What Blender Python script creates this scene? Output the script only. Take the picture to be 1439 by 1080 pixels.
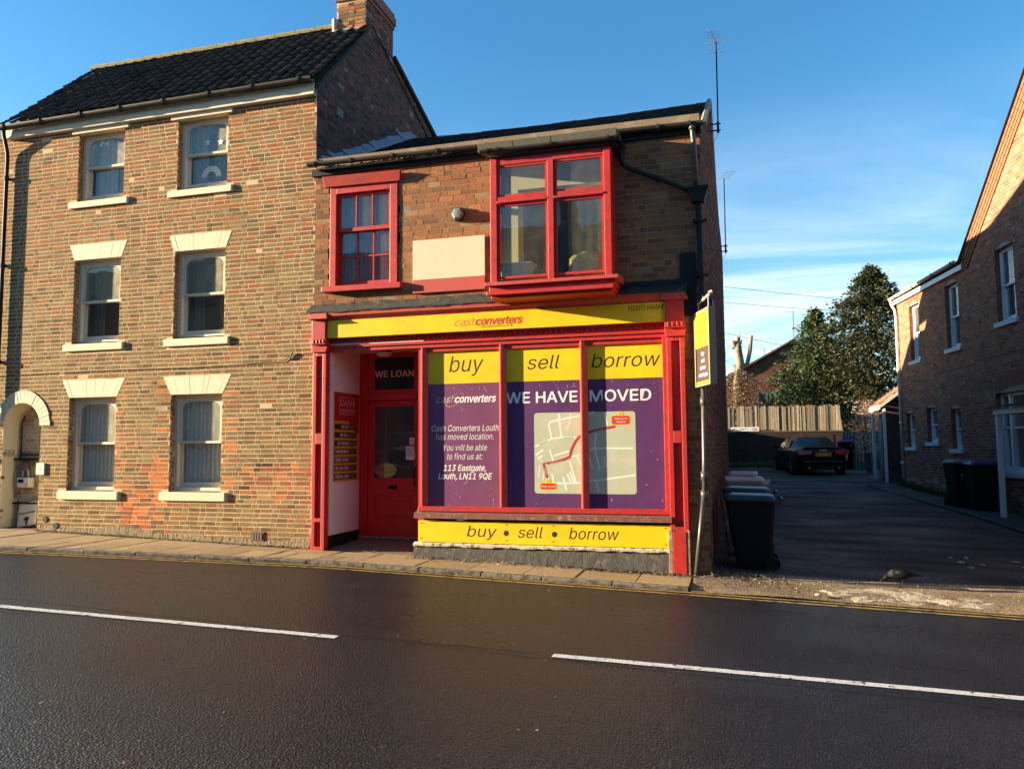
import bpy, bmesh, math, random
import numpy as np
from mathutils import Matrix, Vector

random.seed(7)
rng = np.random.default_rng(7)
for o in list(bpy.data.objects):
    bpy.data.objects.remove(o)
scene = bpy.context.scene
COL = scene.collection
rad = math.radians

# ------------------------------------------------------------------ camera
CAM = Vector((0.0, -11.2, 1.762))
yaw, pitch, roll = rad(16.02), rad(4.615), rad(-0.415)
fw = Vector((-math.sin(yaw)*math.cos(pitch), math.cos(yaw)*math.cos(pitch), math.sin(pitch)))
rt = Vector((math.cos(yaw), math.sin(yaw), 0.0))
up = rt.cross(fw)
r2 = math.cos(roll)*rt + math.sin(roll)*up
u2 = -math.sin(roll)*rt + math.cos(roll)*up
cam_data = bpy.data.cameras.new('camera')
cam = bpy.data.objects.new('camera', cam_data)
COL.objects.link(cam)
m = Matrix.Identity(4)
for i in range(3):
    m[i][0], m[i][1], m[i][2], m[i][3] = r2[i], u2[i], -fw[i], CAM[i]
cam.matrix_world = m
cam_data.sensor_width = 36.0
cam_data.lens = 1100.0/1439.0*36.0
cam_data.clip_start, cam_data.clip_end = 0.1, 2000.0
scene.camera = cam

# ------------------------------------------------------------------ light
SUN_EL, SUN_PHI = rad(10.6), rad(11.3)
EXPOSURE, SKY_STRENGTH, SUN_STRENGTH = 2.25, 0.067, 5.0
sd = Vector((math.cos(SUN_EL)*math.cos(SUN_PHI), math.cos(SUN_EL)*math.sin(SUN_PHI), -math.sin(SUN_EL)))
sl = bpy.data.lights.new('sun', 'SUN')
sl.energy, sl.angle, sl.color = SUN_STRENGTH, rad(0.5), (1.0, 0.81, 0.54)
so = bpy.data.objects.new('sun', sl)
so.rotation_euler = sd.to_track_quat('-Z', 'Y').to_euler()
so.location = (-40, -20, 30)
COL.objects.link(so)

world = bpy.data.worlds.new("World")
scene.world = world
world.use_nodes = True
wn, wl = world.node_tree.nodes, world.node_tree.links
bg = wn['Background']
sky = wn.new('ShaderNodeTexSky')
sky.sky_type = 'NISHITA'
sky.sun_disc = False
sky.sun_elevation = SUN_EL
sky.sun_rotation = math.atan2(-sd.x, -sd.y) % (2*math.pi)
sky.altitude = 50
sky.air_density, sky.dust_density, sky.ozone_density = 1.0, 0.15, 2.0
# thin cirrus laid out on a flat layer high above the place
tc = wn.new('ShaderNodeTexCoord')
sep = wn.new('ShaderNodeSeparateXYZ')
wl.new(tc.outputs['Generated'], sep.inputs[0])
def wmath(op, a, b=None, c=None):
    n = wn.new('ShaderNodeMath'); n.operation = op
    for k, v in enumerate((a, b, c)):
        if v is None: continue
        if isinstance(v, (int, float)): n.inputs[k].default_value = v
        else: wl.new(v, n.inputs[k])
    return n.outputs[0]
zz = wmath('MAXIMUM', wmath('ADD', sep.outputs['Z'], 0.06), 0.03)
px_ = wmath('DIVIDE', sep.outputs['X'], zz)
py_ = wmath('DIVIDE', sep.outputs['Y'], zz)
cmb = wn.new('ShaderNodeCombineXYZ')
wl.new(wmath('MULTIPLY', px_, 0.55), cmb.inputs[0])
wl.new(wmath('MULTIPLY', py_, 0.9), cmb.inputs[1])
cn = wn.new('ShaderNodeTexNoise'); cn.inputs['Scale'].default_value = 0.75
cn.inputs['Detail'].default_value = 7.0; cn.inputs['Roughness'].default_value = 0.58
cn.inputs['Distortion'].default_value = 0.6
wl.new(cmb.outputs[0], cn.inputs['Vector'])
cr = wn.new('ShaderNodeMapRange'); cr.interpolation_type = 'SMOOTHSTEP'
cr.inputs['From Min'].default_value, cr.inputs['From Max'].default_value = 0.40, 0.66
wl.new(cn.outputs[0], cr.inputs['Value'])
# cloud bank low down, thinning out upwards
lowr = wn.new('ShaderNodeMapRange'); lowr.interpolation_type = 'SMOOTHSTEP'
lowr.inputs['From Min'].default_value, lowr.inputs['From Max'].default_value = 0.42, 0.12
wl.new(sep.outputs['Z'], lowr.inputs['Value'])
cm = wmath('MULTIPLY', cr.outputs[0], lowr.outputs[0])
cm = wmath('MULTIPLY', cm, 0.85)
mix = wn.new('ShaderNodeMix'); mix.data_type = 'RGBA'
wl.new(cm, mix.inputs['Factor'])
hs = wn.new('ShaderNodeHueSaturation'); hs.inputs['Saturation'].default_value = 1.32
wl.new(sky.outputs[0], hs.inputs['Color'])
wl.new(hs.outputs[0], mix.inputs['A'])
mix.inputs['B'].default_value = (4.4, 4.6, 4.9, 1)
wl.new(mix.outputs['Result'], bg.inputs['Color'])
bg.inputs['Strength'].default_value = SKY_STRENGTH

scene.view_settings.view_transform = 'Standard'
scene.view_settings.look = 'None'
scene.view_settings.exposure = EXPOSURE
scene.view_settings.gamma = 1.0
scene.view_settings.use_curve_mapping = False
scene.render.engine = 'CYCLES'
try:
    scene.cycles.use_denoising = True
    scene.cycles.max_bounces = 8
    scene.cycles.transparent_max_bounces = 12
    scene.cycles.caustics_reflective = False
    scene.cycles.caustics_refractive = False
    scene.cycles.sample_clamp_indirect = 6.0
except Exception:
    pass

# ------------------------------------------------------------------ materials
MATS = {}
def mat(name, color=(0.5, 0.5, 0.5), rough=0.7, noise=0.0, nscale=8.0, bump=0.0, bscale=60.0, bdist=0.01,
        metal=0.0, spec=0.5, color2=None, c2scale=2.0, c2lo=0.5, c2hi=0.65, objcol=False, tone=False, coat=0.0,
        stretch=None, rough_noise=0.0, trans=0.0):
    """principled material; grain and wear from noise in world position"""
    if name in MATS: return MATS[name]
    M = bpy.data.materials.new(name); M.use_nodes = True
    nt = M.node_tree; n = nt.nodes; l = nt.links
    b = n['Principled BSDF']
    b.inputs['Roughness'].default_value = rough
    b.inputs['Metallic'].default_value = metal
    b.inputs['Specular IOR Level'].default_value = spec
    b.inputs['Coat Weight'].default_value = coat
    geo = n.new('ShaderNodeNewGeometry')
    pos = geo.outputs['Position']
    if stretch:
        vm = n.new('ShaderNodeVectorMath'); vm.operation = 'MULTIPLY'
        vm.inputs[1].default_value = stretch
        l.new(pos, vm.inputs[0]); pos = vm.outputs[0]
    def tex(scale, detail=4.0, ro=0.6):
        t = n.new('ShaderNodeTexNoise'); t.inputs['Scale'].default_value = scale
        t.inputs['Detail'].default_value = detail; t.inputs['Roughness'].default_value = ro
        l.new(pos, t.inputs['Vector']); return t.outputs[0]
    def mixc(f, a, bcol, typ='MIX'):
        x = n.new('ShaderNodeMix'); x.data_type = 'RGBA'; x.blend_type = typ
        if isinstance(f, float): x.inputs['Factor'].default_value = f
        else: l.new(f, x.inputs['Factor'])
        for key, v in (('A', a), ('B', bcol)):
            if isinstance(v, tuple): x.inputs[key].default_value = (*v[:3], 1)
            else: l.new(v, x.inputs[key])
        return x.outputs['Result']
    col = None
    if tone or objcol:
        oi = n.new('ShaderNodeObjectInfo')
        col = oi.outputs['Color']
        if tone:
            at = n.new('ShaderNodeAttribute'); at.attribute_name = 'tone'
            col = mixc(1.0, col, at.outputs['Color'], 'ADD')
    base = tuple(color)
    cur = col if col is not None else base
    if color2 is not None:
        r = n.new('ShaderNodeMapRange'); r.interpolation_type = 'SMOOTHSTEP'
        r.inputs['From Min'].default_value = c2lo; r.inputs['From Max'].default_value = c2hi
        l.new(tex(c2scale, 6.0, 0.65), r.inputs['Value'])
        cur = mixc(r.outputs[0], cur, tuple(color2))
    if noise > 0:
        r = n.new('ShaderNodeMapRange')
        r.inputs['From Min'].default_value = 0.25; r.inputs['From Max'].default_value = 0.75
        r.inputs['To Min'].default_value = 1.0-noise; r.inputs['To Max'].default_value = 1.0+noise
        l.new(tex(nscale, 5.0, 0.7), r.inputs['Value'])
        vm = n.new('ShaderNodeVectorMath'); vm.operation = 'SCALE'
        if isinstance(cur, tuple): vm.inputs[0].default_value = cur[:3]
        else: l.new(cur, vm.inputs[0])
        l.new(r.outputs[0], vm.inputs['Scale'])
        cur = vm.outputs[0]
    if isinstance(cur, tuple): b.inputs['Base Color'].default_value = (*cur[:3], 1)
    else: l.new(cur, b.inputs['Base Color'])
    if rough_noise > 0:
        r = n.new('ShaderNodeMapRange')
        r.inputs['From Min'].default_value = 0.3; r.inputs['From Max'].default_value = 0.7
        r.inputs['To Min'].default_value = max(0.03, rough-rough_noise); r.inputs['To Max'].default_value = min(1, rough+rough_noise)
        l.new(tex(3.0, 4.0), r.inputs['Value']); l.new(r.outputs[0], b.inputs['Roughness'])
    if bump > 0:
        bp = n.new('ShaderNodeBump'); bp.inputs['Strength'].default_value = bump
        bp.inputs['Distance'].default_value = bdist
        l.new(tex(bscale, 4.0, 0.65), bp.inputs['Height'])
        l.new(bp.outputs[0], b.inputs['Normal'])
    if trans > 0:
        out = n['Material Output']
        tr = n.new('ShaderNodeBsdfTranslucent')
        if isinstance(cur, tuple): tr.inputs['Color'].default_value = (*cur[:3], 1)
        else: l.new(cur, tr.inputs['Color'])
        ms = n.new('ShaderNodeMixShader'); ms.inputs[0].default_value = trans
        l.new(b.outputs[0], ms.inputs[1]); l.new(tr.outputs[0], ms.inputs[2]); l.new(ms.outputs[0], out.inputs[0])
    MATS[name] = M
    return M

def glass_mat(name, dirt=0.1, dirtcol=(0.6, 0.58, 0.5), tint=(0.9, 0.93, 0.92), refl=1.0, rough=0.02, haze=0.0):
    M = bpy.data.materials.new(name); M.use_nodes = True
    n = M.node_tree.nodes; l = M.node_tree.links
    n.remove(n['Principled BSDF'])
    out = n['Material Output']
    tr = n.new('ShaderNodeBsdfTransparent'); tr.inputs[0].default_value = (*tint, 1)
    gl = n.new('ShaderNodeBsdfGlossy'); gl.inputs['Roughness'].default_value = rough
    gl.inputs['Color'].default_value = (1, 1, 1, 1)
    # Schlick reflectance, the same from either face of the sheet
    fr = n.new('ShaderNodeLayerWeight'); fr.inputs['Blend'].default_value = 0.5
    pw = n.new('ShaderNodeMath'); pw.operation = 'POWER'; pw.inputs[1].default_value = 5.0
    l.new(fr.outputs['Facing'], pw.inputs[0])
    mm = n.new('ShaderNodeMath'); mm.operation = 'MULTIPLY_ADD'; mm.inputs[1].default_value = 0.95*refl; mm.inputs[2].default_value = 0.045*refl; mm.use_clamp = True
    l.new(pw.outputs[0], mm.inputs[0])
    m1 = n.new('ShaderNodeMixShader'); l.new(mm.outputs[0], m1.inputs[0]); l.new(tr.outputs[0], m1.inputs[1]); l.new(gl.outputs[0], m1.inputs[2])
    dd = n.new('ShaderNodeBsdfDiffuse'); dd.inputs[0].default_value = (*dirtcol, 1)
    dg = n.new('ShaderNodeBsdfGlossy'); dg.inputs[0].default_value = (*[min(1, c*1.4) for c in dirtcol], 1); dg.inputs['Roughness'].default_value = 0.62
    df = n.new('ShaderNodeMixShader'); df.inputs[0].default_value = haze
    l.new(dd.outputs[0], df.inputs[1]); l.new(dg.outputs[0], df.inputs[2])
    nz = n.new('ShaderNodeTexNoise'); nz.inputs['Scale'].default_value = 7.0; nz.inputs['Detail'].default_value = 5.0
    geo = n.new('ShaderNodeNewGeometry'); l.new(geo.outputs['Position'], nz.inputs['Vector'])
    # old panes are never quite flat
    nw = n.new('ShaderNodeTexNoise'); nw.inputs['Scale'].default_value = 2.2; nw.inputs['Detail'].default_value = 1.0
    l.new(geo.outputs['Position'], nw.inputs['Vector'])
    bp = n.new('ShaderNodeBump'); bp.inputs['Strength'].default_value = 0.10; bp.inputs['Distance'].default_value = 0.02
    l.new(nw.outputs[0], bp.inputs['Height']); l.new(bp.outputs[0], gl.inputs['Normal'])
    mr = n.new('ShaderNodeMapRange'); mr.inputs['From Min'].default_value = 0.3; mr.inputs['From Max'].default_value = 0.7
    mr.inputs['To Min'].default_value = dirt*0.6; mr.inputs['To Max'].default_value = dirt*1.4
    l.new(nz.outputs[0], mr.inputs['Value'])
    m2 = n.new('ShaderNodeMixShader'); l.new(mr.outputs[0], m2.inputs[0]); l.new(m1.outputs[0], m2.inputs[1]); l.new(df.outputs[0], m2.inputs[2])
    l.new(m2.outputs[0], out.inputs[0])
    return M

M_BRICK = mat('brick_clay', tone=True, rough=0.9, noise=0.45, nscale=38, bump=0.7, bscale=85, bdist=0.006, spec=0.12, color2=(0.055, 0.040, 0.028), c2scale=26, c2lo=0.585, c2hi=0.70)
M_MORT_L = mat('mortar_pale_lime', (0.58, 0.445, 0.265), 0.95, 0.3, 30, 0.5, 100, 0.005, spec=0.1, color2=(0.30, 0.22, 0.12), c2scale=1.3, c2lo=0.5, c2hi=0.75)
M_MORT_S = mat('mortar_sooty', (0.25, 0.185, 0.125), 0.95, 0.25, 30, 0.5, 120, 0.005, spec=0.1, color2=(0.34, 0.27, 0.2), c2scale=2.0)
M_MORT_R = mat('mortar_tan', (0.36, 0.29, 0.225), 0.95, 0.2, 30, 0.4, 120, 0.005, spec=0.1)
M_CREAM = mat('cream_masonry_paint', (0.68, 0.59, 0.41), 0.75, 0.07, 25, 0.25, 90, 0.004, color2=(0.60, 0.51, 0.35), c2scale=5, c2lo=0.58, c2hi=0.8)
M_CREAMW = mat('cream_timber_paint', (0.62, 0.56, 0.43), 0.6, 0.06, 20, 0.12, 90, 0.003)
M_WHITE = mat('white_timber_paint', (0.72, 0.72, 0.70), 0.45, 0.05, 20, 0.08, 80, 0.003)
M_LOBBY = mat('lobby_white_paint', (0.62, 0.60, 0.585), 0.5, 0.05, 8, 0.05, 30, 0.003, color2=(0.45, 0.42, 0.41), c2scale=3, c2lo=0.55, c2hi=0.8)
M_RED = mat('red_gloss_paint', (0.43, 0.019, 0.015), 0.48, 0.28, 9, 0.35, 55, 0.005, color2=(0.31, 0.032, 0.025), c2scale=4, c2lo=0.45, c2hi=0.7)
M_REDDK = mat('deep_red_gloss_paint', (0.47, 0.010, 0.010), 0.4, 0.14, 12, 0.15, 70, 0.004)
M_REDOLD = mat('red_weathered_paint', (0.42, 0.05, 0.04), 0.6, 0.2, 20, 0.4, 60, 0.006, color2=(0.28, 0.17, 0.11), c2scale=9, c2lo=0.56, c2hi=0.68)
M_WOODOLD = mat('bare_weathered_wood', (0.25, 0.16, 0.11), 0.85, 0.3, 18, 0.5, 50, 0.006, color2=(0.40, 0.33, 0.24), c2scale=14, c2lo=0.5, c2hi=0.65)
M_YELLOW = mat('yellow_sign_vinyl', (0.78, 0.51, 0.006), 0.5, 0.10, 5, 0.06, 20, 0.003, spec=0.35, color2=(0.62, 0.40, 0.012), c2scale=2.2, c2lo=0.5, c2hi=0.8)
M_PURPLE = mat('purple_sign_vinyl', (0.085, 0.031, 0.115), 0.38, 0.10, 3, 0.03, 12, 0.002, color2=(0.11, 0.040, 0.12), c2scale=1.1, c2lo=0.4, c2hi=0.7, spec=0.35)
M_PURPLE1 = mat('purple_sign_vinyl_faded', (0.17, 0.056, 0.125), 0.38, 0.10, 3, 0.03, 12, 0.002, color2=(0.16, 0.05, 0.13), c2scale=1.3, c2lo=0.4, c2hi=0.7, spec=0.35)
M_BLACK = mat('black_print', (0.015, 0.013, 0.012), 0.5)
M_WHITEP = mat('white_print', (0.75, 0.73, 0.70), 0.5)
M_LILACP = mat('pale_lilac_print', (0.55, 0.45, 0.55), 0.5)
M_REDP = mat('red_print', (0.50, 0.03, 0.02), 0.5)
M_BROWNP = mat('brown_orange_print', (0.45, 0.10, 0.01), 0.5)
M_MAPBG = mat('map_paper', (0.42, 0.45, 0.33), 0.5, 0.06, 3, color2=(0.50, 0.46, 0.34), c2scale=1.5)
M_MAPRD = mat('map_road_print', (0.66, 0.70, 0.62), 0.5)
M_GUTTER = mat('grey_plastic_gutter', (0.032, 0.028, 0.024), 0.6, 0.2, 10, color2=(0.06, 0.05, 0.036), c2scale=4, spec=.3)
M_PIPEBLK = mat('black_painted_iron', (0.016, 0.017, 0.020), 0.6, 0.2, 15, 0.15, 60, 0.003, spec=0.2)
M_PIPEGRY = mat('bleached_grey_pipe', (0.055, 0.050, 0.043), 0.42, 0.25, 12, color2=(0.13, 0.11, 0.085), c2scale=5, c2lo=.52, c2hi=.7, spec=.45)
M_LEAD = mat('grey_lead_flashing', (0.22, 0.24, 0.27), 0.55, 0.2, 10, 0.4, 25, 0.01)
M_TAR = mat('tarred_felt', (0.022, 0.021, 0.019), 0.9, 0.3, 25, 0.6, 60, 0.01, color2=(0.07, 0.066, 0.05), c2scale=7, c2lo=0.52, c2hi=0.72)
M_TILE = mat('dark_concrete_tile', tone=True, rough=0.85, noise=0.3, nscale=25, bump=0.5, bscale=60, bdist=0.006, spec=0.08, color2=(0.075, 0.062, 0.035), c2scale=5, c2lo=.58, c2hi=.75)
M_MOSS = mat('moss', (0.075, 0.07, 0.02), 0.95, 0.4, 20, 0.8, 60, 0.02, color2=(0.17, 0.14, 0.05), c2scale=8)
M_RIDGE = mat('mossy_ridge_tile', (0.20, 0.17, 0.10), 0.95, 0.3, 20, 0.7, 60, 0.015, color2=(0.17, 0.15, 0.03), c2scale=6, c2lo=0.45, c2hi=0.6)
M_GREENWD = mat('algae_covered_board', (0.085, 0.08, 0.05), 0.85, 0.25, 14, 0.3, 50, 0.006)
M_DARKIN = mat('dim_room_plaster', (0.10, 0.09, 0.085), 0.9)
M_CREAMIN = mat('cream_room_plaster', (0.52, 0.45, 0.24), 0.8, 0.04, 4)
M_CURT = mat('grey_blue_curtain', (0.34, 0.36, 0.42), 0.9, 0.12, 14, trans=0.35)
M_NETB = mat('blue_grey_net_curtain', (.80, .82, .87), 0.9, 0.12, 14, trans=0.3)
M_NET = mat('white_net_curtain', (0.62, 0.62, 0.64), 0.9, 0.1, 20, trans=0.4)
M_CURTD = mat('slate_curtain', (0.10, 0.12, 0.13), 0.9, 0.12, 14, trans=0.2)
M_CURTM = mat('mauve_curtain', (0.40, 0.36, 0.38), 0.9, 0.12, 14, trans=0.3)
M_GLASS = glass_mat('window_glass', 0.04, refl=1.0)
M_GLASSD = glass_mat('grimy_window_glass', 0.10, (0.68, 0.62, 0.48), haze=0.75, refl=1.0)
M_GLASSB = glass_mat('bay_window_glass', 0.05, (0.5, 0.5, 0.42), refl=1.0)
M_GLASSDOOR = glass_mat('door_glass', 0.06, (0.4, 0.4, 0.4), refl=1.0)
M_ROADPAINT = mat('white_road_paint', (0.60, 0.60, 0.58), 0.6, 0.25, 40, 0.6, 80, 0.012, color2=(0.05, 0.048, 0.045), c2scale=16, c2lo=0.54, c2hi=0.66)
M_YELPAINT = mat('yellow_road_paint', (0.42, 0.27, 0.05), 0.7, 0.2, 30, 0.4, 90, 0.01, color2=(0.07, 0.06, 0.05), c2scale=9, c2lo=0.48, c2hi=0.62)
M_FLAG = mat('york_stone_flag', (0.27, 0.205, 0.125), 0.85, 0.22, 22, 0.6, 70, 0.008, objcol=False, color2=(0.22, 0.155, 0.085), c2scale=2.5, c2lo=0.5, c2hi=0.75, tone=True)
M_KERB = mat('granite_kerb', (0.17, 0.14, 0.11), 0.9, 0.6, 45, 0.9, 70, 0.012, color2=(0.05, 0.043, 0.036), c2scale=9, c2lo=.42, c2hi=.6)
M_JOINT = mat('dirt_joint', (0.085, 0.065, 0.04), 0.95, 0.3, 30, 0.5, 60, 0.01)
M_PLINTH = mat('dark_plinth_render', (0.075, 0.07, 0.062), 0.85, 0.35, 18, 0.6, 45, 0.01, color2=(0.16, 0.14, 0.11), c2scale=9, c2lo=0.56, c2hi=0.72)
M_SLURRY = mat('crumbling_mortar_slurry', (0.22, 0.165, 0.10), 0.95, 0.45, 22, 0.9, 40, 0.02, color2=(0.11, 0.08, 0.05), c2scale=7, c2lo=0.5, c2hi=0.68)
M_TEAL = mat('teal_fence_paint', (0.02, 0.085, 0.105), 0.7, 0.25, 12, 0.3, 40, 0.006, stretch=(1, 1, 0.15))
M_BARK = mat('pale_bark', (0.26, 0.20, 0.13), 0.95, 0.35, 14, 0.8, 30, 0.02, color2=(0.13, 0.10, 0.07), c2scale=4)
M_TRUNK = mat('dark_bark', (0.07, 0.05, 0.035), 0.95, 0.35, 14, 0.8, 30, 0.02)
M_DEAD = mat('dead_leaves', tone=True, rough=0.9, noise=0.2, nscale=6, trans=0.25)
M_LEAF = mat('conifer_fronds', tone=True, rough=0.7, noise=0.2, nscale=3, trans=0.2, spec=0.3)
M_WEED = mat('weeds_and_grass', tone=True, rough=0.8, noise=0.2, nscale=6, trans=0.25)
M_PEBBLE = mat('gravel_stones', tone=True, rough=0.85, noise=0.2, nscale=50, spec=0.3)
M_PLANK = mat('weathered_fence_plank', tone=True, rough=0.9, noise=0.3, nscale=9, bump=0.4, bscale=30, bdist=0.006, stretch=(3, 3, 0.3))
M_CHROME = mat('dull_metal', (0.45, 0.45, 0.45), 0.35, metal=0.9)
M_DARKPL = mat('black_plastic', (0.010, 0.010, 0.011), 0.6, spec=0.18)
M_STONEW = mat('painted_stone_white', (0.60, 0.60, 0.59), 0.7, 0.08, 20, 0.2, 60, 0.005)
M_STONEG = mat('pale_grey_stone', (0.27, 0.26, 0.25), 0.8, 0.3, 25, 0.4, 40, 0.006)
M_CONC = mat('pale_concrete_patch', (0.47, 0.39, 0.28), 0.85, 0.4, 14, 0.9, 30, 0.02, color2=(0.15, 0.105, 0.06), c2scale=4.6, c2lo=0.46, c2hi=0.60)

def asphalt(name, base, rough, aggregate, patch, wet, bstr, seed, big=0.55, und=0.0):
    M = bpy.data.materials.new(name); M.use_nodes = True
    n = M.node_tree.nodes; l = M.node_tree.links
    b = n['Principled BSDF']
    geo = n.new('ShaderNodeNewGeometry')
    vo = n.new('ShaderNodeTexVoronoi'); vo.inputs['Scale'].default_value = aggregate
    l.new(geo.outputs['Position'], vo.inputs['Vector'])
    nz = n.new('ShaderNodeTexNoise'); nz.inputs['Scale'].default_value = 45; nz.inputs['Detail'].default_value = 5
    l.new(geo.outputs['Position'], nz.inputs['Vector'])
    bigs = big; big = n.new('ShaderNodeTexNoise'); big.inputs['Scale'].default_value = bigs; big.inputs['Detail'].default_value = 6
    vm = n.new('ShaderNodeVectorMath'); vm.operation = 'MULTIPLY'; vm.inputs[1].default_value = (0.45, 1.3, 1)
    l.new(geo.outputs['Position'], vm.inputs[0]); l.new(vm.outputs[0], big.inputs['Vector'])
    ramp = n.new('ShaderNodeMapRange'); ramp.inputs['From Min'].default_value = 0.35; ramp.inputs['From Max'].default_value = 0.68
    ramp.inputs['To Min'].default_value = 0; ramp.inputs['To Max'].default_value = 1
    l.new(big.outputs[0], ramp.inputs['Value'])
    mx = n.new('ShaderNodeMix'); mx.data_type = 'RGBA'
    mx.inputs['A'].default_value = (*base, 1); mx.inputs['B'].default_value = (*patch, 1)
    l.new(ramp.outputs[0], mx.inputs['Factor'])
    # each chip of aggregate has its own grey
    hsv = n.new('ShaderNodeSeparateColor'); l.new(vo.outputs['Color'], hsv.inputs[0])
    mr = n.new('ShaderNodeMapRange'); mr.inputs['To Min'].default_value = 0.25; mr.inputs['To Max'].default_value = 2.4
    l.new(hsv.outputs[0], mr.inputs['Value'])
    sc = n.new('ShaderNodeVectorMath'); sc.operation = 'SCALE'
    l.new(mx.outputs['Result'], sc.inputs[0]); l.new(mr.outputs[0], sc.inputs['Scale'])
    l.new(sc.outputs[0], b.inputs['Base Color'])
    rr = n.new('ShaderNodeMapRange'); rr.inputs['From Min'].default_value = 0.3; rr.inputs['From Max'].default_value = 0.7
    rr.inputs['To Min'].default_value = rough-wet; rr.inputs['To Max'].default_value = rough+wet
    l.new(big.outputs[0], rr.inputs['Value']); l.new(rr.outputs[0], b.inputs['Roughness'])
    b.inputs['Specular IOR Level'].default_value = 0.5
    ad = n.new('ShaderNodeMath'); ad.operation = 'ADD'
    l.new(vo.outputs['Distance'], ad.inputs[0]); l.new(nz.outputs[0], ad.inputs[1])
    bp = n.new('ShaderNodeBump'); bp.inputs['Strength'].default_value = bstr; bp.inputs['Distance'].default_value = 0.012
    l.new(ad.outputs[0], bp.inputs['Height']); l.new(bp.outputs[0], b.inputs['Normal'])
    if und > 0:
        un = n.new('ShaderNodeTexNoise'); un.inputs['Scale'].default_value = 2.6; un.inputs['Detail'].default_value = 7; un.inputs['Roughness'].default_value = 0.62
        l.new(geo.outputs['Position'], un.inputs['Vector'])
        b2 = n.new('ShaderNodeBump'); b2.inputs['Strength'].default_value = 1.0; b2.inputs['Distance'].default_value = und
        l.new(un.outputs[0], b2.inputs['Height']); l.new(b2.outputs[0], bp.inputs['Normal'])
    return M
M_ROAD = asphalt('damp_road_asphalt', (0.0055, 0.0066, 0.0082), 0.31, 60, (0.011, 0.0118, 0.0128), 0.09, 1.0, 1)
M_ALLEY = asphalt('worn_alley_tarmac', (0.052, 0.044, 0.037), 0.76, 50, (0.0095, 0.0085, 0.0075), 0.22, 1.0, 2, big=1.2, und=.009)
M_EARTH = asphalt('gritty_earth', (0.23, 0.165, 0.085), 0.9, 80, (0.10, 0.075, 0.045), 0.04, 0.8, 3)
M_GROUND = mat('plain_earth', (0.09, 0.08, 0.05), 0.95, 0.3, 3, 0.5, 20, 0.02)

# ------------------------------------------------------------------ object helpers
WM = {}
def empty(name, loc, label, cat, group=None, rotz=0.0):
    o = bpy.data.objects.new(name, None); COL.objects.link(o)
    o.location = loc; o.rotation_euler = (0, 0, rotz)
    o.empty_display_size = 0.3
    o['label'] = label; o['category'] = cat
    if group: o['group'] = group
    WM[o.name] = Matrix.Translation(Vector(loc)) @ Matrix.Rotation(rotz, 4, 'Z')
    return o
def tag(o, label, cat, group=None):
    o['label'] = label; o['category'] = cat
    if group: o['group'] = group
    return o

class MB:
    def __init__(s): s.v = []; s.f = []; s.t = []; s.cur = (0.5, 0.5, 0.5)
    def add(s, vs, fs):
        k = len(s.v); s.v.extend(tuple(p) for p in vs); s.t.extend([s.cur]*len(vs))
        s.f.extend(tuple(i+k for i in f) for f in fs); return s
    BF = [(0, 3, 2, 1), (4, 5, 6, 7), (0, 1, 5, 4), (1, 2, 6, 5), (2, 3, 7, 6), (3, 0, 4, 7)]
    def box(s, x0, x1, y0, y1, z0, z1):
        return s.add([(x0, y0, z0), (x1, y0, z0), (x1, y1, z0), (x0, y1, z0), (x0, y0, z1), (x1, y0, z1), (x1, y1, z1), (x0, y1, z1)], s.BF)
    def hexa(s, pts): return s.add(pts, s.BF)
    def poly(s, pts): return s.add(pts, [tuple(range(len(pts)))])
    def prism(s, pts2, mp, d0, d1):
        n = len(pts2)
        vs = [mp(a, b, d0) for a, b in pts2]+[mp(a, b, d1) for a, b in pts2]
        fs = [tuple(range(n))[::-1], tuple(range(n, 2*n))]+[(i, (i+1) % n, n+(i+1) % n, n+i) for i in range(n)]
        return s.add(vs, fs)
    def tube(s, pts, r, n=8, caps=True):
        pts = [Vector(p) for p in pts]; rs = r if isinstance(r, (list, tuple)) else [r]*len(pts)
        vs = []; prev = None
        for i, p in enumerate(pts):
            d = (pts[min(i+1, len(pts)-1)]-pts[max(i-1, 0)]).normalized()
            if prev is None:
                a = d.orthogonal().normalized()
            else:
                a = (prev-d*prev.dot(d))
                a = a.normalized() if a.length > 1e-6 else d.orthogonal().normalized()
            prev = a; b = d.cross(a)
            for k in range(n):
                an = 2*math.pi*k/n
                vs.append(p+rs[i]*(math.cos(an)*a+math.sin(an)*b))
        fs = []
        for i in range(len(pts)-1):
            for k in range(n):
                fs.append((i*n+k, i*n+(k+1) % n, (i+1)*n+(k+1) % n, (i+1)*n+k))
        if caps:
            fs.append(tuple(range(n))[::-1]); fs.append(tuple((len(pts)-1)*n+k for k in range(n)))
        return s.add(vs, fs)
    def loft(s, rings, caps=True):
        n = len(rings[0]); vs = [p for r in rings for p in r]; fs = []
        for i in range(len(rings)-1):
            for k in range(n):
                fs.append((i*n+k, i*n+(k+1) % n, (i+1)*n+(k+1) % n, (i+1)*n+k))
        if caps:
            fs.append(tuple(range(n))[::-1]); fs.append(tuple((len(rings)-1)*n+k for k in range(n)))
        return s.add(vs, fs)
    def disc(s, c, ax, r, n=16, thick=0.01):
        ax = Vector(ax).normalized(); return s.tube([Vector(c)-ax*thick/2, Vector(c)+ax*thick/2], r, n)

def mesh_of(name, mb, tone=False):
    me = bpy.data.meshes.new(name)
    me.from_pydata([tuple(v) for v in mb.v], [], mb.f)
    if tone:
        a = me.attributes.new('tone', 'FLOAT_COLOR', 'POINT')
        arr = np.ones((len(mb.v), 4), dtype=np.float32)
        arr[:, :3] = np.array(mb.t, dtype=np.float32)[:, :3]
        a.data.foreach_set('color', arr.ravel())
    me.update()
    return me

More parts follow.
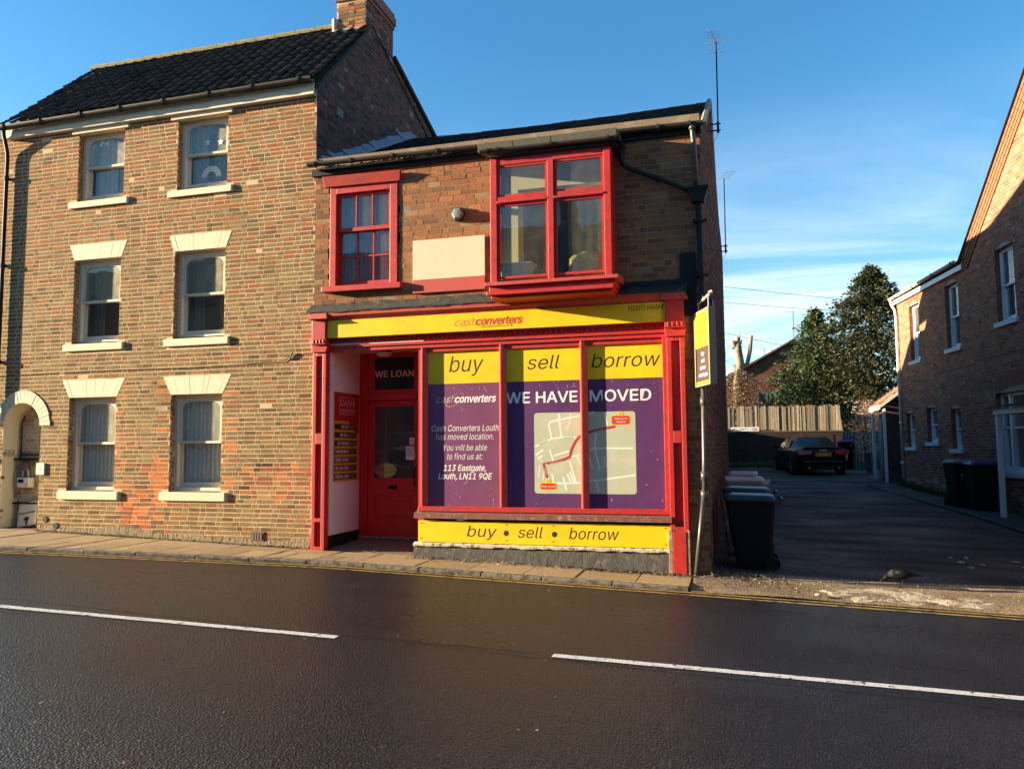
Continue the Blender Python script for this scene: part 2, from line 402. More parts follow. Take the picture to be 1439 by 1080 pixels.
def part(name, mb, material, parent=None, label=None, kind=None, smooth=False, tone=False, bevel=0.0, group=None, M=None, fixn=True):
    """links the collected world-space geometry as one mesh object under its parent"""
    if parent is not None:
        inv = WM[parent.name].inverted()
        T = inv if M is None else inv @ M
    else:
        T = M
    if T is not None:
        a = np.array(mb.v, dtype=float); T_ = np.array(T)
        mb.v = [tuple(p) for p in (a @ T_[:3, :3].T + T_[:3, 3])]
    me = mesh_of(name, mb, tone)
    if fixn:
        bm = bmesh.new(); bm.from_mesh(me)
        bmesh.ops.recalc_face_normals(bm, faces=bm.faces)
        bm.to_mesh(me); bm.free()
    if smooth:
        for p in me.polygons: p.use_smooth = True
    me.materials.append(material)
    o = bpy.data.objects.new(name, me); COL.objects.link(o)
    if parent is not None:
        o.parent = parent; WM[o.name] = WM[parent.name]
    else:
        WM[o.name] = Matrix.Identity(4)
    if tone: o.color = (0, 0, 0, 1)
    if label: o['label'] = label
    if kind: o['kind'] = kind
    if group: o['group'] = group
    if bevel > 0:
        bv = o.modifiers.new('soft_edges', 'BEVEL'); bv.width = bevel; bv.segments = 2; bv.limit_method = 'ANGLE'; bv.angle_limit = rad(40)
    return o

def link_copy(src, parent, M, color=None):
    o = src.copy(); COL.objects.link(o); o.parent = parent
    o.matrix_local = WM[parent.name].inverted() @ M
    if color: o.color = (*color, 1)
    return o

FONT = None
try:
    import os
    FONT = bpy.data.fonts.load(os.path.join(bpy.utils.system_resource('DATAFILES'), 'fonts', 'Inter.woff2'))   # ships with Blender
except Exception:
    FONT = None
def text(name, body, parent, pos, size, material, width=None, shear=0.0, bold=0.0, align='CENTER', rot=None, R=None):
    """flat lettering; pos is the middle (or left end) of the base line"""
    cu = bpy.data.curves.new(name, 'FONT'); cu.body = body; cu.size = size*(1.34 if FONT is not None else 1.08)
    if FONT is not None: cu.font = FONT
    cu.shear = shear
    cu.offset = min(0, bold)*size*.8; cu.align_x = align; cu.extrude = 0.0; cu.resolution_u = 4
    cu.materials.append(material)
    o = bpy.data.objects.new(name, cu); COL.objects.link(o)
    R4 = R if R is not None else Matrix.Rotation(rad(90), 4, 'X')
    sx = 1.0
    if width:
        bpy.context.view_layer.update()
        w = max(1e-4, o.dimensions.x); sx = width/w
    ML = WM[parent.name].inverted() @ Matrix.Translation(Vector(pos)) @ R4 @ Matrix.Diagonal((sx, 1, 1, 1))
    bpy.context.view_layer.update()
    me = bpy.data.meshes.new_from_object(o.evaluated_get(bpy.context.evaluated_depsgraph_get()))
    bpy.data.objects.remove(o); bpy.data.curves.remove(cu)
    if bold > 0:      # heavier strokes: the outline laid over itself a hair to each side
        t = bold*size*1.1; vs, fs = [], []; n0 = len(me.vertices)
        for k, (dx, dy) in enumerate(((0, 0), (t, 0), (-t, 0), (t*.6, t*.7), (-t*.6, -t*.7))):
            vs += [(v.co.x+dx/sx, v.co.y+dy, v.co.z+.00006*k) for v in me.vertices]
            fs += [tuple(i+k*n0 for i in p.vertices) for p in me.polygons]
        m2 = bpy.data.meshes.new(name); m2.from_pydata(vs, [], fs); m2.materials.append(material); m2.update(); me = m2
    o = bpy.data.objects.new(name, me); COL.objects.link(o)
    o.parent = parent; o.matrix_local = ML
    WM[o.name] = WM[parent.name]
    return o

def frame(O, n):
    """wall frame: local x along the wall, local -y outward, z up"""
    n = Vector(n).normalized(); y = -n; x = Vector((y.y, -y.x, 0))
    M = Matrix.Identity(4)
    for i in range(3):
        M[i][0], M[i][1], M[i][2], M[i][3] = x[i], y[i], (0, 0, 1)[i], O[i]
    return M

def clampf(v, a, b): return max(a, min(b, v))
def gz(x, y):
    xx = clampf(x, -14.0, 8.0); yy = clampf(y, -30.0, 26.0)
    s = -0.031*(xx+0.54)
    w = clampf(1-(yy-0.3)/6.0, 0, 1)
    return s*w+0.04*max(yy-0.3, 0)

# ------------------------------------------------------------------ brickwork
BRICKS = {}
def lay(root, wall, M, zlo, zhi, spans, L, H, h, joint, tone, bond='flemish', vis=True, relief=0.005, jit=0.0025, rough_spots=None):
    """lays courses of separate bricks in wall frame M; spans(z0,z1) gives the stretches of wall to fill"""
    out = BRICKS.setdefault(root.name, [])
    c = 0; z = zlo
    R = random.Random(len(out)+11)
    while z+h*0.5 < zhi:
        z1 = min(z+h, zhi)
        ivs = spans(z, z1)
        if ivs:
            lo = min(a for a, b in ivs); hi = max(b for a, b in ivs)
            u = math.floor(lo/(L+H+2*joint))*(L+H+2*joint) - (0 if c % 2 else (L/2+H/4)) - 2*(L+H)
            k = c
            while u < hi:
                if bond == 'flemish': l = L if k % 2 else H
                elif bond == 'garden': l = H if (k % 4 == 0) else L
                else: l = L if (c % 4) else H
                l *= R.uniform(0.94, 1.05)
                a, b = u, u+l
                for (ia, ib) in ivs:
                    ca, cb = max(a, ia), min(b, ib)
                    if cb-ca > 0.03:
                        full = (ca == a and cb == b)
                        t = tone((ca+cb)/2, (z+z1)/2, R)
                        pr = relief+R.uniform(-jit, jit)
                        if rough_spots: pr += rough_spots((ca+cb)/2, (z+z1)/2, R)
                        out.append((wall, M, ca, cb-0.0, z, z1-joint, pr, t, full and vis, l))
                u = b+joint; k += 1
        z += h; c += 1

def brick_mesh(name, l, hh, R):
    mb = MB(); j = lambda s: R.uniform(-s, s)
    d = 0.09
    mb.hexa([(j(.004), j(.0003), j(.0030)), (l+j(.004), j(.0003), j(.0030)), (l, d, 0), (0, d, 0),
             (j(.004), j(.0003), hh+j(.0030)), (l+j(.004), j(.0003), hh+j(.0030)), (l, d, hh), (0, d, hh)])
    return mb

def finish_bricks(root, limit=300):
    lst = BRICKS.pop(root.name, [])
    def dist(e):
        p = e[1] @ Vector(((e[2]+e[3])/2, 0, (e[4]+e[5])/2)); return (p-CAM).length
    idx = sorted((i for i in range(len(lst)) if lst[i][8]), key=lambda i: dist(lst[i]))[:limit]
    chosen = set(idx)
    R = random.Random(5)
    protos = {}
    for i in idx:
        wall, M, a, b, z0, z1, pr, t, full, l = lst[i]
        key = (wall.name, round(l*40), R.randrange(3))
        if key not in protos:
            ln = round(l*40)/40.0
            me = mesh_of('brick', brick_mesh('brick', ln, z1-z0, R)); me.materials.append(M_BRICK)
            protos[key] = me
        o = bpy.data.objects.new('brick', protos[key]); COL.objects.link(o)
        o.parent = wall
        o.matrix_local = WM[wall.name].inverted() @ M @ Matrix.Translation((a, -pr, z0)) @ Matrix.Diagonal(((b-a)/(round(l*40)/40.0), 1, 1, 1))
        o.color = (*t, 1)
    rest = [e for i, e in enumerate(lst) if i not in chosen]
    if not rest: return
    inv = WM[root.name].inverted()
    V = np.zeros((len(rest), 8, 3)); T = np.zeros((len(rest), 8, 3), dtype=np.float32)
    g = np.random.default_rng(3)
    for k, (wall, M, a, b, z0, z1, pr, t, full, l) in enumerate(rest):
        A = np.array(inv @ M)
        P = np.array([(a, -pr, z0), (b, -pr, z0), (b, .06, z0), (a, .06, z0), (a, -pr, z1), (b, -pr, z1), (b, .06, z1), (a, .06, z1)])
        P[[0, 1, 4, 5]] += g.uniform(-1, 1, (4, 3))*np.array([.0045, .0004, .0034])
        V[k] = P @ A[:3, :3].T + A[:3, 3]; T[k] = t
    me = bpy.data.meshes.new('brickwork')
    faces = np.array([(4, 5, 6, 7), (0, 1, 5, 4), (1, 2, 6, 5), (3, 0, 4, 7), (0, 3, 2, 1)])
    F = (faces[None]+(np.arange(len(rest))*8)[:, None, None]).reshape(-1, 4)
    me.from_pydata(V.reshape(-1, 3).tolist(), [], F.tolist())
    at = me.attributes.new('tone', 'FLOAT_COLOR', 'POINT')
    arr = np.ones((len(rest)*8, 4), dtype=np.float32); arr[:, :3] = T.reshape(-1, 3); at.data.foreach_set('color', arr.ravel())
    me.materials.append(M_BRICK); me.update()
    o = bpy.data.objects.new('brickwork', me); COL.objects.link(o); o.parent = root; o.color = (0, 0, 0, 1); o['kind'] = 'stuff'

def sub(ivs, a, b):
    out = []
    for (x, y) in ivs:
        if b <= x or a >= y: out.append((x, y)); continue
        if a > x: out.append((x, a))
        if b < y: out.append((b, y))
    return out

def wall_sheet(M, us, zs, holes, y=0.0):
    """mortar sheet with rectangular holes, split on the given breaks"""
    mb = MB()
    ub = sorted(set(us+[h[0] for h in holes]+[h[1] for h in holes])); zb = sorted(set(zs+[h[2] for h in holes]+[h[3] for h in holes]))
    for i in range(len(ub)-1):
        for j in range(len(zb)-1):
            a, b, c, d = ub[i], ub[i+1], zb[j], zb[j+1]
            if any(a >= h[0]-1e-6 and b <= h[1]+1e-6 and c >= h[2]-1e-6 and d <= h[3]+1e-6 for h in holes): continue
            mb.add([M @ Vector(p) for p in ((a, y, c), (b, y, c), (b, y, d), (a, y, d))], [(0, 1, 2, 3)])
    return mb

def pick(R, opts):
    r = R.random()*sum(w for w, c in opts)
    for w, c in opts:
        r -= w
        if r <= 0: break
    k = R.uniform(0.88, 1.12)
    return tuple(clampf(x*k*R.uniform(.95, 1.05), 0.004, 0.9) for x in c)

# ================================================================== SETTING: ground, road, pavement, alley
def sheet(name, xs, ys, zf, material, kind='structure', parent=None):
    mb = MB(); nx, ny = len(xs), len(ys)
    vs = [(x, y, zf(x, y)) for y in ys for x in xs]
    fs = [(j*nx+i, j*nx+i+1, (j+1)*nx+i+1, (j+1)*nx+i) for j in range(ny-1) for i in range(nx-1)]
    mb.add(vs, fs)
    o = part(name, mb, material, parent, fixn=False)
    if kind: o['kind'] = kind
    return o
def lin(a, b, n): return [a+(b-a)*i/(n-1) for i in range(n)]
def kerb_y(x):
    k = -1.0 if x > -5.6 else -1.0+0.142*(x+5.6)
    return max(k, -1.95)
ROAD_DROP = 0.05
def road_z(x, y): return gz(x, min(y, 0))-ROAD_DROP
sheet('ground', [-320, -120, -50, -30, -16, -8, 0, 8, 16, 30, 60, 140, 320], [-320, -120, -50, -24, -10, 0, 6, 12, 20, 28, 40, 80, 180, 330],
      lambda x, y: gz(x, y)-0.16, M_GROUND)
xs = lin(-45, 30, 76)
mb = MB()
ys_n = 13
vs = []; fs = []
for x in xs:
    for j in range(ys_n):
        f = j/(ys_n-1); y = kerb_y(x)*(1-f)+(-9.4)*f
        vs.append((x, y, road_z(x, y)))
for i in range(len(xs)-1):
    for j in range(ys_n-1):
        a = i*ys_n+j; fs.append((a, a+1, a+ys_n+1, a+ys_n))
mb.add(vs, fs)
road = part('road', mb, M_ROAD, fixn=False); road['kind'] = 'structure'
# far pavement, where the photographer stands
mb = MB(); mb.box(-45, 30, -13.5, -9.4, -0.6, -0.0)
for k, v in enumerate(mb.v):
    mb.v[k] = (v[0], v[1], gz(v[0], -9)+(-0.5 if v[2] < -0.3 else 0.06))
p2 = part('far_pavement', mb, M_FLAG); p2['kind'] = 'structure'

# painted lines, each a thin sheet a few millimetres above the road
def stripe(name, pts, w, material, label, cat, group=None, lift=0.005):
    mb = MB(); vs = []
    n = len(pts)
    for i, (x, y) in enumerate(pts):
        x2, y2 = pts[min(i+1, n-1)]; x1, y1 = pts[max(i-1, 0)]
        dx, dy = x2-x1, y2-y1; L = math.hypot(dx, dy); nx, ny = -dy/L, dx/L
        j = random.uniform(-.004, .004)
        vs.append((x+nx*(w/2+j), y+ny*(w/2+j), road_z(x, y)+lift)); vs.append((x-nx*(w/2-j), y-ny*(w/2-j), road_z(x, y)+lift))
    mb.add(vs, [(2*i, 2*i+1, 2*i+3, 2*i+2) for i in range(n-1)])
    o = part(name, mb, material, road, fixn=True)
    if label: o['label'] = label
    return o
stripe('white_line', [(x, -4.54-0.035*(x+1.58)*-1*0.9) for x in lin(-9.6, -3.58, 25)], 0.105, M_ROADPAINT, 'white centre line dash ending left of the shop door', 'road marking')
stripe('white_line', [(x, -4.49+0.03*(x+1.58)) for x in lin(-1.58, 4.6, 25)], 0.105, M_ROADPAINT, 'white centre line dash starting below the shop windows', 'road marking')
for off, lab in ((0.09, 'yellow line nearer the kerb'), (0.255, 'yellow line farther from the kerb')):
    stripe('yellow_line', [(x, (kerb_y(x) if x < -0.6 else -1.0)-off) for x in lin(-22, 18, 90)], 0.062, M_YELPAINT, lab, 'road marking')

# worn centre joint and a few sealed cracks in the road
R = random.Random(44)
def crack(pts, w):
    mb = MB(); P = []
    for (x1, y1), (x2, y2) in zip(pts, pts[1:]):
        n_ = max(2, int(math.hypot(x2-x1, y2-y1)/.09))
        P += [(x1+(x2-x1)*i/n_+R.gauss(0, .007), y1+(y2-y1)*i/n_+R.gauss(0, .010)) for i in range(n_)]
    vs = []
    for i, (x, y) in enumerate(P):
        e = w*R.uniform(.3, 1.0); vs += [(x, y+e, road_z(x, y)+.003), (x, y-e, road_z(x, y)+.003)]
    mb.add(vs, [(2*i, 2*i+1, 2*i+3, 2*i+2) for i in range(len(P)-1)]); part('sealed_crack', mb, mat('bitumen_seal', (.004, .004, .004), .55, .2, 30), road)
crack([(-12, -4.25), (-7, -4.42), (-3.6, -4.53), (-1.55, -4.60), (2, -4.70), (6, -4.6)], .012)
crack([(-3.45, -4.47), (-1.7, -4.47)], .02)
crack([(3.3, -1.6), (2.7, -2.6), (2.9, -3.5), (2.5, -4.3)], .006)
# pavement: bedding, flagstones, kerb stones
pav = sheet('pavement', lin(-24, -0.62, 60), lin(0, 1, 2), lambda x, y: 0, M_JOINT)
me = pav.data
for v in me.vertices:
    x = v.co.x; f = v.co.y
    y = 0.06*(1-f)+(kerb_y(x)+0.02)*f
    v.co.y = y; v.co.z = gz(x, y)-0.022
R = random.Random(21)
def flag(x0, x1, y00, y01, y10, y11):
    g = 0.007; t = 0.045
    mb = MB()
    a = R.uniform(-.004, .004); b = R.uniform(-.005, .005); c = R.uniform(-.003, .004)
    pts = []
    for zz_ in (-t, 0):
        for (x, y, d) in ((x0+g, y10+g, a), (x1-g, y11+g, b), (x1-g, y01-g, c), (x0+g, y00-g, a-b)):
            pts.append((x, y, gz(x, y)+zz_+d))
    mb.hexa(pts)
    k = R.uniform(0.85, 1.12); mb.cur = (0.31*k, 0.215*k*R.uniform(.95, 1.03), 0.105*k*R.uniform(.9, 1.05)); mb.t = [mb.cur]*8
    part('flagstone', mb, M_FLAG, pav, tone=True, bevel=0.006)
x = -0.64
while x > -20:
    w = R.uniform(0.62, 0.98)
    x0 = x-w; sk = R.uniform(-.02, .02)
    k0, k1 = kerb_y(x0)+0.15, kerb_y(x)+0.15
    if x0 < -5.9:
        mid = R.uniform(0.42, 0.55)
        flag(x0, x, 0.05, 0.05, k0*mid, k1*mid)
        w2 = R.uniform(.35, .65)*w
        flag(x0, x0+w2, k0*mid, k0*mid, k0, (k0+k1)/2)
        flag(x0+w2, x, k1*mid, k1*mid, (k0+k1)/2, k1)
    else:
        flag(x0, x, 0.05, 0.05, k0, k1)
    x = x0
x = -0.64
while x > -20:
    w = R.uniform(0.8, 1.0); x0 = x-w
    mb = MB(); g = .005
    for_z = lambda xx, yy, d: gz(xx, yy)+d
    ya0, ya1 = kerb_y(x0), kerb_y(x)
    pts = []
    for d in (-0.12, R.uniform(-.008, .004)):
        for (xx, yy) in ((x0+g, ya0), (x-g, ya1), (x-g, ya1+0.143), (x0+g, ya0+0.143)):
            pts.append((xx, yy, for_z(xx, yy, d)))
    mb.hexa(pts); part('kerb_stone', mb, M_KERB, pav, bevel=0.012)
    x = x0

# alley surface and the gritty apron where it meets the road
al = sheet('alley', lin(-0.7, 9.0, 40), lin(0.1, 24.2, 60), lambda x, y: gz(x, y)-0.004+0.012*math.sin(x*2.3+y*.7)*math.sin(y*1.1-x*.4), M_ALLEY)
sheet('apron', lin(-0.62, 12, 60), lin(-1.02, 0.42, 14), lambda x, y: gz(x, y)-0.04*clampf((-y-.5)/.5, 0, 1)+0.01*math.sin(x*3.1)*math.sin(y*5+x)+0.003, M_EARTH)
# loose gravel over the apron: far too many stones to count
R = random.Random(33); mb = MB()
for i in range(9000):
    x = -0.6+abs(R.gauss(0, 1))*2.2 if R.random() < .6 else R.uniform(-.6, 8)
    y = R.triangular(-1.05, .42, -.2)
    s = R.uniform(.003, .009) if R.random() < .975 else R.uniform(.010, .022)
    z = gz(x, y)-0.04*clampf((-y-.5)/.5, 0, 1)+s*.2
    k = R.uniform(.35, 1.5); mb.cur = (.20*k, .145*k, .08*k)
    a = R.uniform(0, 6.28); ca, sa = math.cos(a)*s, math.sin(a)*s; e = R.uniform(.5, .9); h = R.uniform(.4, .8)*s
    mb.add([(x+ca, y+sa, z), (x-sa*e, y+ca*e, z), (x-ca, y-sa, z), (x+sa*e, y-ca*e, z), (x, y, z+h)], [(0, 1, 4), (1, 2, 4), (2, 3, 4), (3, 0, 4)])
g = part('gravel', mb, M_PEBBLE, tone=True); g['kind'] = 'stuff'
R = random.Random(35); mb = MB()
for i in range(3200):
    y = .4+13*R.random()**2; x = R.uniform(-.2, 5.6)
    if x > 5.0-.1367*(y-10.7)-.9 and y > 1: continue
    s = R.uniform(.004, .012); z = gz(x, y)+.004+0.012*math.sin(x*2.3+y*.7)*math.sin(y*1.1-x*.4); k = R.uniform(.3, 1.8); mb.cur = (.12*k, .11*k, .10*k) if R.random() < .8 else (.16*k, .09*k, .04*k)
    a = R.uniform(0, 6.28); ca, sa = math.cos(a)*s, math.sin(a)*s; e = R.uniform(.4, .9)
    mb.add([(x+ca, y+sa, z), (x-sa*e, y+ca*e, z), (x-ca, y-sa, z), (x+sa*e, y-ca*e, z), (x, y, z+s*.6)], [(0, 1, 4), (1, 2, 4), (2, 3, 4), (3, 0, 4)])
g = part('grit', mb, M_PEBBLE, tone=True); g['kind'] = 'stuff'
# broken pale concrete in the apron
mb = MB(); R = random.Random(4)
out = [(0.84, -.55), (1.05, -.30), (1.45, -.16), (1.95, -.10), (2.3, -.14), (2.75, -.35), (3.0, -.62), (2.75, -.85), (2.3, -.82), (1.95, -.98), (1.6, -.90), (1.25, -1.0), (1.0, -.85)]
dense = []
for i, p in enumerate(out):
    q = out[(i+1) % len(out)]
    for t in (0, .33, .66): dense.append((p[0]+(q[0]-p[0])*t+R.uniform(-.035, .035), p[1]+(q[1]-p[1])*t+R.uniform(-.025, .025)))
cx_, cy_ = 1.85, -.55
nr = 7; vs = []; fs = []
for r in range(nr):
    f = 1-r/nr
    for p in dense:
        x = cx_+(p[0]-cx_)*f; y = cy_+(p[1]-cy_)*f
        vs.append((x, y, gz(x, y)-0.04*clampf((-y-.5)/.5, 0, 1)+(-0.014 if r == 0 else 0.009+R.uniform(-.004, .004))))
n = len(dense)
for r in range(nr-1):
    for i in range(n): fs.append((r*n+i, r*n+(i+1) % n, (r+1)*n+(i+1) % n, (r+1)*n+i))
fs.append(tuple((nr-1)*n+i for i in range(n)))
mb.add(vs, fs); o = part('concrete_patch', mb, M_CONC); o['kind'] = 'structure'

# ================================================================== LEFT HOUSE
LH = empty('town_house', (-9.8, 0.0, gz(-9.8, 0)), 'tall three storey buff brick house with cream lintels and dark pantiled roof', 'house')
LX0, LX1 = -13.6, -6.55
H_EAVE = 7.64
FL = frame((0, 0, 0), (0, -1, 0))
WA, WB = (-11.42, -10.40), (-9.27, -8.25)
ROWS = [(1.08, 2.71), (3.68, 5.19), (6.28, 7.56)]
ARC = (-12.47, 0.42, 2.22)   # niche centre, radius, springing
lh_holes = [(a, b, z0, z1) for (a, b) in (WA, WB) for (z0, z1) in ROWS]
arch_rect = (ARC[0]-ARC[1], ARC[0]+ARC[1], -0.5, ARC[2])
fwl = wall_sheet(FL, [LX0, LX1], [-0.3, H_EAVE+0.1], lh_holes+[arch_rect, (ARC[0]-ARC[1], ARC[0]+ARC[1], ARC[2], ARC[2]+ARC[1])])
# fill the spandrels above the round head of the niche
pts = [(ARC[0]+ARC[1]*math.cos(t), ARC[2]+ARC[1]*math.sin(t)) for t in lin(0, math.pi, 17)]
for i in range(16):
    (a, c), (b, d) = pts[i], pts[i+1]
    fwl.add([(a, 0, c), (b, 0, d), (b, 0, ARC[2]+ARC[1]), (a, 0, ARC[2]+ARC[1])], [(0, 1, 2, 3)])
fwall = part('front_wall', fwl, M_MORT_L, LH, fixn=False)
def tone_left(u, z, R):
    top = clampf((z-4.2)/2.5, 0, 1)
    # spalled orange patches low down
    d1 = min(math.hypot((u+9.85)/.42, (z-.75)/.38), math.hypot((u+9.5)/.3, (z-1.2)/.5))
    d2 = math.hypot((u+7.15)/.75, (z-1.25)/.33)
    if d1 < 1 and R.random() < 1.25-d1*.6: return pick(R, [(4, (.52, .16, .05)), (2, (.38, .11, .04)), (1, (.25, .1, .05))])
    if d2 < 1 and R.random() < .8: return pick(R, [(2, (.45, .16, .06)), (2, (.27, .10, .05)), (1, (.09, .05, .03)), (2, (.36, .2, .09))])
    near = abs(u-WB[1]-.12) < .14 or abs(u-WB[0]+.12) < .14 or abs(u-WA[1]-.12) < .12
    if near and .9 < z < 3 and R.random() < .5: return pick(R, [(3, (.46, .17, .06)), (1, (.3, .13, .06))])
    top = clampf(top+.12*math.sin(u*1.9+z*1.1), 0, 1)
    return pick(R, [(3.6*(1-.7*top), (.250, .162, .076)), (2.6*(1-.4*top), (.200, .128, .062)), (.9+3.8*top, (.275, .130, .055)), (.1+2.4*top, (.30, .116, .046)),
                    (1.0, (.145, .092, .047)), (.6*(1-top), (.275, .185, .085)), (.8*top, (.215, .092, .048))])
def spans_left(z0, z1):
    iv = [(LX0, LX1)]
    zm = (z0+z1)/2
    for (a, b, c, d) in lh_holes:
        if zm > c-.0 and zm < d: iv = sub(iv, a, b)
    for (a, b) in (WA, WB):
        for (lo, hi, s0, s1) in ((2.71, 3.01, .0, .16), (5.19, 5.46, .0, .112)):
            if lo < zm < hi:
                f = (zm-lo)/(hi-lo); e = s0+(s1-s0)*f
                iv = sub(iv, a-e, b+e)
        for (c, d, e) in ((.92, 1.08, .16), (3.53, 3.68, .13), (6.14, 6.28, .13)):
            if c-.02 < zm < d: iv = sub(iv, a-e, b+e)
    if zm < ARC[2]+.05: iv = sub(iv, ARC[0]-ARC[1]-(.22 if zm > ARC[2] else 0), ARC[0]+ARC[1]+(.22 if zm > ARC[2] else 0))
    elif zm < ARC[2]+.64:
        r = .64; dz = zm-ARC[2]
        e = math.sqrt(max(0, r*r-dz*dz)); iv = sub(iv, ARC[0]-e, ARC[0]+e)
    return iv
def rough_left(u, z, R):
    if math.hypot((u+9.85)/.45, (z-.75)/.45) < 1: return R.uniform(-.0003, .003)
    if math.hypot((u+7.15)/.75, (z-1.25)/.33) < 1 and R.random() < .5: return R.uniform(-.0005, .003)
    r = R.random()
    if r < .004: return -.012
    return .0015 if r > .95 else 0
lay(LH, fwall, FL, 0.22, H_EAVE, spans_left, .212, .099, .0742, .0150, tone_left, 'flemish', relief=.0011, jit=.0003, rough_spots=rough_left)
# brick cheeks of the window openings
def tone_reveal(u, z, R): return pick(R, [(2, (.26, .12, .06)), (2, (.2, .13, .07)), (1, (.3, .2, .1))])
for (a, b, c, d) in lh_holes:
    for x, nx in ((a, 1), (b, -1)):
        Mr = frame((x, 0 if nx > 0 else .26, 0), (nx, 0, 0))
        part('window_cheek', wall_sheet(Mr, [0, .26], [c, d], []), M_MORT_L, LH)
        lay(LH, fwall, Mr, c, d, lambda z0, z1, nx=nx: [(0.006, .115)] if nx > 0 else [(.145, .254)], .109, .109, .0742, .01, tone_reveal, vis=False, relief=.004)
    mb = MB(); mb.box(a, b, .0, .26, c-.06, c); mb.box(a, b, .0, .26, d, d+.06); part('window_reveal', mb, M_CREAM, LH)
# crumbling slurry along the foot of the wall
R = random.Random(8); mb = MB(); n = 220
top = [gz(lerp, 0)+.05+.09*abs(math.sin(lerp*1.7)*math.sin(lerp*.9+1))+R.uniform(0, .05) for lerp in lin(-11.98, LX1-.02, n)]
vs = []; fs = []
for i, x in enumerate(lin(-11.98, LX1-.02, n)):
    g0 = gz(x, 0)
    for k, (f, yy) in enumerate(((0, -.03), (.35, -.022), (.7, -.014), (1, .0))):
        vs.append((x, yy*.5+R.uniform(-.0012, .0012) if k < 3 else -.001, g0-.02+(top[i]-g0+.02)*f))
for i in range(n-1):
    for k in range(3): fs.append((i*4+k, i*4+4+k, i*4+5+k, i*4+1+k))
mb.add(vs, fs); part('base_render', mb, M_SLURRY, LH, smooth=False)

def lintel(name, x0, x1, zb, zt, e0, e1, y, material, parent):
    """flat arch: splayed gauged bricks painted over, each wedge a little proud or shy"""
    mb = MB(); n = 13; R = random.Random(int(abs(x0*100)+zb*10))
    for i in range(n):
        f0, f1 = i/n, (i+1)/n; g = .0012
        b0, b1 = x0-e0+(x1-x0+2*e0)*f0+g, x0-e0+(x1-x0+2*e0)*f1-g
        t0, t1 = x0-e1+(x1-x0+2*e1)*f0+g, x0-e1+(x1-x0+2*e1)*f1-g
        p = y-R.uniform(0, .0025); zt_ = zt+R.uniform(-.006, .006)
        mb.hexa([(b0, p, zb), (b1, p, zb), (b1, .1, zb), (b0, .1, zb), (t0, p, zt_), (t1, p, zt_), (t1, .1, zt_), (t0, .1, zt_)])
    return part(name, mb, material, parent)
for (a, b) in (WA, WB):
    lintel('lintel', a, b, 2.705, 3.015, .005, .165, -.003, M_CREAM, LH)
    lintel('lintel', a, b, 5.185, 5.462, .005, .115, -.003, M_CREAM, LH)
    mb = MB(); mb.box(a-.12, b+.10, -.05, .08, 7.52, 7.60); part('lintel', mb, M_CREAM, LH, bevel=.006)

def sash_frame(mb, x0, x1, z0, z1, y0, y1, st, top, bot, arch=0.0):
    mb.box(x0, x0+st, y0, y1, z0, z1); mb.box(x1-st, x1, y0, y1, z0, z1)
    mb.box(x0+st, x1-st, y0, y1, z0, z0+bot)
    if arch <= 0:
        mb.box(x0+st, x1-st, y0, y1, z1-top, z1)
    else:
        n = 16; a, b = x0+st, x1-st; c = (a+b)/2; hw = (b-a)/2
        prof = lambda x: z1-top-arch*(1-math.sqrt(max(0, 1-abs((x-c)/hw)**3.2)))
        for i in range(n):
            xa, xb = a+(b-a)*i/n, a+(b-a)*(i+1)/n
            mb.hexa([(xa, y0, prof(xa)), (xb, y0, prof(xb)), (xb, y1, prof(xb)), (xa, y1, prof(xa)), (xa, y0, z1), (xb, y0, z1), (xb, y1, z1), (xa, y1, z1)])
def curtain(parent, x0, x1, z0, z1, y, material, waves=9, amp=.02, flare=0.0, seed=1, gather=None):
    R = random.Random(seed); n = waves*8; mb = MB(); vs = []; fs = []; rows = 6
    ph = [R.uniform(-.6, .6) for _ in range(waves+2)]
    for j in range(rows+1):
        f = j/rows
        for i in range(n+1):
            t = i/n; x = x0+(x1-x0)*t
            if gather is not None:
                k = gather(1-f); x = x0+(x1-x0)*t*k if gather.side < 0 else x1-(x1-x0)*(1-t)*k
            vs.append((x, y+amp*math.sin(2*math.pi*waves*t+ph[int(t*waves)]*.4)+R.uniform(-.001, .001), z0+(z1-z0)*f))
    for j in range(rows):
        for i in range(n): fs.append((j*(n+1)+i, j*(n+1)+i+1, (j+1)*(n+1)+i+1, (j+1)*(n+1)+i))
    mb.add(vs, fs)
    return part('curtain', mb, material, parent, smooth=True, fixn=False)

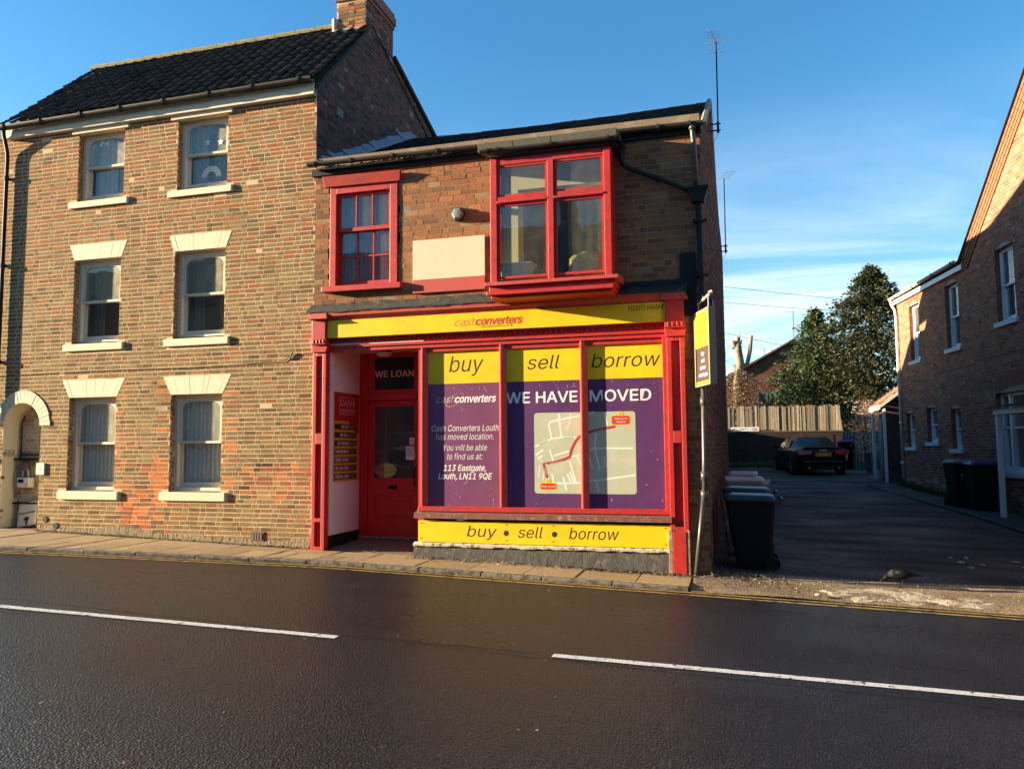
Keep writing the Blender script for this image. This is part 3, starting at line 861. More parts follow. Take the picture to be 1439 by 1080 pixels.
def sash_window(a, b, z0, z1, sill, sillh, seed, split=.5):
    d = .11
    mb = MB(); j = .075
    mb.box(a, a+j, d, d+.15, z0, z1); mb.box(b-j, b, d, d+.15, z0, z1); mb.box(a+j, b-j, d, d+.15, z1-.07, z1); mb.box(a+j, b-j, d, d+.15, z0, z0+.05)
    w = part('window', mb, M_CREAMW, LH, bevel=.004)
    zm = z0+(z1-z0)*split
    mb = MB(); sash_frame(mb, a+j, b-j, zm-.02, z1-.07, d+.015, d+.06, .05, .05, .04, arch=.10); part('sash', mb, M_CREAMW, w)
    mb = MB(); mb.box(a+j+.045, b-j-.045, d+.034, d+.038, zm+.015, z1-.11); part('pane', mb, M_GLASSD, w)
    mb = MB(); sash_frame(mb, a+j, b-j, z0+.05, zm+.02, d+.075, d+.12, .05, .04, .085); part('sash', mb, M_CREAMW, w)
    mb = MB(); mb.box(a+j+.045, b-j-.045, d+.095, d+.099, z0+.13, zm-.015); part('pane', mb, M_GLASS, w)
    mb = MB(); R = random.Random(seed)
    e0, e1 = .16, .11
    mb.hexa([(a-e0, -.04, z0-sillh), (b+e1, -.04, z0-sillh), (b+e1, .11, z0-sillh), (a-e0, .11, z0-sillh),
             (a-e0, -.04, z0-.025), (b+e1, -.04, z0-.025), (b+e1, .11, z0+.0), (a-e0, .11, z0+.0)])
    part('sill', mb, M_CREAM, w, bevel=.008)
    return w
k = 0
LW = {}
for ri, (z0, z1) in enumerate(ROWS):
    for ci, (a, b) in enumerate((WA, WB)):
        LW[ri, ci] = sash_window(a, b, z0, z1, 0, (.165, .15, .14)[ri], k); k += 1
class G:   # gathering of a tied curtain
    def __init__(s, side, lo): s.side, s.lo = side, lo
    def __call__(s, f): return s.lo+(1-s.lo)*(1-f)**1.0
for ci, (a, b) in enumerate((WA, WB)):
    curtain(LW[0, ci], a+.08, b-.08, 1.1, 2.68, .255, M_NETB, 10, .012, seed=ci+3)
    w = LW[2, ci]
    if ci == 0:
        curtain(w, a+.12, a+.56, 6.3, 7.5, .36, M_NET, 4, .025, seed=6); curtain(w, a+.55, b-.12, 6.3, 7.5, .42, M_CURT, 4, .02, seed=7)
    else:
        curtain(w, a+.10, a+.36, 6.3, 7.5, .36, M_CURTM, 3, .025, seed=8); curtain(w, a+.3, b-.1, 6.3, 7.5, .60, M_CURT, 5, .015, seed=9)
        # rainbow and star stickers on the panes
        mb = MB()
        for r0 in (.10, .135, .17):
            for i in range(10):
                t0, t1 = math.pi*i/10, math.pi*(i+1)/10
                mb.poly([(-8.72+r*math.cos(t), .198, 6.52+r*math.sin(t)) for r, t in ((r0, t0), (r0+.025, t0), (r0+.025, t1), (r0, t1))])
        part('rainbow_sticker', mb, M_WHITEP, w, fixn=False)
        for (sx, sz) in ((-8.76, 7.12), (-8.50, 7.10)):
            mb = MB(); mb.poly([(sx+(.07 if i % 2 == 0 else .03)*math.sin(i*math.pi/5), .136, sz+(.07 if i % 2 == 0 else .03)*math.cos(i*math.pi/5)) for i in range(10)])
            part('star_sticker', mb, M_WHITEP, w, fixn=False)
    w = LW[1, ci]
    curtain(w, a+.10, a+.34, 3.7, 5.1, .40, M_CURTD, 3, .03, seed=11+ci)
    if ci == 1:
        mb = MB(); mb.prism([(-9.0, 5.05), (-8.45, 5.0), (-8.5, 4.62), (-8.75, 4.55), (-9.02, 4.8)], lambda p, q, d: (p, .5+d+.03*math.sin(p*30), q), 0, .01); part('curtain', mb, M_CURT, w)  # pale sheet shaped like a reflection in the upper pane

# niche with the meter cupboard
mb = MB()
a0, a1 = ARC[0]-ARC[1], ARC[0]+ARC[1]; dep = .34; gb = gz(-12.4, 0)
prof = [(a0, gb-.05)]+[(ARC[0]-ARC[1]*math.cos(t), ARC[2]+ARC[1]*math.sin(t)) for t in lin(0, math.pi, 25)]+[(a1, gb-.05)]
vs = [(p, y, q) for y in (-.004, dep) for p, q in prof]; n = len(prof)
mb.add(vs, [(i, i+1, n+i+1, n+i) for i in range(n-1)])
part('niche_lining', mb, M_CREAM, LH)
def tone_wash(u, z, R): return pick(R, [(3, (.48, .42, .31)), (2, (.42, .35, .25)), (1, (.32, .26, .18))])
Mb_ = frame((0, dep, 0), (0, -1, 0))
nb = part('niche_back', wall_sheet(Mb_, [a0, a1], [gb-.1, 2.7], []), M_CREAM, LH)
lay(LH, nb, Mb_, gb, 2.66, lambda z0, z1: [(a0, a1)] if z1 < ARC[2] else [(ARC[0]-math.sqrt(max(0, ARC[1]**2-(z1-ARC[2])**2)), ARC[0]+math.sqrt(max(0, ARC[1]**2-(z1-ARC[2])**2)))], .218, .103, .0742, .008, tone_wash, vis=False, relief=.004)
R = random.Random(2); mb = MB(); nv = 21
for i in range(nv):
    t0, t1 = math.pi*i/nv+.008, math.pi*(i+1)/nv-.008; r0, r1 = ARC[1]-.002, ARC[1]+.22+R.uniform(-.008, .008); p = -.012-R.uniform(0, .005)
    c = [(ARC[0]+r*math.cos(t), ARC[2]+r*math.sin(t)) for r, t in ((r0, t0), (r1, t0), (r1, t1), (r0, t1))]
    mb.hexa([(x, p, z) for x, z in c]+[(x, .05, z) for x, z in c])
part('arch_ring', mb, M_CREAM, LH)
mb = MB(); mb.box(a0, a1, .0, dep, gb-.1, gb+.015); part('niche_floor', mb, mat('red_quarry_tile', (.10, .028, .018), .8, .2, 20), LH)
mb = MB(); mb.box(a0+.02, a1-.01, .22, dep, 1.60, 1.635); mb.box(a0+.02, a1-.01, .22, dep, .80, .83); part('shelf', mb, M_DARKPL, LH)
mb = MB(); mb.tube([(a0+.09, .30, 1.63), (a0+.09, .30, 2.28), (a0+.16, .30, 2.42)], .012, 6); mb.tube([(a0+.09, .30, 1.70), (a1-.06, .30, 1.70)], .012, 6); part('cable', mb, M_DARKPL, LH)
mb = MB(); mb.box(a1-.12, a1-.05, .27, dep, 1.66, 2.35); part('trunking', mb, M_WHITE, LH, bevel=.006)
for k, (xx, zz2, s, off, tx) in enumerate(((-12.86, 1.66, .20, .0, '58'),)):
    text('lettering', '58A', LH, (a0+.004, .13, 1.67), .17, M_BLACK, .21, shear=.2, bold=.0, R=frame((0, 0, 0), (1, 0, 0)) @ Matrix.Rotation(rad(90), 4, 'X'))
mt = empty('gas_meter', (-12.6, .26, 1.15), 'white and grey gas meter on the dark shelf inside the arched niche', 'meter')
mb = MB(); mb.box(-12.74, -12.46, .18, .31, 1.10, 1.28); part('body', mb, M_WHITE, mt, bevel=.015)
mb = MB(); mb.box(-12.70, -12.58, .172, .185, 1.19, 1.25); part('display', mb, M_DARKPL, mt)
mb = MB(); mb.box(-12.52, -12.48, .172, .185, 1.13, 1.19); part('sticker', mb, M_YELLOW, mt)
mb = MB(); mb.tube([(-12.66, .25, 1.27), (-12.66, .25, 1.42), (-12.56, .25, 1.47), (-12.54, .25, 1.27)], .028, 8); mb.tube([(-12.84, .27, .9), (-12.84, .25, 1.38), (-12.72, .25, 1.44)], .016, 8); part('pipe', mb, M_CHROME, mt, smooth=True)
mb = MB(); mb.box(-12.74, -12.56, .2, .3, 1.4, 1.55); part('regulator', mb, mat('dull_brown_metal', (.12, .08, .06), .5), mt, bevel=.03)
ld = empty('meter_box_lid', (-12.55, .2, gb), 'cream plastic meter box lid leaning in the niche below the shelf', 'lid')
Ml = Matrix.Translation((-12.62, .13, gb+.015)) @ Matrix.Rotation(rad(-10), 4, 'Y') @ Matrix.Rotation(rad(-14), 4, 'X')
mb = MB(); mb.box(-.02, .40, 0, .03, 0, .44); part('panel', mb, M_CREAMW, ld, bevel=.012, M=Ml)
mb = MB(); mb.box(.0, .38, -.012, 0, .235, .245); mb.box(.16, .24, -.016, 0, .10, .16); mb.box(.2, .22, -.014, 0, .02, .12); part('latch', mb, M_DARKPL, ld, M=Ml)
mb = MB(); mb.box(-12.08, -11.90, -.025, .0, 1.34, 1.55); np_ = part('number_plate', mb, M_CREAMW, LH, bevel=.004, label='small cream plate beside the arch')
text('lettering', '58', LH, (-11.99, -.027, 1.43), .06, mat('grey_print', (.4, .38, .33), .6), .07)
# air bricks, old holes, cable
mb = MB()
for (xx, zz2) in ((-11.86, .56), (-11.62, .45)):
    mb.tube([(xx, -.012, zz2), (xx, .02, zz2)], .055, 10)
part('waste_outlet', mb, M_DARKPL, LH)
mb = MB(); mb.tube([(-13.4, -.014, 3.13), (-12, -.014, 3.155), (-10.2, -.014, 3.165), (-8.9, -.016, 3.15), (-7.9, -.016, 3.17), (-7.1, -.014, 3.19), (-7.02, -.016, 3.24), (-6.95, -.02, 3.30)], .0045, 6); mb.tube([(-6.98, -.015, 3.22), (-6.92, -.03, 3.33)], .014, 6); part('wall_cable', mb, M_DARKPL, LH)
mb = MB()
for i in range(4): mb.box(-7.62+i*.05, -7.585+i*.05, -.02, .0, .31, .42)
mb.box(-7.65, -7.40, -.012, .0, .29, .44); part('air_brick', mb, mat('old_terracotta', (.16, .10, .08), .9, .3, 30), LH)
# eaves: cream fascia, gutter with brackets, downpipe with swan neck
mb = MB(); mb.box(-13.05, LX1+.0, -.105, -.085, 7.60, 7.80); mb.box(-13.05, LX1, -.085, .0, 7.602, 7.622); part('fascia_board', mb, M_CREAMW, LH, bevel=.004)
def gutter(name, p0, p1, r, material, parent, brackets, bmat):
    mb = MB(); p0, p1 = Vector(p0), Vector(p1); d = (p1-p0).normalized(); o_ = Vector((d.y, -d.x, 0)).normalized()
    n = 9; rings = []
    for P in (p0, p1):
        outer = [P+r*(math.cos(t)*o_+math.sin(t)*Vector((0, 0, 1))) for t in lin(math.pi, 2*math.pi, n)]
        inner = [P+(r-.006)*(math.cos(t)*o_+math.sin(t)*Vector((0, 0, 1))) for t in lin(2*math.pi, math.pi, n)]
        rings.append(outer+inner)
    mb.loft(rings)
    g = part(name, mb, material, parent, smooth=False)
    for f in brackets:
        P = p0+(p1-p0)*f; mb = MB(); rr = r+.012
        rings = []
        for s_ in (-.02, .02):
            Q = P+d*s_
            rings.append([Q+rr*(math.cos(t)*o_+math.sin(t)*Vector((0, 0, 1))) for t in lin(math.pi*.98, 2.05*math.pi, n)]+[Q+(r)*(math.cos(t)*o_+math.sin(t)*Vector((0, 0, 1))) for t in lin(2.05*math.pi, math.pi*.98, n)])
        mb.loft(rings); part('bracket', mb, bmat, g)
    return g
gutter('gutter', (-13.08, -.205, 7.79), (LX1+.02, -.205, 7.83), .062, M_GUTTER, LH, [.02, .15, .29, .42, .56, .70, .83, .965], M_PIPEBLK)
dpl = MB(); dpl.tube([(-13.02, -.165, 7.76), (-13.02, -.16, 7.66), (-13.02, -.07, 7.35), (-13.02, -.06, 7.2), (-13.02, -.06, .35)], .034, 10)
dpo = part('downpipe', dpl, M_PIPEBLK, LH, smooth=True)
for zc_ in (6.85, 5.2, 3.4, 1.6):
    mb = MB(); mb.tube([(-13.02, -.06, zc_-.04), (-13.02, -.06, zc_+.04)], .046, 10); mb.box(-13.08, -12.96, -.03, 0, zc_-.015, zc_+.015); part('bracket', mb, M_PIPEBLK, dpo)
# roof
RZ0, RY0, RZ1, RY1 = 7.83, -.17, 9.93, 1.98
rl = Vector((0, RY1-RY0, RZ1-RZ0)); rlen = rl.length; rdir = rl.normalized(); rnor = Vector((0, -rdir.z, rdir.y))
mb = MB(); off = rnor*.03
mb.add([(-13.1, RY0-off.y+.02, RZ0-.05), (LX1+.03, RY0-off.y+.02, RZ0-.05), (LX1+.03, RY1, RZ1-.05), (-13.1, RY1, RZ1-.05), (LX1+.03, 8.2, 7.4), (-13.1, 8.2, 7.4)], [(0, 1, 2, 3), (3, 2, 4, 5)])
roofL = part('roof', mb, mat('roof_underlay', (.05, .045, .04), .9), LH)
def tile_mesh():
    mb = MB(); W_, L_ = .312, .345
    prof = [(0, .004), (.10, -.010), (.28, -.020), (.46, -.012), (.58, .012), (.70, .036), (.82, .040), (.93, .026), (1.03, .004)]
    n = len(prof); vs = []
    for (yy, dz) in ((0, .030), (L_, -.004)):
        vs += [(t*W_, yy, h+dz) for t, h in prof]
    vs += [(t*W_, 0.004, h+.030-.026) for t, h in prof]
    fs = [(i, i+1, n+i+1, n+i) for i in range(n-1)]+[(2*n+i, 2*n+i+1, i+1, i) for i in range(n-1)]
    mb.add(vs, fs); return mb
tme = mesh_of('roof_tile', tile_mesh()); tme.materials.append(M_TILE)
for p in tme.polygons: p.use_smooth = False
Rm = Matrix.Identity(4)
for i in range(3): Rm[i][0], Rm[i][1], Rm[i][2] = (1, 0, 0)[i], rdir[i], rnor[i]
R = random.Random(19); rows = 11; cols = 27; cw = (LX1+.03+13.1)/cols; gl_ = (rlen+.02)/rows
for r in range(rows):
    for c in range(cols):
        P = Vector((-13.1+c*cw, RY0, RZ0))+rdir*(r*gl_)+rnor*(.012+R.uniform(-.004, .007))+rdir*R.gauss(0, .008)
        if P.x > -7.25 and r > 9: continue
        o = bpy.data.objects.new('roof_tile', tme); COL.objects.link(o); o.parent = roofL
        o.matrix_local = WM[LH.name].inverted() @ Matrix.Translation(P) @ Rm @ Matrix.Rotation(R.gauss(0, .012), 4, 'Z') @ Matrix.Rotation(R.gauss(0, .012), 4, 'Y') @ Matrix.Diagonal((cw/.312, 1, 1, 1))
        k = R.uniform(.6, 1.35); o.color = (.046*k, .034*k, .027*k, 1)
x = -13.1
while x < -7.2:
    mb = MB(); w = min(.45, -7.16-x)
    rings = []
    for xx in (x+.004, x+w-.004):
        rings.append([(xx, RY1+.13*math.cos(t), RZ1-.03+.12*math.sin(t)+R.uniform(0, .006)) for t in lin(math.pi*1.05, -.05*math.pi, 9)])
    mb.loft(rings); part('ridge_tile', mb, M_RIDGE, roofL); x += w
# gable wall towards the shop, with the chimney
GXL = LX1
FGL = frame((GXL, 0, 0), (1, 0, 0))
def gtop(u):
    if u < 1.74: return 7.72+(9.62-7.72)*u/1.74
    if u < 2.95: return 9.75
    return 9.70-(u-2.95)*.345
mb = MB()
us = [0, .5, 1.0, 1.74, 2.34, 2.95, 4.0, 5.2, 8.0]
for i in range(len(us)-1):
    mb.add([FGL @ Vector(p) for p in ((us[i], 0, -.2), (us[i+1], 0, -.2), (us[i+1], 0, gtop(us[i+1]-.001)), (us[i], 0, gtop(us[i]+.001)))], [(0, 1, 2, 3)])
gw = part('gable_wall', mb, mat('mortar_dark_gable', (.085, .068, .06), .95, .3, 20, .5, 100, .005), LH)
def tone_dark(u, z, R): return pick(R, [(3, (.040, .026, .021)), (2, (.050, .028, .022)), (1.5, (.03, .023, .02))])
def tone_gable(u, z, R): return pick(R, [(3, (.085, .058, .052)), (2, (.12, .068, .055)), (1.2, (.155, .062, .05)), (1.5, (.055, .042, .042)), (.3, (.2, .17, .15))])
def spans_g(z0, z1):
    iv = []
    lo = 0.0; hi = 8.0
    if z1 > 7.72: lo = (z1-7.72)/(9.62-7.72)*1.74+.01
    if z1 > 7.96: hi = 2.95+(9.70-z1)/.345
    if z1 > 9.62: lo, hi = 1.75, 2.94
    return [(lo, hi)] if hi-lo > .1 else []
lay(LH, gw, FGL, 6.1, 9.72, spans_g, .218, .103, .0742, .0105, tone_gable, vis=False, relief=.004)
mb = MB(); mb.tube([(GXL+.03, -.05, 7.74), (GXL+.03, 1.74, 9.64)], .035, 6); mb.tube([(GXL+.03, 2.96, 9.72), (GXL+.03, 8.0, 7.98)], .05, 6); part('verge', mb, M_TAR, LH)
CX0, CX1, CY0, CY1 = -7.16, GXL, 1.74, 2.95
ch = MB(); ch.box(CX0, CX1, CY0, CY1, 9.2, 10.62); ch = part('chimney', ch, M_MORT_L, roofL)
def tone_ch(u, z, R): return pick(R, [(3, (.33, .18, .085)), (2, (.36, .15, .06)), (1.5, (.18, .12, .07)), (.8, (.09, .06, .045))])
lay(LH, ch, frame((CX0, CY0, 0), (0, -1, 0)), 9.3, 10.3, lambda a, b: [(0, CX1-CX0)], .218, .103, .0742, .0105, tone_ch, vis=False, rough_spots=lambda u, z, R: R.uniform(0, .008))
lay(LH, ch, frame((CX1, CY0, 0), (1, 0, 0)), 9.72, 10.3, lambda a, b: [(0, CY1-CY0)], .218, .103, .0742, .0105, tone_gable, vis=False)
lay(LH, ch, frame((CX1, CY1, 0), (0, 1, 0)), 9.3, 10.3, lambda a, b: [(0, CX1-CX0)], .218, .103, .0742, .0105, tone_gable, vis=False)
for k, (e, z0, z1) in enumerate(((.03, 10.30, 10.38), (.055, 10.385, 10.55), (.03, 10.555, 10.64))):
    mb = MB(); mb.box(CX0-e, CX1+e, CY0-e, CY1+e, z0, z1); part('corbel', mb, mat('chimney_corbel_brick', (.17, .075, .055), .9, .3, 12, .5, 60, .008), ch, bevel=.01)
mb = MB()
for q in (-7.0, -6.72):
    mb.tube([(q, 2.35, 10.6), (q, 2.35, 10.95)], [.13, .11], 12)
part('chimney_pot', mb, mat('terracotta_pot', (.33, .15, .08), .85, .2, 10), ch)
mb = MB(); mb.tube([(CX0-.02, CY0-.03, 9.70), (CX1-.05, CY0-.03, 9.68)], .045, 6); mb.tube([(CX0-.03, CY0-.02, 9.70), (CX0-.06, CY0+.02, 9.98)], .055, 6); part('flashing', mb, mat('pale_mortar_flaunching', (.36, .32, .26), .9, .3, 15, .5, 40, .01), ch)
# back, floor and far side so the house is a closed shell
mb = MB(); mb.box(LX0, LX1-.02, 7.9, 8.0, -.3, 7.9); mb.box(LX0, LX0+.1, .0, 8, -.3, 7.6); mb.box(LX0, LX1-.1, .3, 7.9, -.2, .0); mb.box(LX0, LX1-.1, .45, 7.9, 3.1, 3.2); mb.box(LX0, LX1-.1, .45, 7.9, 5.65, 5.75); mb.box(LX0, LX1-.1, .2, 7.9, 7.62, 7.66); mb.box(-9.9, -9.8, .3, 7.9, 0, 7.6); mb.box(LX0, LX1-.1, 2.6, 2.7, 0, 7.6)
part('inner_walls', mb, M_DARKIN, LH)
mb = MB(); mb.box(LX0, -12.98, -.02, 0.0, H_EAVE, 7.8); part('end_cap', mb, M_PIPEBLK, LH)
mb = MB(); mb.box(a0-.3, a1+.3, dep+.01, dep+.05, -.1, 2.9); part('niche_liner', mb, M_DARKIN, LH)
finish_bricks(LH)

# ================================================================== SHOP
SH = empty('corner_shop', (-3.5, 0.0, gz(-3.5, 0)), 'two storey brick shop with red shopfront, yellow fascia and purple window signs', 'shop')
SX0, SX1 = -6.545, -0.40
EZ = 6.22
FS = frame((0, 0, 0), (0, -1, 0))
RW = (-6.26, -5.09, 4.36, 6.00)     # red sash opening
BAY = (-3.40, -1.66, 4.05, 6.0)     # opening behind the bay
sh_holes = [RW, BAY, (-6.5, -.70, -.4, 3.95)]
fw_ = part('front_wall', wall_sheet(FS, [SX0, SX1], [-.3, EZ+.3], sh_holes), M_MORT_S, SH, fixn=False)
def tone_shop(u, z, R):
    right = clampf((u+1.9)/.3, 0, 1)  # bricks right of the bay toned darker, its shade put into the colour
    soot = clampf((-5.3-u)/.6, 0, 1)
    patch = math.sin(u*2.1+z*1.3)*.5+.5
    c = pick(R, [(2.6*(1-.5*right), (.33, .138, .055)), (2.2, (.285, .125, .056)), (1.2, (.245, .118, .058)), (.4*patch, (.36, .165, .068)), (.25+soot*2.0, (.19, .098, .052)), (2.4*right, (.215, .082, .048)), (.25, (.29, .19, .10))])
    return c
def spans_shop(z0, z1):
    zm = (z0+z1)/2; iv = [(SX0, SX1)]
    for (a, b, c, d) in ((RW[0]-.02, RW[1]+.02, RW[2]-.06, RW[3]+.14), (BAY[0]-.02, BAY[1]+.02, BAY[2]-.1, BAY[3]+.2), (-6.6, -.67, -1, 4.02)):
        if c < zm < d: iv = sub(iv, a, b)
    return iv
lay(SH, fw_, FS, .0, EZ+.02, spans_shop, .226, .107, .0835, .0125, tone_shop, 'garden', relief=.0020, jit=.0012, rough_spots=lambda u, z, R: (-R.uniform(0, .003) if R.random() < .05 else 0)+(R.uniform(-.001, .005) if z > 5.9 else 0))
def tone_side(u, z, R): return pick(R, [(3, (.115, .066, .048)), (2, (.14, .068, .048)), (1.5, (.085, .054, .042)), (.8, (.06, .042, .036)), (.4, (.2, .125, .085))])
SN = Vector((10.7, -.14, 0)).normalized()
FSD = frame((SX1, 0, 0), SN)
def stop_(u):
    if u < 3.8: return 6.25+(8.27-6.25)*u/3.8
    return 8.27-(u-3.8)*.248 if u < 6.5 else 7.60-(u-6.5)*.131
mb = MB(); us = [0, 1.2, 2.5, 3.8, 6.5, 8.5, 10.7]
for i in range(len(us)-1):
    mb.add([FSD @ Vector(p) for p in ((us[i], 0, -.3), (us[i+1], 0, -.3), (us[i+1], 0, stop_(us[i+1])), (us[i], 0, stop_(us[i])))], [(0, 1, 2, 3)])
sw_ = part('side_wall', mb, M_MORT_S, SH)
def spans_side(z0, z1):
    lo, hi = .0, 10.7
    if z1 > 6.25: lo = (z1-6.25)/(8.27-6.25)*3.8
    if z1 > 7.6: hi = 3.8+(8.27-z1)/.248
    elif z1 > 7.05: hi = 6.5+(7.6-z1)/.131
    return [(lo, hi)] if hi-lo > .1 else []
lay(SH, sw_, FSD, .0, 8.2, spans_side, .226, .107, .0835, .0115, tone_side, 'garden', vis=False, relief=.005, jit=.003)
# rear range
mb = MB(); E0 = FSD @ Vector((10.7, 0, 0)); mb.box(-6.3, E0.x-.05, 10.7, 11.9, -.2, 5.85)
mb.box(-6.3, -.6, 11.9, 20.2, -.2, 3.75); part('rear_range', mb, mat('rear_brick', (.19, .09, .06), .9, .3, 12, .4, 60, .006), SH)
# roof: small dark tiles lost under moss, front slope and back slope
mb = MB()
def rp(x, u, lift=0):   # point on the roof; the ridge sags a little in the middle
    sag = -.05*math.sin(math.pi*clampf((x-SX0)/(SX1-SX0), 0, 1))*min(u/3.8, 1)
    z = (6.28+(8.32-6.28)*(u+.12)/3.92) if u <= 3.8 else (8.32-(u-3.8)*.248 if u < 6.5 else 7.65-(u-6.5)*.131)
    return (x, u, z+sag+lift)
roofS = MB()
for k in range(14):
    xa, xb = SX0+(SX1+.09-SX0)*k/14, SX0+(SX1+.09-SX0)*(k+1)/14
    roofS.add([rp(xa, -.12), rp(xb, -.12), rp(xb, 3.8), rp(xa, 3.8), rp(xb, 6.5), rp(xa, 6.5), rp(xb, 10.75), rp(xa, 10.75)], [(0, 1, 2, 3), (3, 2, 4, 5), (5, 4, 6, 7)])
roofS = part('roof', roofS, mat('dark_roof_felt', (.03, .028, .025), .9), SH)  # dark felt base under the tiles
R = random.Random(77); mb = MB(); u = -.12; row = 0
while u < 3.72:
    x = SX0+.02-(.08 if row % 2 else 0)
    while x < SX1+.08:
        w = .165; xa, xb = max(x, SX0), min(x+w-.006, SX1+.10)
        if xb-xa > .03:
            k = R.uniform(.6, 1.35); mb.cur = (.040*k, .037*k, .033*k)
            l0, l1 = .022+R.uniform(0, .012), .006
            a, b, c, d = rp(xa, u, l0), rp(xb, u, l0+R.uniform(-.004, .004)), rp(xb, min(u+.17, 3.8), l1), rp(xa, min(u+.17, 3.8), l1)
            e, f = rp(xa, u, l0-.014), rp(xb, u, l0-.014)
            mb.add([a, b, c, d, e, f], [(0, 1, 2, 3), (4, 5, 1, 0)])
        x += w
    u += .105; row += 1
o = part('roof_tile', mb, M_TILE, SH, tone=True, kind='stuff')
mb = MB()
for i in range(900):
    x = SX0+.3+(SX1-SX0-.25)*R.random()**.6; u = -.1+abs(R.gauss(0, .55))*(.4+.6*(x-SX0)/(SX1-SX0))
    if u > 3: continue
    s = R.uniform(.015, .045); p = Vector(rp(x, u, .02)); a = R.uniform(0, 6)
    ring = [p+Vector((math.cos(a+t)*s*R.uniform(.7, 1.2), math.sin(a+t)*s, 0)) for t in (0, 1.26, 2.51, 3.77, 5.03)]
    mb.add(ring+[p+Vector((0, 0, s*R.uniform(.6, 1.1)))], [(i2, (i2+1) % 5, 5) for i2 in range(5)])
part('roof_moss', mb, M_MOSS, SH, kind='stuff')
mb = MB(); mb.tube([rp(SX1+.06, -.14, .02), rp(SX1+.06, 3.8, .03), rp(SX1+.06, 6.5, .02), rp(SX1+.06, 10.7, .02)], .05, 6); part('verge', mb, mat('pale_cement_fillet', (.2, .18, .14), .9, .3, 15), SH)
mb = MB(); n = 26
for k in range(n):
    u0, u1 = -.05+3.8*k/n, -.05+3.8*(k+1)/n; j = R.uniform(-.02, .02)
    mb.add([(SX0+.012, u0, rp(0, max(u0, -.1))[2]+.20+j), (SX0+.012, u1, rp(0, u1)[2]+.20+j), (SX0+.20, u1, rp(0, u1)[2]+.045), (SX0+.20, u0, rp(0, max(u0, -.1))[2]+.04+j*.3)], [(0, 1, 2, 3)])
part('lead_flashing', mb, M_LEAD, SH)
# gutter, black fascia, downpipe, hopper
mb = MB(); mb.box(SX0-.06, SX1+.02, -.05, -.0, 6.215, 6.33); part('fascia_board', mb, M_PIPEBLK, SH, bevel=.004)
gutter('gutter', (SX0-.08, -.125, 6.41), (SX1+.06, -.125, 6.34), .058, M_GUTTER, SH, [.02, .125, .24, .36, .49, .62, .75, .90, .97], M_PIPEGRY)
mb = MB(); mb.tube([(-.49, -.125, 6.29), (-.49, -.10, 6.2), (-.475, -.075, 6.0), (-.455, -.075, 5.35)], .036, 10); mb.tube([(-.49, -.12, 6.30), (-.49, -.12, 6.24)], .05, 10)
dp = part('downpipe', mb, M_PIPEGRY, SH, smooth=True)
mb = MB(); mb.hexa([(-.52, -.15, 5.19), (-.36, -.15, 5.19), (-.36, -.01, 5.19), (-.52, -.01, 5.19), (-.585, -.2, 5.37), (-.30, -.2, 5.37), (-.30, 0.0, 5.37), (-.585, 0.0, 5.37)])
mb.box(-.595, -.29, -.21, .0, 5.36, 5.395); mb.box(-.47, -.41, -.11, -.03, 5.1, 5.2); part('hopper', mb, M_PIPEBLK, SH, bevel=.006)
mb = MB(); mb.tube([(-.44, -.075, 5.2), (-.42, -.075, 4.1), (-.42, -.10, 3.95), (-.43, -.10, 3.0)], .042, 10)
for zc_ in (4.12, 4.9): mb.tube([(-.43, -.075, zc_), (-.43, -.075, zc_+.09)], .055, 10); mb.box(-.52, -.33, -.05, 0, zc_+.02, zc_+.06)
part('downpipe', mb, M_PIPEBLK, SH, smooth=True)
mb = MB(); mb.tube([(-.43, -.10, 3.05), (-.445, -.10, 1.55), (-.455, -.12, 1.1)], .036, 10); mb.tube([(-.45, -.105, 1.30), (-.452, -.11, 1.42)], .05, 10); mb.tube([(-.453, -.11, 1.06), (-.455, -.12, 1.16)], .055, 10); mb.tube([(-.435, -.1, 2.32), (-.437, -.1, 2.44)], .05, 10)
part('downpipe', mb, M_PIPEGRY, SH, smooth=True)
mb = MB(); mb.tube([(-.46, -.125, 1.14), (-.585, -.20, .06)], .033, 10); part('downpipe', mb, M_PIPEGRY, SH, smooth=True, label='loose grey lower length of downpipe kicked out at its foot')
mb = MB(); mb.tube([(-1.50, -.30, 5.99), (-1.50, -.10, 5.86), (-1.44, -.085, 5.80), (-.98, -.085, 5.585), (-.55, -.085, 5.37)], .033, 8); mb.tube([(-1.03, -.085, 5.61), (-.95, -.085, 5.57)], .043, 8); part('waste_pipe', mb, M_PIPEBLK, SH, smooth=True)
mb = MB(); mb.tube([(-1.5, -.09, 6.18), (-1.5, -.09, 6.02), (-1.5, -.2, 5.98)], .04, 8); part('waste_pipe', mb, M_PIPEBLK, SH, smooth=True)

# red sash window, first floor
a, b, c, d = RW
mb = MB()
mb.box(a-.01, a+.10, -.02, .12, c, d); mb.box(b-.12, b+.01, -.02, .12, c, d); mb.box(a+.10, b-.12, -.02, .12, d-.11, d)
wr = part('window', mb, M_RED, SH, bevel=.006)
mb = MB(); mb.prism([(a-.09, 6.01), (b+.06, 5.99), (b+.09, 6.15), (a-.12, 6.17)], lambda p, q, dd: (p, dd-(.05 if q > 6.1 else 0), q), -.055, .02); part('hood', mb, M_RED, wr, bevel=.005)
mb = MB(); mb.hexa([(a-.10, -.12, 4.27), (b+.11, -.12, 4.26), (b+.11, .1, 4.26), (a-.10, .1, 4.27), (a-.10, -.12, 4.36), (b+.11, -.12, 4.35), (b+.11, .1, 4.39), (a-.10, .1, 4.4)]); part('sill', mb, M_RED, wr, bevel=.008)
x0, x1 = a+.10, b-.12; zm = 5.29
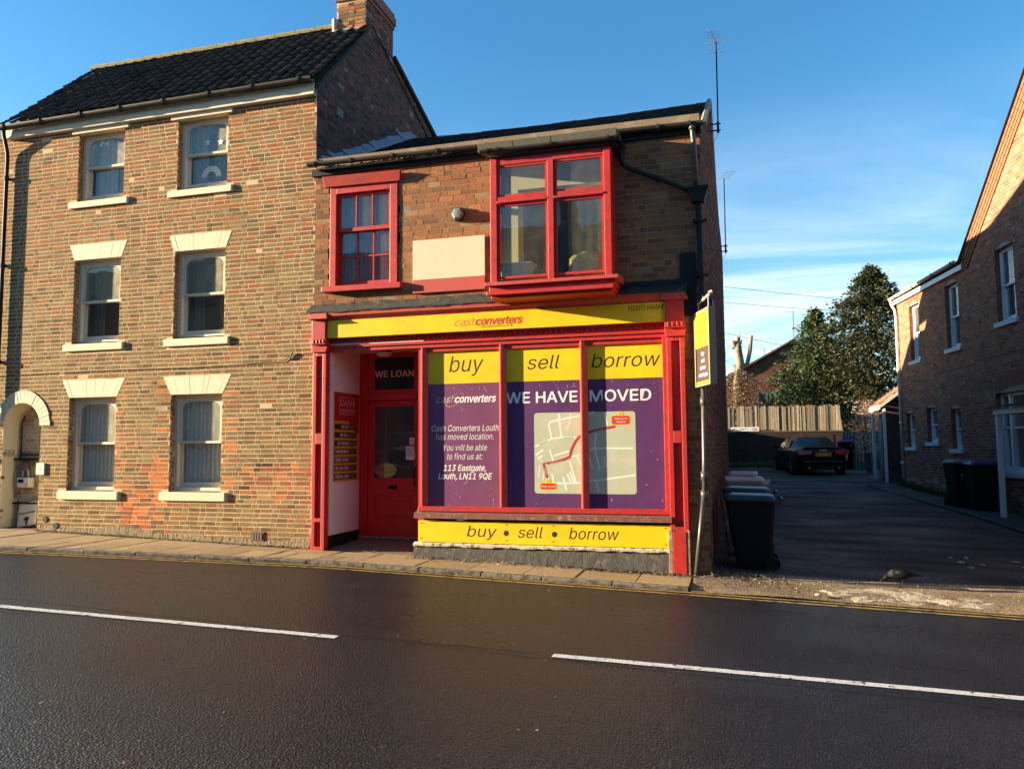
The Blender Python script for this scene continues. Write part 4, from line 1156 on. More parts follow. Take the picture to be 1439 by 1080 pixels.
def sash3(z0, z1, y, rows, parent):
    mb = MB(); sash_frame(mb, x0, x1, z0, z1, y, y+.045, .045, .05, .06)
    for i in (1, 2): xx = x0+.045+(x1-x0-.09)*i/3; mb.box(xx-.011, xx+.011, y, y+.04, z0+.06, z1-.05)
    for j in range(1, rows): zz_ = z0+.06+(z1-z0-.11)*j/rows; mb.box(x0+.045, x1-.045, y+.002, y+.038, zz_-.011, zz_+.011)
    part('sash', mb, M_RED, parent)
    for i in range(3):
        for j in range(rows):
            xa, xb = x0+.045+(x1-x0-.09)*i/3, x0+.045+(x1-x0-.09)*(i+1)/3; za, zb = z0+.06+(z1-z0-.11)*j/rows, z0+.06+(z1-z0-.11)*(j+1)/rows
            mb = MB(); mb.box(xa, xb, y+.018, y+.022, za, zb); part('pane', mb, M_GLASSB, parent)
sash3(zm-.02, d-.11, .035, 1, wr); sash3(c+.03, zm+.03, .085, 2, wr)
curtain(wr, x0-.05, x0+.24, c, d, .19, M_NET, 4, .02, seed=31); curtain(wr, x0+.1, x1-.12, c, d, .23, M_CURTM, 9, .012, seed=32); curtain(wr, x1-.26, x1+.05, c, d, .19, M_NET, 4, .02, seed=33)
mb = MB(); mb.box(x0+.16, x0+.26, .22, .24, 4.58, 4.78); part('handheld_mirror', mb, M_WHITEP, wr) if False else part('white_card', mb, M_WHITEP, wr)

# bay window
BP = -.50
bx0, bx1 = -3.385, -1.61
bay = MB()
# corner posts, head, transom, mullion
PW = .10
for (xa, xb) in ((bx0, bx0+PW), (bx1-PW, bx1)): bay.box(xa, xb, BP, BP+.10, 4.14, 6.0)
bay.box(bx0+PW, bx1-PW, BP+.012, BP+.09, 5.885, 6.0)
mxc = (bx0+bx1)/2+.02
bay.box(mxc-.045, mxc+.045, BP-.008, BP+.09, 4.14, 5.885)
for (xa, xb) in ((bx0+PW, mxc-.045), (mxc+.045, bx1-PW)):
    bay.box(xa, xb, BP+.004, BP+.085, 5.30, 5.41)
    bay.box(xa, xb, BP-.012, BP+.006, 5.315, 5.345)
# side walls of the bay: panelled
for xx in (bx0, bx1-.05):
    bay.box(xx, xx+.05, BP+.10, 0.0, 4.10, 4.22); bay.box(xx, xx+.05, BP+.10, 0.0, 5.90, 6.02); bay.box(xx, xx+.05, -.09, 0.0, 4.22, 5.90); bay.box(xx+.005, xx+.045, BP+.10, -.09, 5.30, 5.40)
bayo = part('bay_window', bay, M_RED, SH, bevel=.006)
mb = MB(); mb.box(bx1-.045, bx1-.012, BP+.10, -.09, 4.22, 5.30); mb.box(bx1-.045, bx1-.012, BP+.10, -.09, 5.40, 5.90); part('side_panel', mb, M_RED, bayo)
for xx in (bx0+.02,):
    for (za, zb) in ((4.21, 5.30), (5.40, 5.90)):
        mb = MB(); mb.box(xx, xx+.006, BP+.10, -.09, za, zb); part('pane', mb, M_GLASSB, bayo)
for (xa, xb) in ((bx0+PW, mxc-.045), (mxc+.045, bx1-PW)):
    for (za, zb) in ((5.41, 5.885), (4.20, 5.30)):
        mb = MB(); sash_frame(mb, xa+.004, xb-.004, za, zb, BP+.025, BP+.065, .035, .03, .035); part('sash', mb, M_RED, bayo)
        mb = MB(); mb.box(xa+.03, xb-.03, BP+.042, BP+.046, za+.03, zb-.025); part('pane', mb, M_GLASSB, bayo)
mb = MB(); mb.hexa([(bx0-.05, BP-.14, 4.075), (bx1+.10, BP-.14, 4.075), (bx1+.10, 0, 4.09), (bx0-.05, 0, 4.09), (bx0-.05, BP-.14, 4.125), (bx1+.10, BP-.14, 4.125), (bx1+.10, 0, 4.2), (bx0-.05, 0, 4.2)]); part('sill', mb, M_REDOLD, bayo, bevel=.006)
mb = MB(); mb.box(bx0-.0, bx1+.05, BP-.07, 0, 4.0, 4.075); mb.box(bx0-.03, bx1+.03, BP-.11, 0, 3.945, 3.995); mb.box(bx0+.02, bx1, BP-.04, 0, 3.905, 3.945); part('apron_moulding', mb, M_RED, bayo, bevel=.008)
mb = MB(); mb.box(bx0-.04, bx1+.08, BP-.05, 0.0, 6.0, 6.035); part('soffit', mb, M_PIPEBLK, bayo)
R = random.Random(3)
for (xa, xb) in ((bx0-.18, bx0+.36), (bx0+.37, mxc+.02), (mxc+.03, bx1+.10)):
    mb = MB(); mb.hexa([(xa, BP-.02, 6.10), (xb, BP-.02, 6.10), (xb, -.05, 6.20), (xa, -.05, 6.20), (xa, BP-.03, 6.235), (xb, BP-.03, 6.235), (xb, -.02, 6.29), (xa, -.02, 6.29)]); part('roof_board', mb, M_GREENWD, bayo, bevel=.006)
gutter('gutter', (bx0-.12, BP-.09, 6.10), (bx1+.16, BP-.09, 6.08), .045, M_GUTTER, bayo, [.06, .13, .52, .92, .97], M_PIPEBLK)
mb = MB(); mb.box(bx0+.05, bx1-.05, BP+.1, -.0, 4.18, 4.205); mb.box(bx0+.05, bx1-.05, BP+.1, .0, 5.97, 5.998)
mb.box(bx0+.05, bx0+.30, -.06, .25, 4.2, 5.97); mb.box(bx0+.30, bx1-.05, -.06, .25, 5.64, 5.97); mb.box(bx1-.16, bx1-.05, -.06, .25, 4.2, 5.64)
part('bay_lining', mb, M_CREAMIN, bayo)
curtain(bayo, mxc+.10, bx1-.12, 4.22, 5.66, .24, M_CURTD, 4, .02, seed=41)
tb = empty('storage_tub', (-3.05, -.28, 4.205), 'pale blue translucent tub behind the left pane of the bay window', 'tub')
mb = MB()
def rrect(cx0, cx1, cy0, cy1, z, r=.04, n=5):
    out = []
    for (px2, py2, t0) in ((cx1-r, cy0+r, -90), (cx1-r, cy1-r, 0), (cx0+r, cy1-r, 90), (cx0+r, cy0+r, 180)):
        for i in range(n):
            t = rad(t0+90*i/(n-1)); out.append((px2+r*math.cos(t), py2+r*math.sin(t), z))
    return out
mb.loft([rrect(-3.26, -2.86, -.38, -.16, 4.206), rrect(-3.28, -2.80, -.40, -.14, 4.42)])
part('body', mb, mat('pale_blue_plastic', (.42, .55, .56), .4, .05, 8, trans=.3), tb)
mb = MB(); mb.loft([rrect(-3.29, -2.785, -.41, -.13, 4.42), rrect(-3.30, -2.775, -.42, -.12, 4.435), rrect(-3.29, -2.785, -.41, -.13, 4.448)]); part('rim', mb, mat('pale_tub_rim', (.55, .66, .62), .4), tb)
cs = empty('cushion', (-2.0, -.3, 4.205), 'crumpled yellow green patterned cushion heaped behind the right bay pane', 'cushion')
bm = bmesh.new(); bmesh.ops.create_icosphere(bm, subdivisions=4, radius=1.0)
from mathutils import noise as mnoise
for v in bm.verts:
    p = v.co.copy(); k = 1+.22*mnoise.noise(p*1.6)+.16*mnoise.noise(p*3.6)-.16*abs(mnoise.noise(p*5))
    p *= k; z = p.z*.19
    v.co = Vector((-1.99+p.x*.27, -.27+p.y*.115, 4.37+(z if z > -.155 else -.155)))
me = bpy.data.meshes.new('cover'); bm.to_mesh(me); bm.free()
mb = MB(); mb.v = [tuple(v.co) for v in me.vertices]; mb.f = [tuple(p.vertices) for p in me.polygons]; mb.t = [(1, 1, 1)]*len(mb.v)
part('cover', mb, mat('yellow_green_fabric', (.46, .43, .12), .9, .2, 30, color2=(.62, .58, .35), c2scale=16, c2lo=.55, c2hi=.6), cs, smooth=True)
mb = MB(); mb.prism([(-2.28, 4.24), (-2.05, 4.26), (-2.17, 4.46)], lambda p, q, dd: (p, dd+(q-4.24)*.15, q), -.40, -.385); part('flap', mb, mat('pink_beige_fabric', (.45, .3, .24), .9), cs)

# bulkhead lamp and estate board on the first floor wall
lp = empty('bulkhead_lamp', (-4.05, 0, 5.36), 'grey hexagonal bulkhead lamp on the brick wall above the pale board', 'lamp')
mb = MB()
def hexr(r, y): return [(-4.05+r*math.cos(rad(60*k)), y, 5.36+r*math.sin(rad(60*k))) for k in range(6)]
mb.loft([hexr(.115, 0.0), hexr(.125, -.03), hexr(.118, -.055)]); part('housing', mb, M_GUTTER, lp, bevel=.006)
mb = MB(); mb.loft([hexr(.10, -.05), hexr(.096, -.085), hexr(.07, -.105), hexr(.02, -.11)]); part('lens', mb, mat('frosted_lens', (.16, .19, .19), .45), lp, smooth=False, bevel=.01)
eb = empty('estate_board', (-4.2, -.04, 4.16), 'cream board with red foot fixed between the red sash and the bay', 'board')
mb = MB(); mb.box(-4.80, -3.62, -.045, -.015, 4.37, 5.0); part('panel', mb, mat('cream_board', (.62, .54, .38), .55, .05, 4), eb, bevel=.004)
mb = MB(); mb.box(-4.80, -3.62, -.045, -.015, 4.165, 4.368); part('panel', mb, mat('red_board', (.42, .06, .045), .55, .05, 4), eb, bevel=.004, label='red lower strip')
mb = MB(); mb.box(-4.70, -4.66, -.015, .0, 4.17, 4.98); mb.box(-3.76, -3.72, -.015, .0, 4.17, 4.98); part('batten', mb, M_WOODOLD, eb)

# ------------------------------------------------------------------ shopfront
# weathered lead/tar apron over the cornice
mb = MB(); R = random.Random(12); xs = lin(-6.60, -.62, 60); vs = []
for i, x in enumerate(xs):
    t = 4.10+R.uniform(-.012, .012)-(.10*clampf((x+1.75)/.1, 0, 1)*0)
    vs += [(x, -.012, t), (x, -.06, 4.03+R.uniform(-.004, .004)), (x, -.17, 3.955+R.uniform(-.003, .003)), (x, -.175, 3.93+R.uniform(-.010, .006))]
fs = [(i*4+k, i*4+4+k, i*4+5+k, i*4+1+k) for i in range(len(xs)-1) for k in range(3)]
mb.add(vs, fs); part('cornice_flashing', mb, M_TAR, SH)
mb = MB(); mb.prism([(-.16, 3.93), (-.15, 3.87), (-.11, 3.84), (-.08, 3.80), (-.0, 3.79), (0, 3.95)], lambda p, q, dd: (dd, p, q), -6.25, -.93); part('cornice', mb, M_REDOLD, SH)
mb = MB(); mb.box(-6.25, -.93, -.10, .0, 3.525, 3.80); fb = part('fascia_sign', mb, M_YELLOW, SH, label='long yellow fascia sign')
def logo(x, z, w, h, y, c1, c2, c3, parent, swoosh):
    text('lettering', 'cash', parent, (x, y, z), h, c1, w*.325, .28, -.012, align='LEFT'); text('lettering', 'converters', parent, (x+w*.325, y-.0003, z), h, c2, w*.675, .24, .030, align='LEFT')
    mb = MB(); n = 40; vs = []
    for i in range(n+1):
        t = math.pi*2*(.03+.94*i/n)+.9; wd = .006+.010*abs(math.sin(t*.5))
        for s in (1-wd*3, 1+wd*3):
            ex, ez = .17*w*math.cos(t)*s, .075*w*math.sin(t)*s; ca, sa = math.cos(.5), math.sin(.5)
            vs.append((x+w*.33+ex*ca-ez*sa, y+.0003, z+h*.25+ex*sa+ez*ca))
    mb.add(vs, [(2*i, 2*i+1, 2*i+3, 2*i+2) for i in range(n)]); part('swoosh', mb, c3, parent, fixn=False)
logo(-4.10, 3.605, 1.06, .175, -.1008, M_BROWNP, M_REDP, mat('gold_print', (.55, .34, .01), .5), fb, True)
text('lettering', 'www.cashconverters.co.uk', fb, (-3.42, -.1008, 3.567), .045, M_BLACK, .50)
text('lettering', '(01507) 606668', fb, (-1.21, -.1008, 3.70), .10, M_BLACK, .50, .2, .012)
# dentil course and beam below the fascia
mb = MB(); mb.box(-6.25, -.93, .008, .03, 3.49, 3.522); mb.box(-6.25, -.93, .02, .03, 3.415, 3.49); mb.box(-6.25, -.93, -.032, .02, 3.372, 3.415); mb.box(-6.25, -.93, -.01, .06, 3.31, 3.372); part('architrave', mb, M_RED, SH, bevel=.004)
mb = MB(); x = -6.22
while x < -.96: mb.box(x, x+.045, .004, .02, 3.44, 3.489); x += .078
part('dentils', mb, M_RED, SH, kind='stuff')
def pilaster(x0, x1, recs, plinth=False):
    zb = gz((x0+x1)/2, 0)-.03
    mb = MB(); mb.box(x0, x1, -.055, .06, zb, 3.42)
    st = (x1-x0)*.27
    mb.box(x0, x0+st, -.10, -.055, zb, 3.30); mb.box(x1-st, x1, -.10, -.055, zb, 3.30)
    zz_ = [zb]+[q for r_ in recs for q in r_]+[3.30]
    for i in range(0, len(zz_), 2): mb.box(x0+st, x1-st, -.10, -.055, zz_[i], zz_[i+1])
    mb.box(x0-.012, x1+.012, -.125, .0, 3.30, 3.345); mb.box(x0-.02, x1+.02, -.115, .0, 3.345, 3.42)
    p = part('pilaster', mb, M_RED, SH, bevel=.006)
    mb = MB(); mb.box(x0-.015, x1+.015, -.150, .0, 3.42, 3.505); 
    for i in range(4): xx = x0+.02+(x1-x0-.06)*i/3; mb.box(xx, xx+.025, -.160, -.150, 3.44, 3.50)
    mb.box(x0, x1, -.142, .0, 3.505, 3.845); part('console_block', mb, M_RED, p, bevel=.006)
    mb = MB(); mb.hexa([(x0-.05, -.19, 3.845), (x1+.05, -.19, 3.845), (x1+.05, 0, 3.845), (x0-.05, 0, 3.845), (x0-.02, -.15, 3.955), (x1+.02, -.15, 3.955), (x1+.02, 0, 3.985), (x0-.02, 0, 3.985)])
    mb.box(x0-.06, x1+.06, -.20, 0, 3.825, 3.845); part('cap', mb, M_REDOLD, p, bevel=.005)
    return p
pilaster(-6.50, -6.265, [(.24, .62), (.68, 1.84), (2.01, 3.24)])
pr = pilaster(-.925, -.675, [(.66, 1.81), (1.98, 3.24)])
mb = MB(); mb.box(-.895, -.715, -.118, -.098, -.02, .60); part('plinth_block', mb, M_RED, pr, bevel=.004)
mb = MB(); mb.box(-.955, -.90, -.112, -.0, -.02, .615); mb.box(-.71, -.668, -.112, -.0, -.02, .615); part('bare_edge', mb, M_WOODOLD, pr, bevel=.004)
# window: mullions, head, panels
def mullion(x, w_back, zb, zt):
    mb = MB(); f = .016
    prof = [(x-f, -.012), (x+f*.6, -.012), (x+w_back, .045), (x+w_back, .075), (x-f-.018, .075), (x-f-.018, .02)]
    mb.prism(prof, lambda p, q, dd: (p, q, dd), zb, zt); return part('mullion', mb, M_RED, SH, bevel=.003)
MUL = [-4.655, -3.385, -2.155]
for x in MUL: mullion(x, .075, .86, 3.325)
mb = MB(); mb.box(-.99, -.925, -.04, .07, .86, 3.325); part('end_post', mb, M_RED, SH, bevel=.005)
mb = MB(); mb.box(-4.66, -.93, .02, .07, 3.245, 3.325); part('window_head', mb, M_RED, SH)
PY = .055
panels = [(-4.60, -3.42), (-3.33, -2.18), (-2.09, -.985)]
POST = []
for k, (xa, xb) in enumerate(panels):
    mb = MB(); mb.box(xa-.02, xb+.02, PY, PY+.012, .86, 2.745); p = part('window_panel', mb, M_PURPLE1 if k == 0 else M_PURPLE, SH, label='%s purple window panel under %s' % (('faded', 'middle', 'right hand')[k], ('buy', 'sell', 'borrow')[k])); POST.append(p)
    mb = MB(); mb.box(xa-.02, xb+.02, PY-.001, PY+.012, 2.747, 3.25); part('yellow_header', mb, M_YELLOW, p)
ty = PY-.0016
text('lettering', 'buy', POST[0], (-3.985, ty, 2.925), .36, M_BLACK, .56, .22, -.003)
text('lettering', 'sell', POST[1], (-2.765, ty, 2.925), .30, M_BLACK, .49, .22, -.003)
text('lettering', 'borrow', POST[2], (-1.55, ty, 2.915), .30, M_BLACK, 1.0, .22, -.003)
logo(-4.46, 2.455, .96, .165, ty, M_LILACP, M_WHITEP, mat('dull_orange_print', (.5, .27, .1), .5), POST[0], True)
for body, z, w, hh, bo in (('Cash Converters Louth', 2.02, 1.08, .135, 0), ('has moved location.', 1.89, .93, .135, -.006), ('You will be able', 1.725, .70, .135, -.006), ('to find us at:', 1.59, .57, .135, -.006), ('113 Eastgate,', 1.42, .68, .13, .02), ('Louth, LN11 9QE', 1.295, .86, .13, .02)):
    text('lettering', body, POST[0], (-3.99, ty, z), hh, M_WHITEP, w, .22, bo)
text('lettering', 'WE HAVE', POST[1], (-2.775, ty, 2.425), .235, M_WHITEP, 1.08, 0, .022)
text('lettering', 'MOVED', POST[2], (-1.615, ty, 2.425), .235, M_WHITEP, .88, 0, .022)
# location map across the two right panels
def mz(u, v): return (-2.895+(u-265)*.0019167, 2.272-(v-268)*.001925)
def flat(name, pts, y, material, parent, thick=.0016):
    mb = MB(); mb.prism(pts, lambda p, q, dd: (p, dd, q), y, y+thick); return part(name, mb, material, parent)
def rr2(x0, x1, z0, z1, r, n=5):
    out = []
    for (a, b, t0) in ((x1-r, z0+r, -90), (x1-r, z1-r, 0), (x0+r, z1-r, 90), (x0+r, z0+r, 180)):
        for i in range(n): t = rad(t0+90*i/(n-1)); out.append((a+r*math.cos(t), b+r*math.sin(t)))
    return out
flat('map_sheet', rr2(-2.895, -1.40, 1.09, 2.272, .045), PY-.0008, M_MAPBG, POST[1], .0006)
def strips(name, lines, wid, y, material, parent):
    mb = MB()
    y0_ = y
    for li, ln in enumerate(lines):
        y = y0_-li*.000012
        P = [mz(*q) for q in ln]; n = len(P); vs = []
        for i in range(n):
            x1, z1 = P[max(i-1, 0)]; x2, z2 = P[min(i+1, n-1)]; dx, dz = x2-x1, z2-z1; L = math.hypot(dx, dz); nx, nz = -dz/L*wid/2, dx/L*wid/2
            vs += [(P[i][0]+nx, y, P[i][1]+nz), (P[i][0]-nx, y, P[i][1]-nz)]
        mb.add(vs, [(2*i, 2*i+1, 2*i+3, 2*i+2) for i in range(n-1)])
    return part(name, mb, material, parent, fixn=False, kind='stuff')
strips('map_roads', [[(405, 465), (380, 360), (395, 338), (450, 325), (625, 295), (735, 270)], [(462, 275), (478, 460)], [(272, 525), (400, 468), (490, 455), (600, 458)], [(275, 590), (335, 550)], [(300, 610), (330, 595)], [(385, 550), (415, 640)], [(415, 598), (540, 560)], [(555, 607), (670, 575)], [(540, 635), (590, 800)], [(430, 805), (630, 800), (720, 785), (1040, 740)], [(490, 755), (515, 855)], [(520, 735), (550, 790)], [(540, 715), (575, 795)], [(600, 600), (640, 690)], [(815, 275), (835, 370)], [(748, 430), (735, 540)], [(665, 567), (735, 540), (1025, 543)], [(680, 565), (715, 690)], [(735, 545), (770, 690), (820, 675), (808, 605)], [(770, 690), (765, 710)], [(745, 795), (760, 865)], [(405, 735), (415, 805)]], .026, PY-.0011, M_MAPRD, POST[1])
strips('map_roads', [[(555, 275), (545, 340), (520, 400)], [(330, 640), (290, 610)], [(310, 660), (295, 760)], [(345, 690), (330, 780)]], .014, PY-.0010, M_MAPRD, POST[1])
strips('map_route', [[(365, 762), (337, 655), (380, 652), (440, 642), (500, 624), (545, 605), (548, 585), (560, 545), (580, 505), (605, 468), (640, 440), (665, 427), (780, 400), (895, 380)]], .040, PY-.00155, mat('map_route_red', (.36, .035, .03), .5), POST[1])
for (u, v, w, h, lines, cu_, cv_) in ((373, 828, 126, 46, ['Where we were'], 372, 787), (936, 333, 134, 66, ["Where we've", 'moved to'], 935, 285)):
    x, z = mz(u, v); ww, hh = w*.00192, h*.00192
    flat('map_label', rr2(x-ww/2-.012, x+ww/2+.012, z-hh/2-.012, z+hh/2+.012, .035), PY-.0018, M_YELLOW, POST[1], .0004); flat('map_label', rr2(x-ww/2, x+ww/2, z-hh/2, z+hh/2, .03), PY-.0022, M_REDP, POST[1], .0004)
    for i, tx in enumerate(lines): text('lettering', tx, POST[1], (x, PY-.0025, z-.014+(len(lines)-1)*.022-i*.045), .042, M_WHITEP, min(.22, .017*len(tx)))
    xc_, zc_ = mz(cu_, cv_); flat('map_badge', [(xc_+.038*math.cos(rad(20*i)), zc_+.034*math.sin(rad(20*i))) for i in range(18)], PY-.0026, M_YELLOW, POST[1], .0004); text('lettering', 'CC', POST[1], (xc_, PY-.0029, zc_-.014), .042, M_BLACK, .042)
for (u, v, tx, an, w, mt_) in ((340, 497, 'NORTHGATE', 25, .13, M_BLACK), (540, 460, 'EASTGATE', 0, .14, M_BLACK), (440, 648, 'MERCER ROW', 10, .19, M_WHITEP), (765, 408, 'EASTGATE', 13, .15, M_WHITEP), (350, 712, 'UPGATE', -72, .10, M_WHITEP)):
    x, z = mz(u, v)
    text('lettering', tx, POST[1], (x, PY-.0017, z-.008), .026, mt_, w, R=Matrix.Rotation(rad(-an), 4, 'Y') @ Matrix.Rotation(rad(90), 4, 'X'))
# torn flecks and scratches in the vinyl
R = random.Random(6); mb = MB()
for i in range(70):
    x = R.uniform(-4.58, -1.0); z = R.choice([R.uniform(2.60, 2.73), R.uniform(.9, 2.7), R.uniform(.88, 1.3)])
    if any(abs(x-m_-.02) < .07 for m_ in MUL): continue
    w, h = (R.uniform(.008, .05), R.uniform(.002, .006)) if R.random() < .6 else (R.uniform(.003, .008), R.uniform(.01, .06))
    mb.poly([(x, PY-.0012, z), (x+w, PY-.0012, z+R.uniform(-.004, .004)), (x+w*.9, PY-.0012, z+h), (x+w*.1, PY-.0012, z+h)])
part('scratches', mb, M_LILACP, SH, fixn=False)
# sill and stall riser
mb = MB(); mb.box(-4.70, -.93, -.075, .06, .815, .862); mb.box(-4.70, -.93, -.035, .05, .862, .885); part('window_sill', mb, M_RED, SH, bevel=.006)
mb = MB(); R = random.Random(5); xs = lin(-4.74, -.905, 40); vs = []
for x in xs:
    j = R.uniform(-.0015, .001)
    vs += [(x, -.02, .812), (x, -.125+j, .79+j*.4), (x, -.13+j*1.5, .715+j*.5), (x, -.02, .70)]
mb.add(vs, [(i*4+k, i*4+4+k, i*4+4+(k+1) % 4, i*4+(k+1) % 4) for i in range(len(xs)-1) for k in range(4)]+[(0, 1, 2, 3), tuple(len(vs)-4+k for k in (3, 2, 1, 0))]); part('weathered_sill', mb, mat('flaked_red_brown_sill', (.16, .06, .045), .85, .3, 18, .5, 50, .006, color2=(.30, .20, .12), c2scale=10, c2lo=.56, c2hi=.68), SH)
mb = MB(); mb.box(-4.69, -.915, -.07, .05, .36, .675); sr = part('stall_board', mb, M_YELLOW, SH, label='yellow board below the window reading buy sell borrow')
for tx, x, w in (('buy', -3.70, .47), ('sell', -2.95, .37), ('borrow', -2.02, .72)): text('lettering', tx, sr, (x, -.0706, .455), .235, M_BLACK, w, .22, -.002)
for x in (-3.30, -2.575): flat('print_dot', [(x+.04*math.cos(rad(22.5*i)), .515+.04*math.sin(rad(22.5*i))) for i in range(16)], -.0707, M_BLACK, sr, .0005)
mb = MB()
for x in (-4.64, -3.3, -2.6, -1.0):
    for z in (.41, .64): mb.disc((x, -.072, z), (0, 1, 0), .007, 8, .006)
part('screw', mb, M_DARKPL, sr)
mb = MB(); xs = lin(-4.76, -.94, 50); vs = []; R = random.Random(15)
for x in xs:
    g0 = gz(x, 0)
    vs += [(x, -.04, .355), (x, -.115+R.uniform(-.002, .002), .335+R.uniform(-.004, .004)), (x, -.11+R.uniform(-.002, .002), .305+R.uniform(-.012, .008)), (x, -.06, .30)]
mb.add(vs, [(i*4+k, i*4+4+k, i*4+5+k, i*4+1+k) for i in range(len(xs)-1) for k in range(3)]+[(0, 1, 2, 3)]); part('plinth_ledge', mb, mat('flaking_cream_paint', (.55, .48, .36), .85, .2, 20, .6, 50, .01, color2=(.16, .13, .1), c2scale=12, c2lo=.52, c2hi=.6), SH)
mb = MB(); xs = lin(-4.76, -.94, 70); vs = []
for x in xs:
    g0 = gz(x, 0)-.03
    for f in (0, .33, .66, 1): vs.append((x, -.085+R.uniform(-.0015, .0015), g0+(.31-g0)*f))
mb.add(vs, [(i*4+k, i*4+4+k, i*4+5+k, i*4+1+k) for i in range(len(xs)-1) for k in range(3)]); mb.box(-4.76, -4.70, -.085, .9, gz(-4.7, 0)-.03, .34); part('plinth', mb, M_PLINTH, SH)

# ------------------------------------------------------------------ lobby and door
LDY = 1.06
mb = MB(); mb.box(-6.53, -6.25, .02, LDY+.1, .40, 3.42); part('lobby_wall', mb, M_LOBBY, SH)
mb = MB(); mb.hexa([(-6.50, .02, .1), (-6.242, .02, .1), (-6.242, LDY, .2), (-6.50, LDY, .2), (-6.50, .02, .385), (-6.242, .02, .385), (-6.242, LDY, .40), (-6.50, LDY, .40)]); part('lobby_skirting', mb, M_DARKPL, SH)
mb = MB(); mb.box(-4.73, -4.64, .02, LDY+.1, .2, 3.42); part('lobby_wall', mb, M_RED, SH, label='red right hand lobby wall')
mb = MB(); mb.box(-6.5, -4.64, .0, LDY+.1, 3.40, 3.44); part('lobby_ceiling', mb, M_CREAMW, SH)
mb = MB(); mb.hexa([(-6.5, .02, .0), (-4.7, .02, .0), (-4.7, LDY+.2, .0), (-6.5, LDY+.2, .0), (-6.5, .02, gz(-6.4, 0)+.012), (-4.7, .02, gz(-4.8, 0)+.012), (-4.7, LDY+.2, .26), (-6.5, LDY+.2, .26)]); part('lobby_floor', mb, mat('worn_lobby_step', (.15, .11, .07), .85, .25, 15, .4, 50, .006), SH)
mb = MB(); mb.box(-6.24, -5.13, LDY-.06, LDY+.04, .25, .29); part('threshold', mb, M_WOODOLD, SH, bevel=.01)
# frame: jambs, transom rail
mb = MB(); mb.box(-6.25, -6.10, LDY-.03, LDY+.08, .26, 3.40); mb.box(-5.17, -4.70, LDY-.03, LDY+.08, .26, 3.40); mb.box(-6.10, -5.17, LDY-.03, LDY+.08, 3.32, 3.40); mb.box(-6.10, -5.17, LDY-.05, LDY+.08, 2.58, 2.70); mb.box(-6.10, -5.17, LDY-.015, LDY+.08, 2.70, 2.77); mb.box(-6.10, -5.98, LDY-.01, LDY+.08, 2.77, 3.32); mb.box(-5.245, -5.17, LDY-.01, LDY+.08, 2.77, 3.32)
df_ = part('door_frame', mb, M_REDDK, SH, bevel=.006)
mb = MB(); mb.box(-5.98, -5.245, LDY+.01, LDY+.03, 2.77, 3.32); part('transom_light', mb, mat('black_transom_film', (.008, .008, .010), .25), df_)
text('lettering', 'WE LOAN', df_, (-5.612, LDY+.007, 2.985), .155, mat('dull_white_print', (.66, .63, .58), .5), .72, 0, .022)
dr = MB(); dx0, dx1, dz0, dz1 = -6.095, -5.175, .29, 2.575
dr.box(dx0, -5.98, LDY, LDY+.05, dz0, dz1); dr.box(-5.245, dx1, LDY, LDY+.05, dz0, dz1); dr.box(-5.98, -5.245, LDY, LDY+.05, 2.48, dz1); dr.box(-5.98, -5.245, LDY, LDY+.05, .97, 1.265); dr.box(-5.98, -5.245, LDY, LDY+.05, dz0, .57); dr.box(-5.98, -5.245, LDY+.02, LDY+.045, .57, .97)
door = part('door', dr, M_REDDK, SH, bevel=.005)
mb = MB(); mb.box(-5.92, -5.305, LDY+.008, LDY+.022, .62, .92); part('door_panel', mb, M_REDDK, door, bevel=.01)
mb = MB(); mb.box(-5.98, -5.245, LDY+.022, LDY+.028, 1.265, 2.48); part('pane', mb, M_GLASSDOOR, door)
mb = MB(); mb.box(-5.71, -5.55, LDY-.012, LDY+.002, 1.08, 1.145); part('letter_plate', mb, M_DARKPL, door, bevel=.004)
mb = MB(); mb.tube([(-5.215, LDY-.002, 1.15), (-5.215, LDY-.05, 1.18), (-5.215, LDY-.05, 1.42), (-5.215, LDY-.002, 1.45)], .013, 8); part('pull_handle', mb, M_DARKPL, door)
mb = MB(); mb.disc((-5.22, LDY-.004, 1.64), (0, 1, 0), .02, 12, .012); part('lock', mb, M_CHROME, door)
for (xa, xb, za, zb) in ((-5.40, -5.245, 1.57, 1.80), (-5.335, -5.245, 1.825, 1.945)):
    mb = MB(); mb.box(xa, xb, LDY+.017, LDY+.0205, za, zb); nt = part('paper_notice', mb, M_WHITEP, door)
    mb = MB()
    for i in range(5 if zb-za > .2 else 3): mb.box(xa+.02, xb-.02-.01*(i % 2), LDY+.0155, LDY+.0168, zb-.045-i*.03, zb-.033-i*.03)
    part('notice_print', mb, mat('grey_text_print', (.25, .25, .27), .6), nt)
ov = [(-5.775+.205*math.cos(rad(10*i)), 1.395+.125*math.sin(rad(10*i))) for i in range(36)]
flat('oval_sticker', ov, LDY+.016, mat('pale_green_print', (.42, .45, .09), .5), door)
flat('sticker_half', [(-5.80, 1.272)]+[(-5.775+.206*math.cos(rad(a_)), 1.395+.126*math.sin(rad(a_))) for a_ in range(262, 96, -10)]+[(-5.80, 1.518)], LDY+.0145, mat('dusty_pink_print', (.25, .11, .10), .5), door)
text('lettering', 'NO CASH', door, (-5.68, LDY+.012, 1.42), .05, mat('green_print', (.1, .2, .03), .5), .2); text('lettering', 'KEPT HERE', door, (-5.68, LDY+.012, 1.35), .045, mat('green_print', (.1, .2, .03), .5), .2)
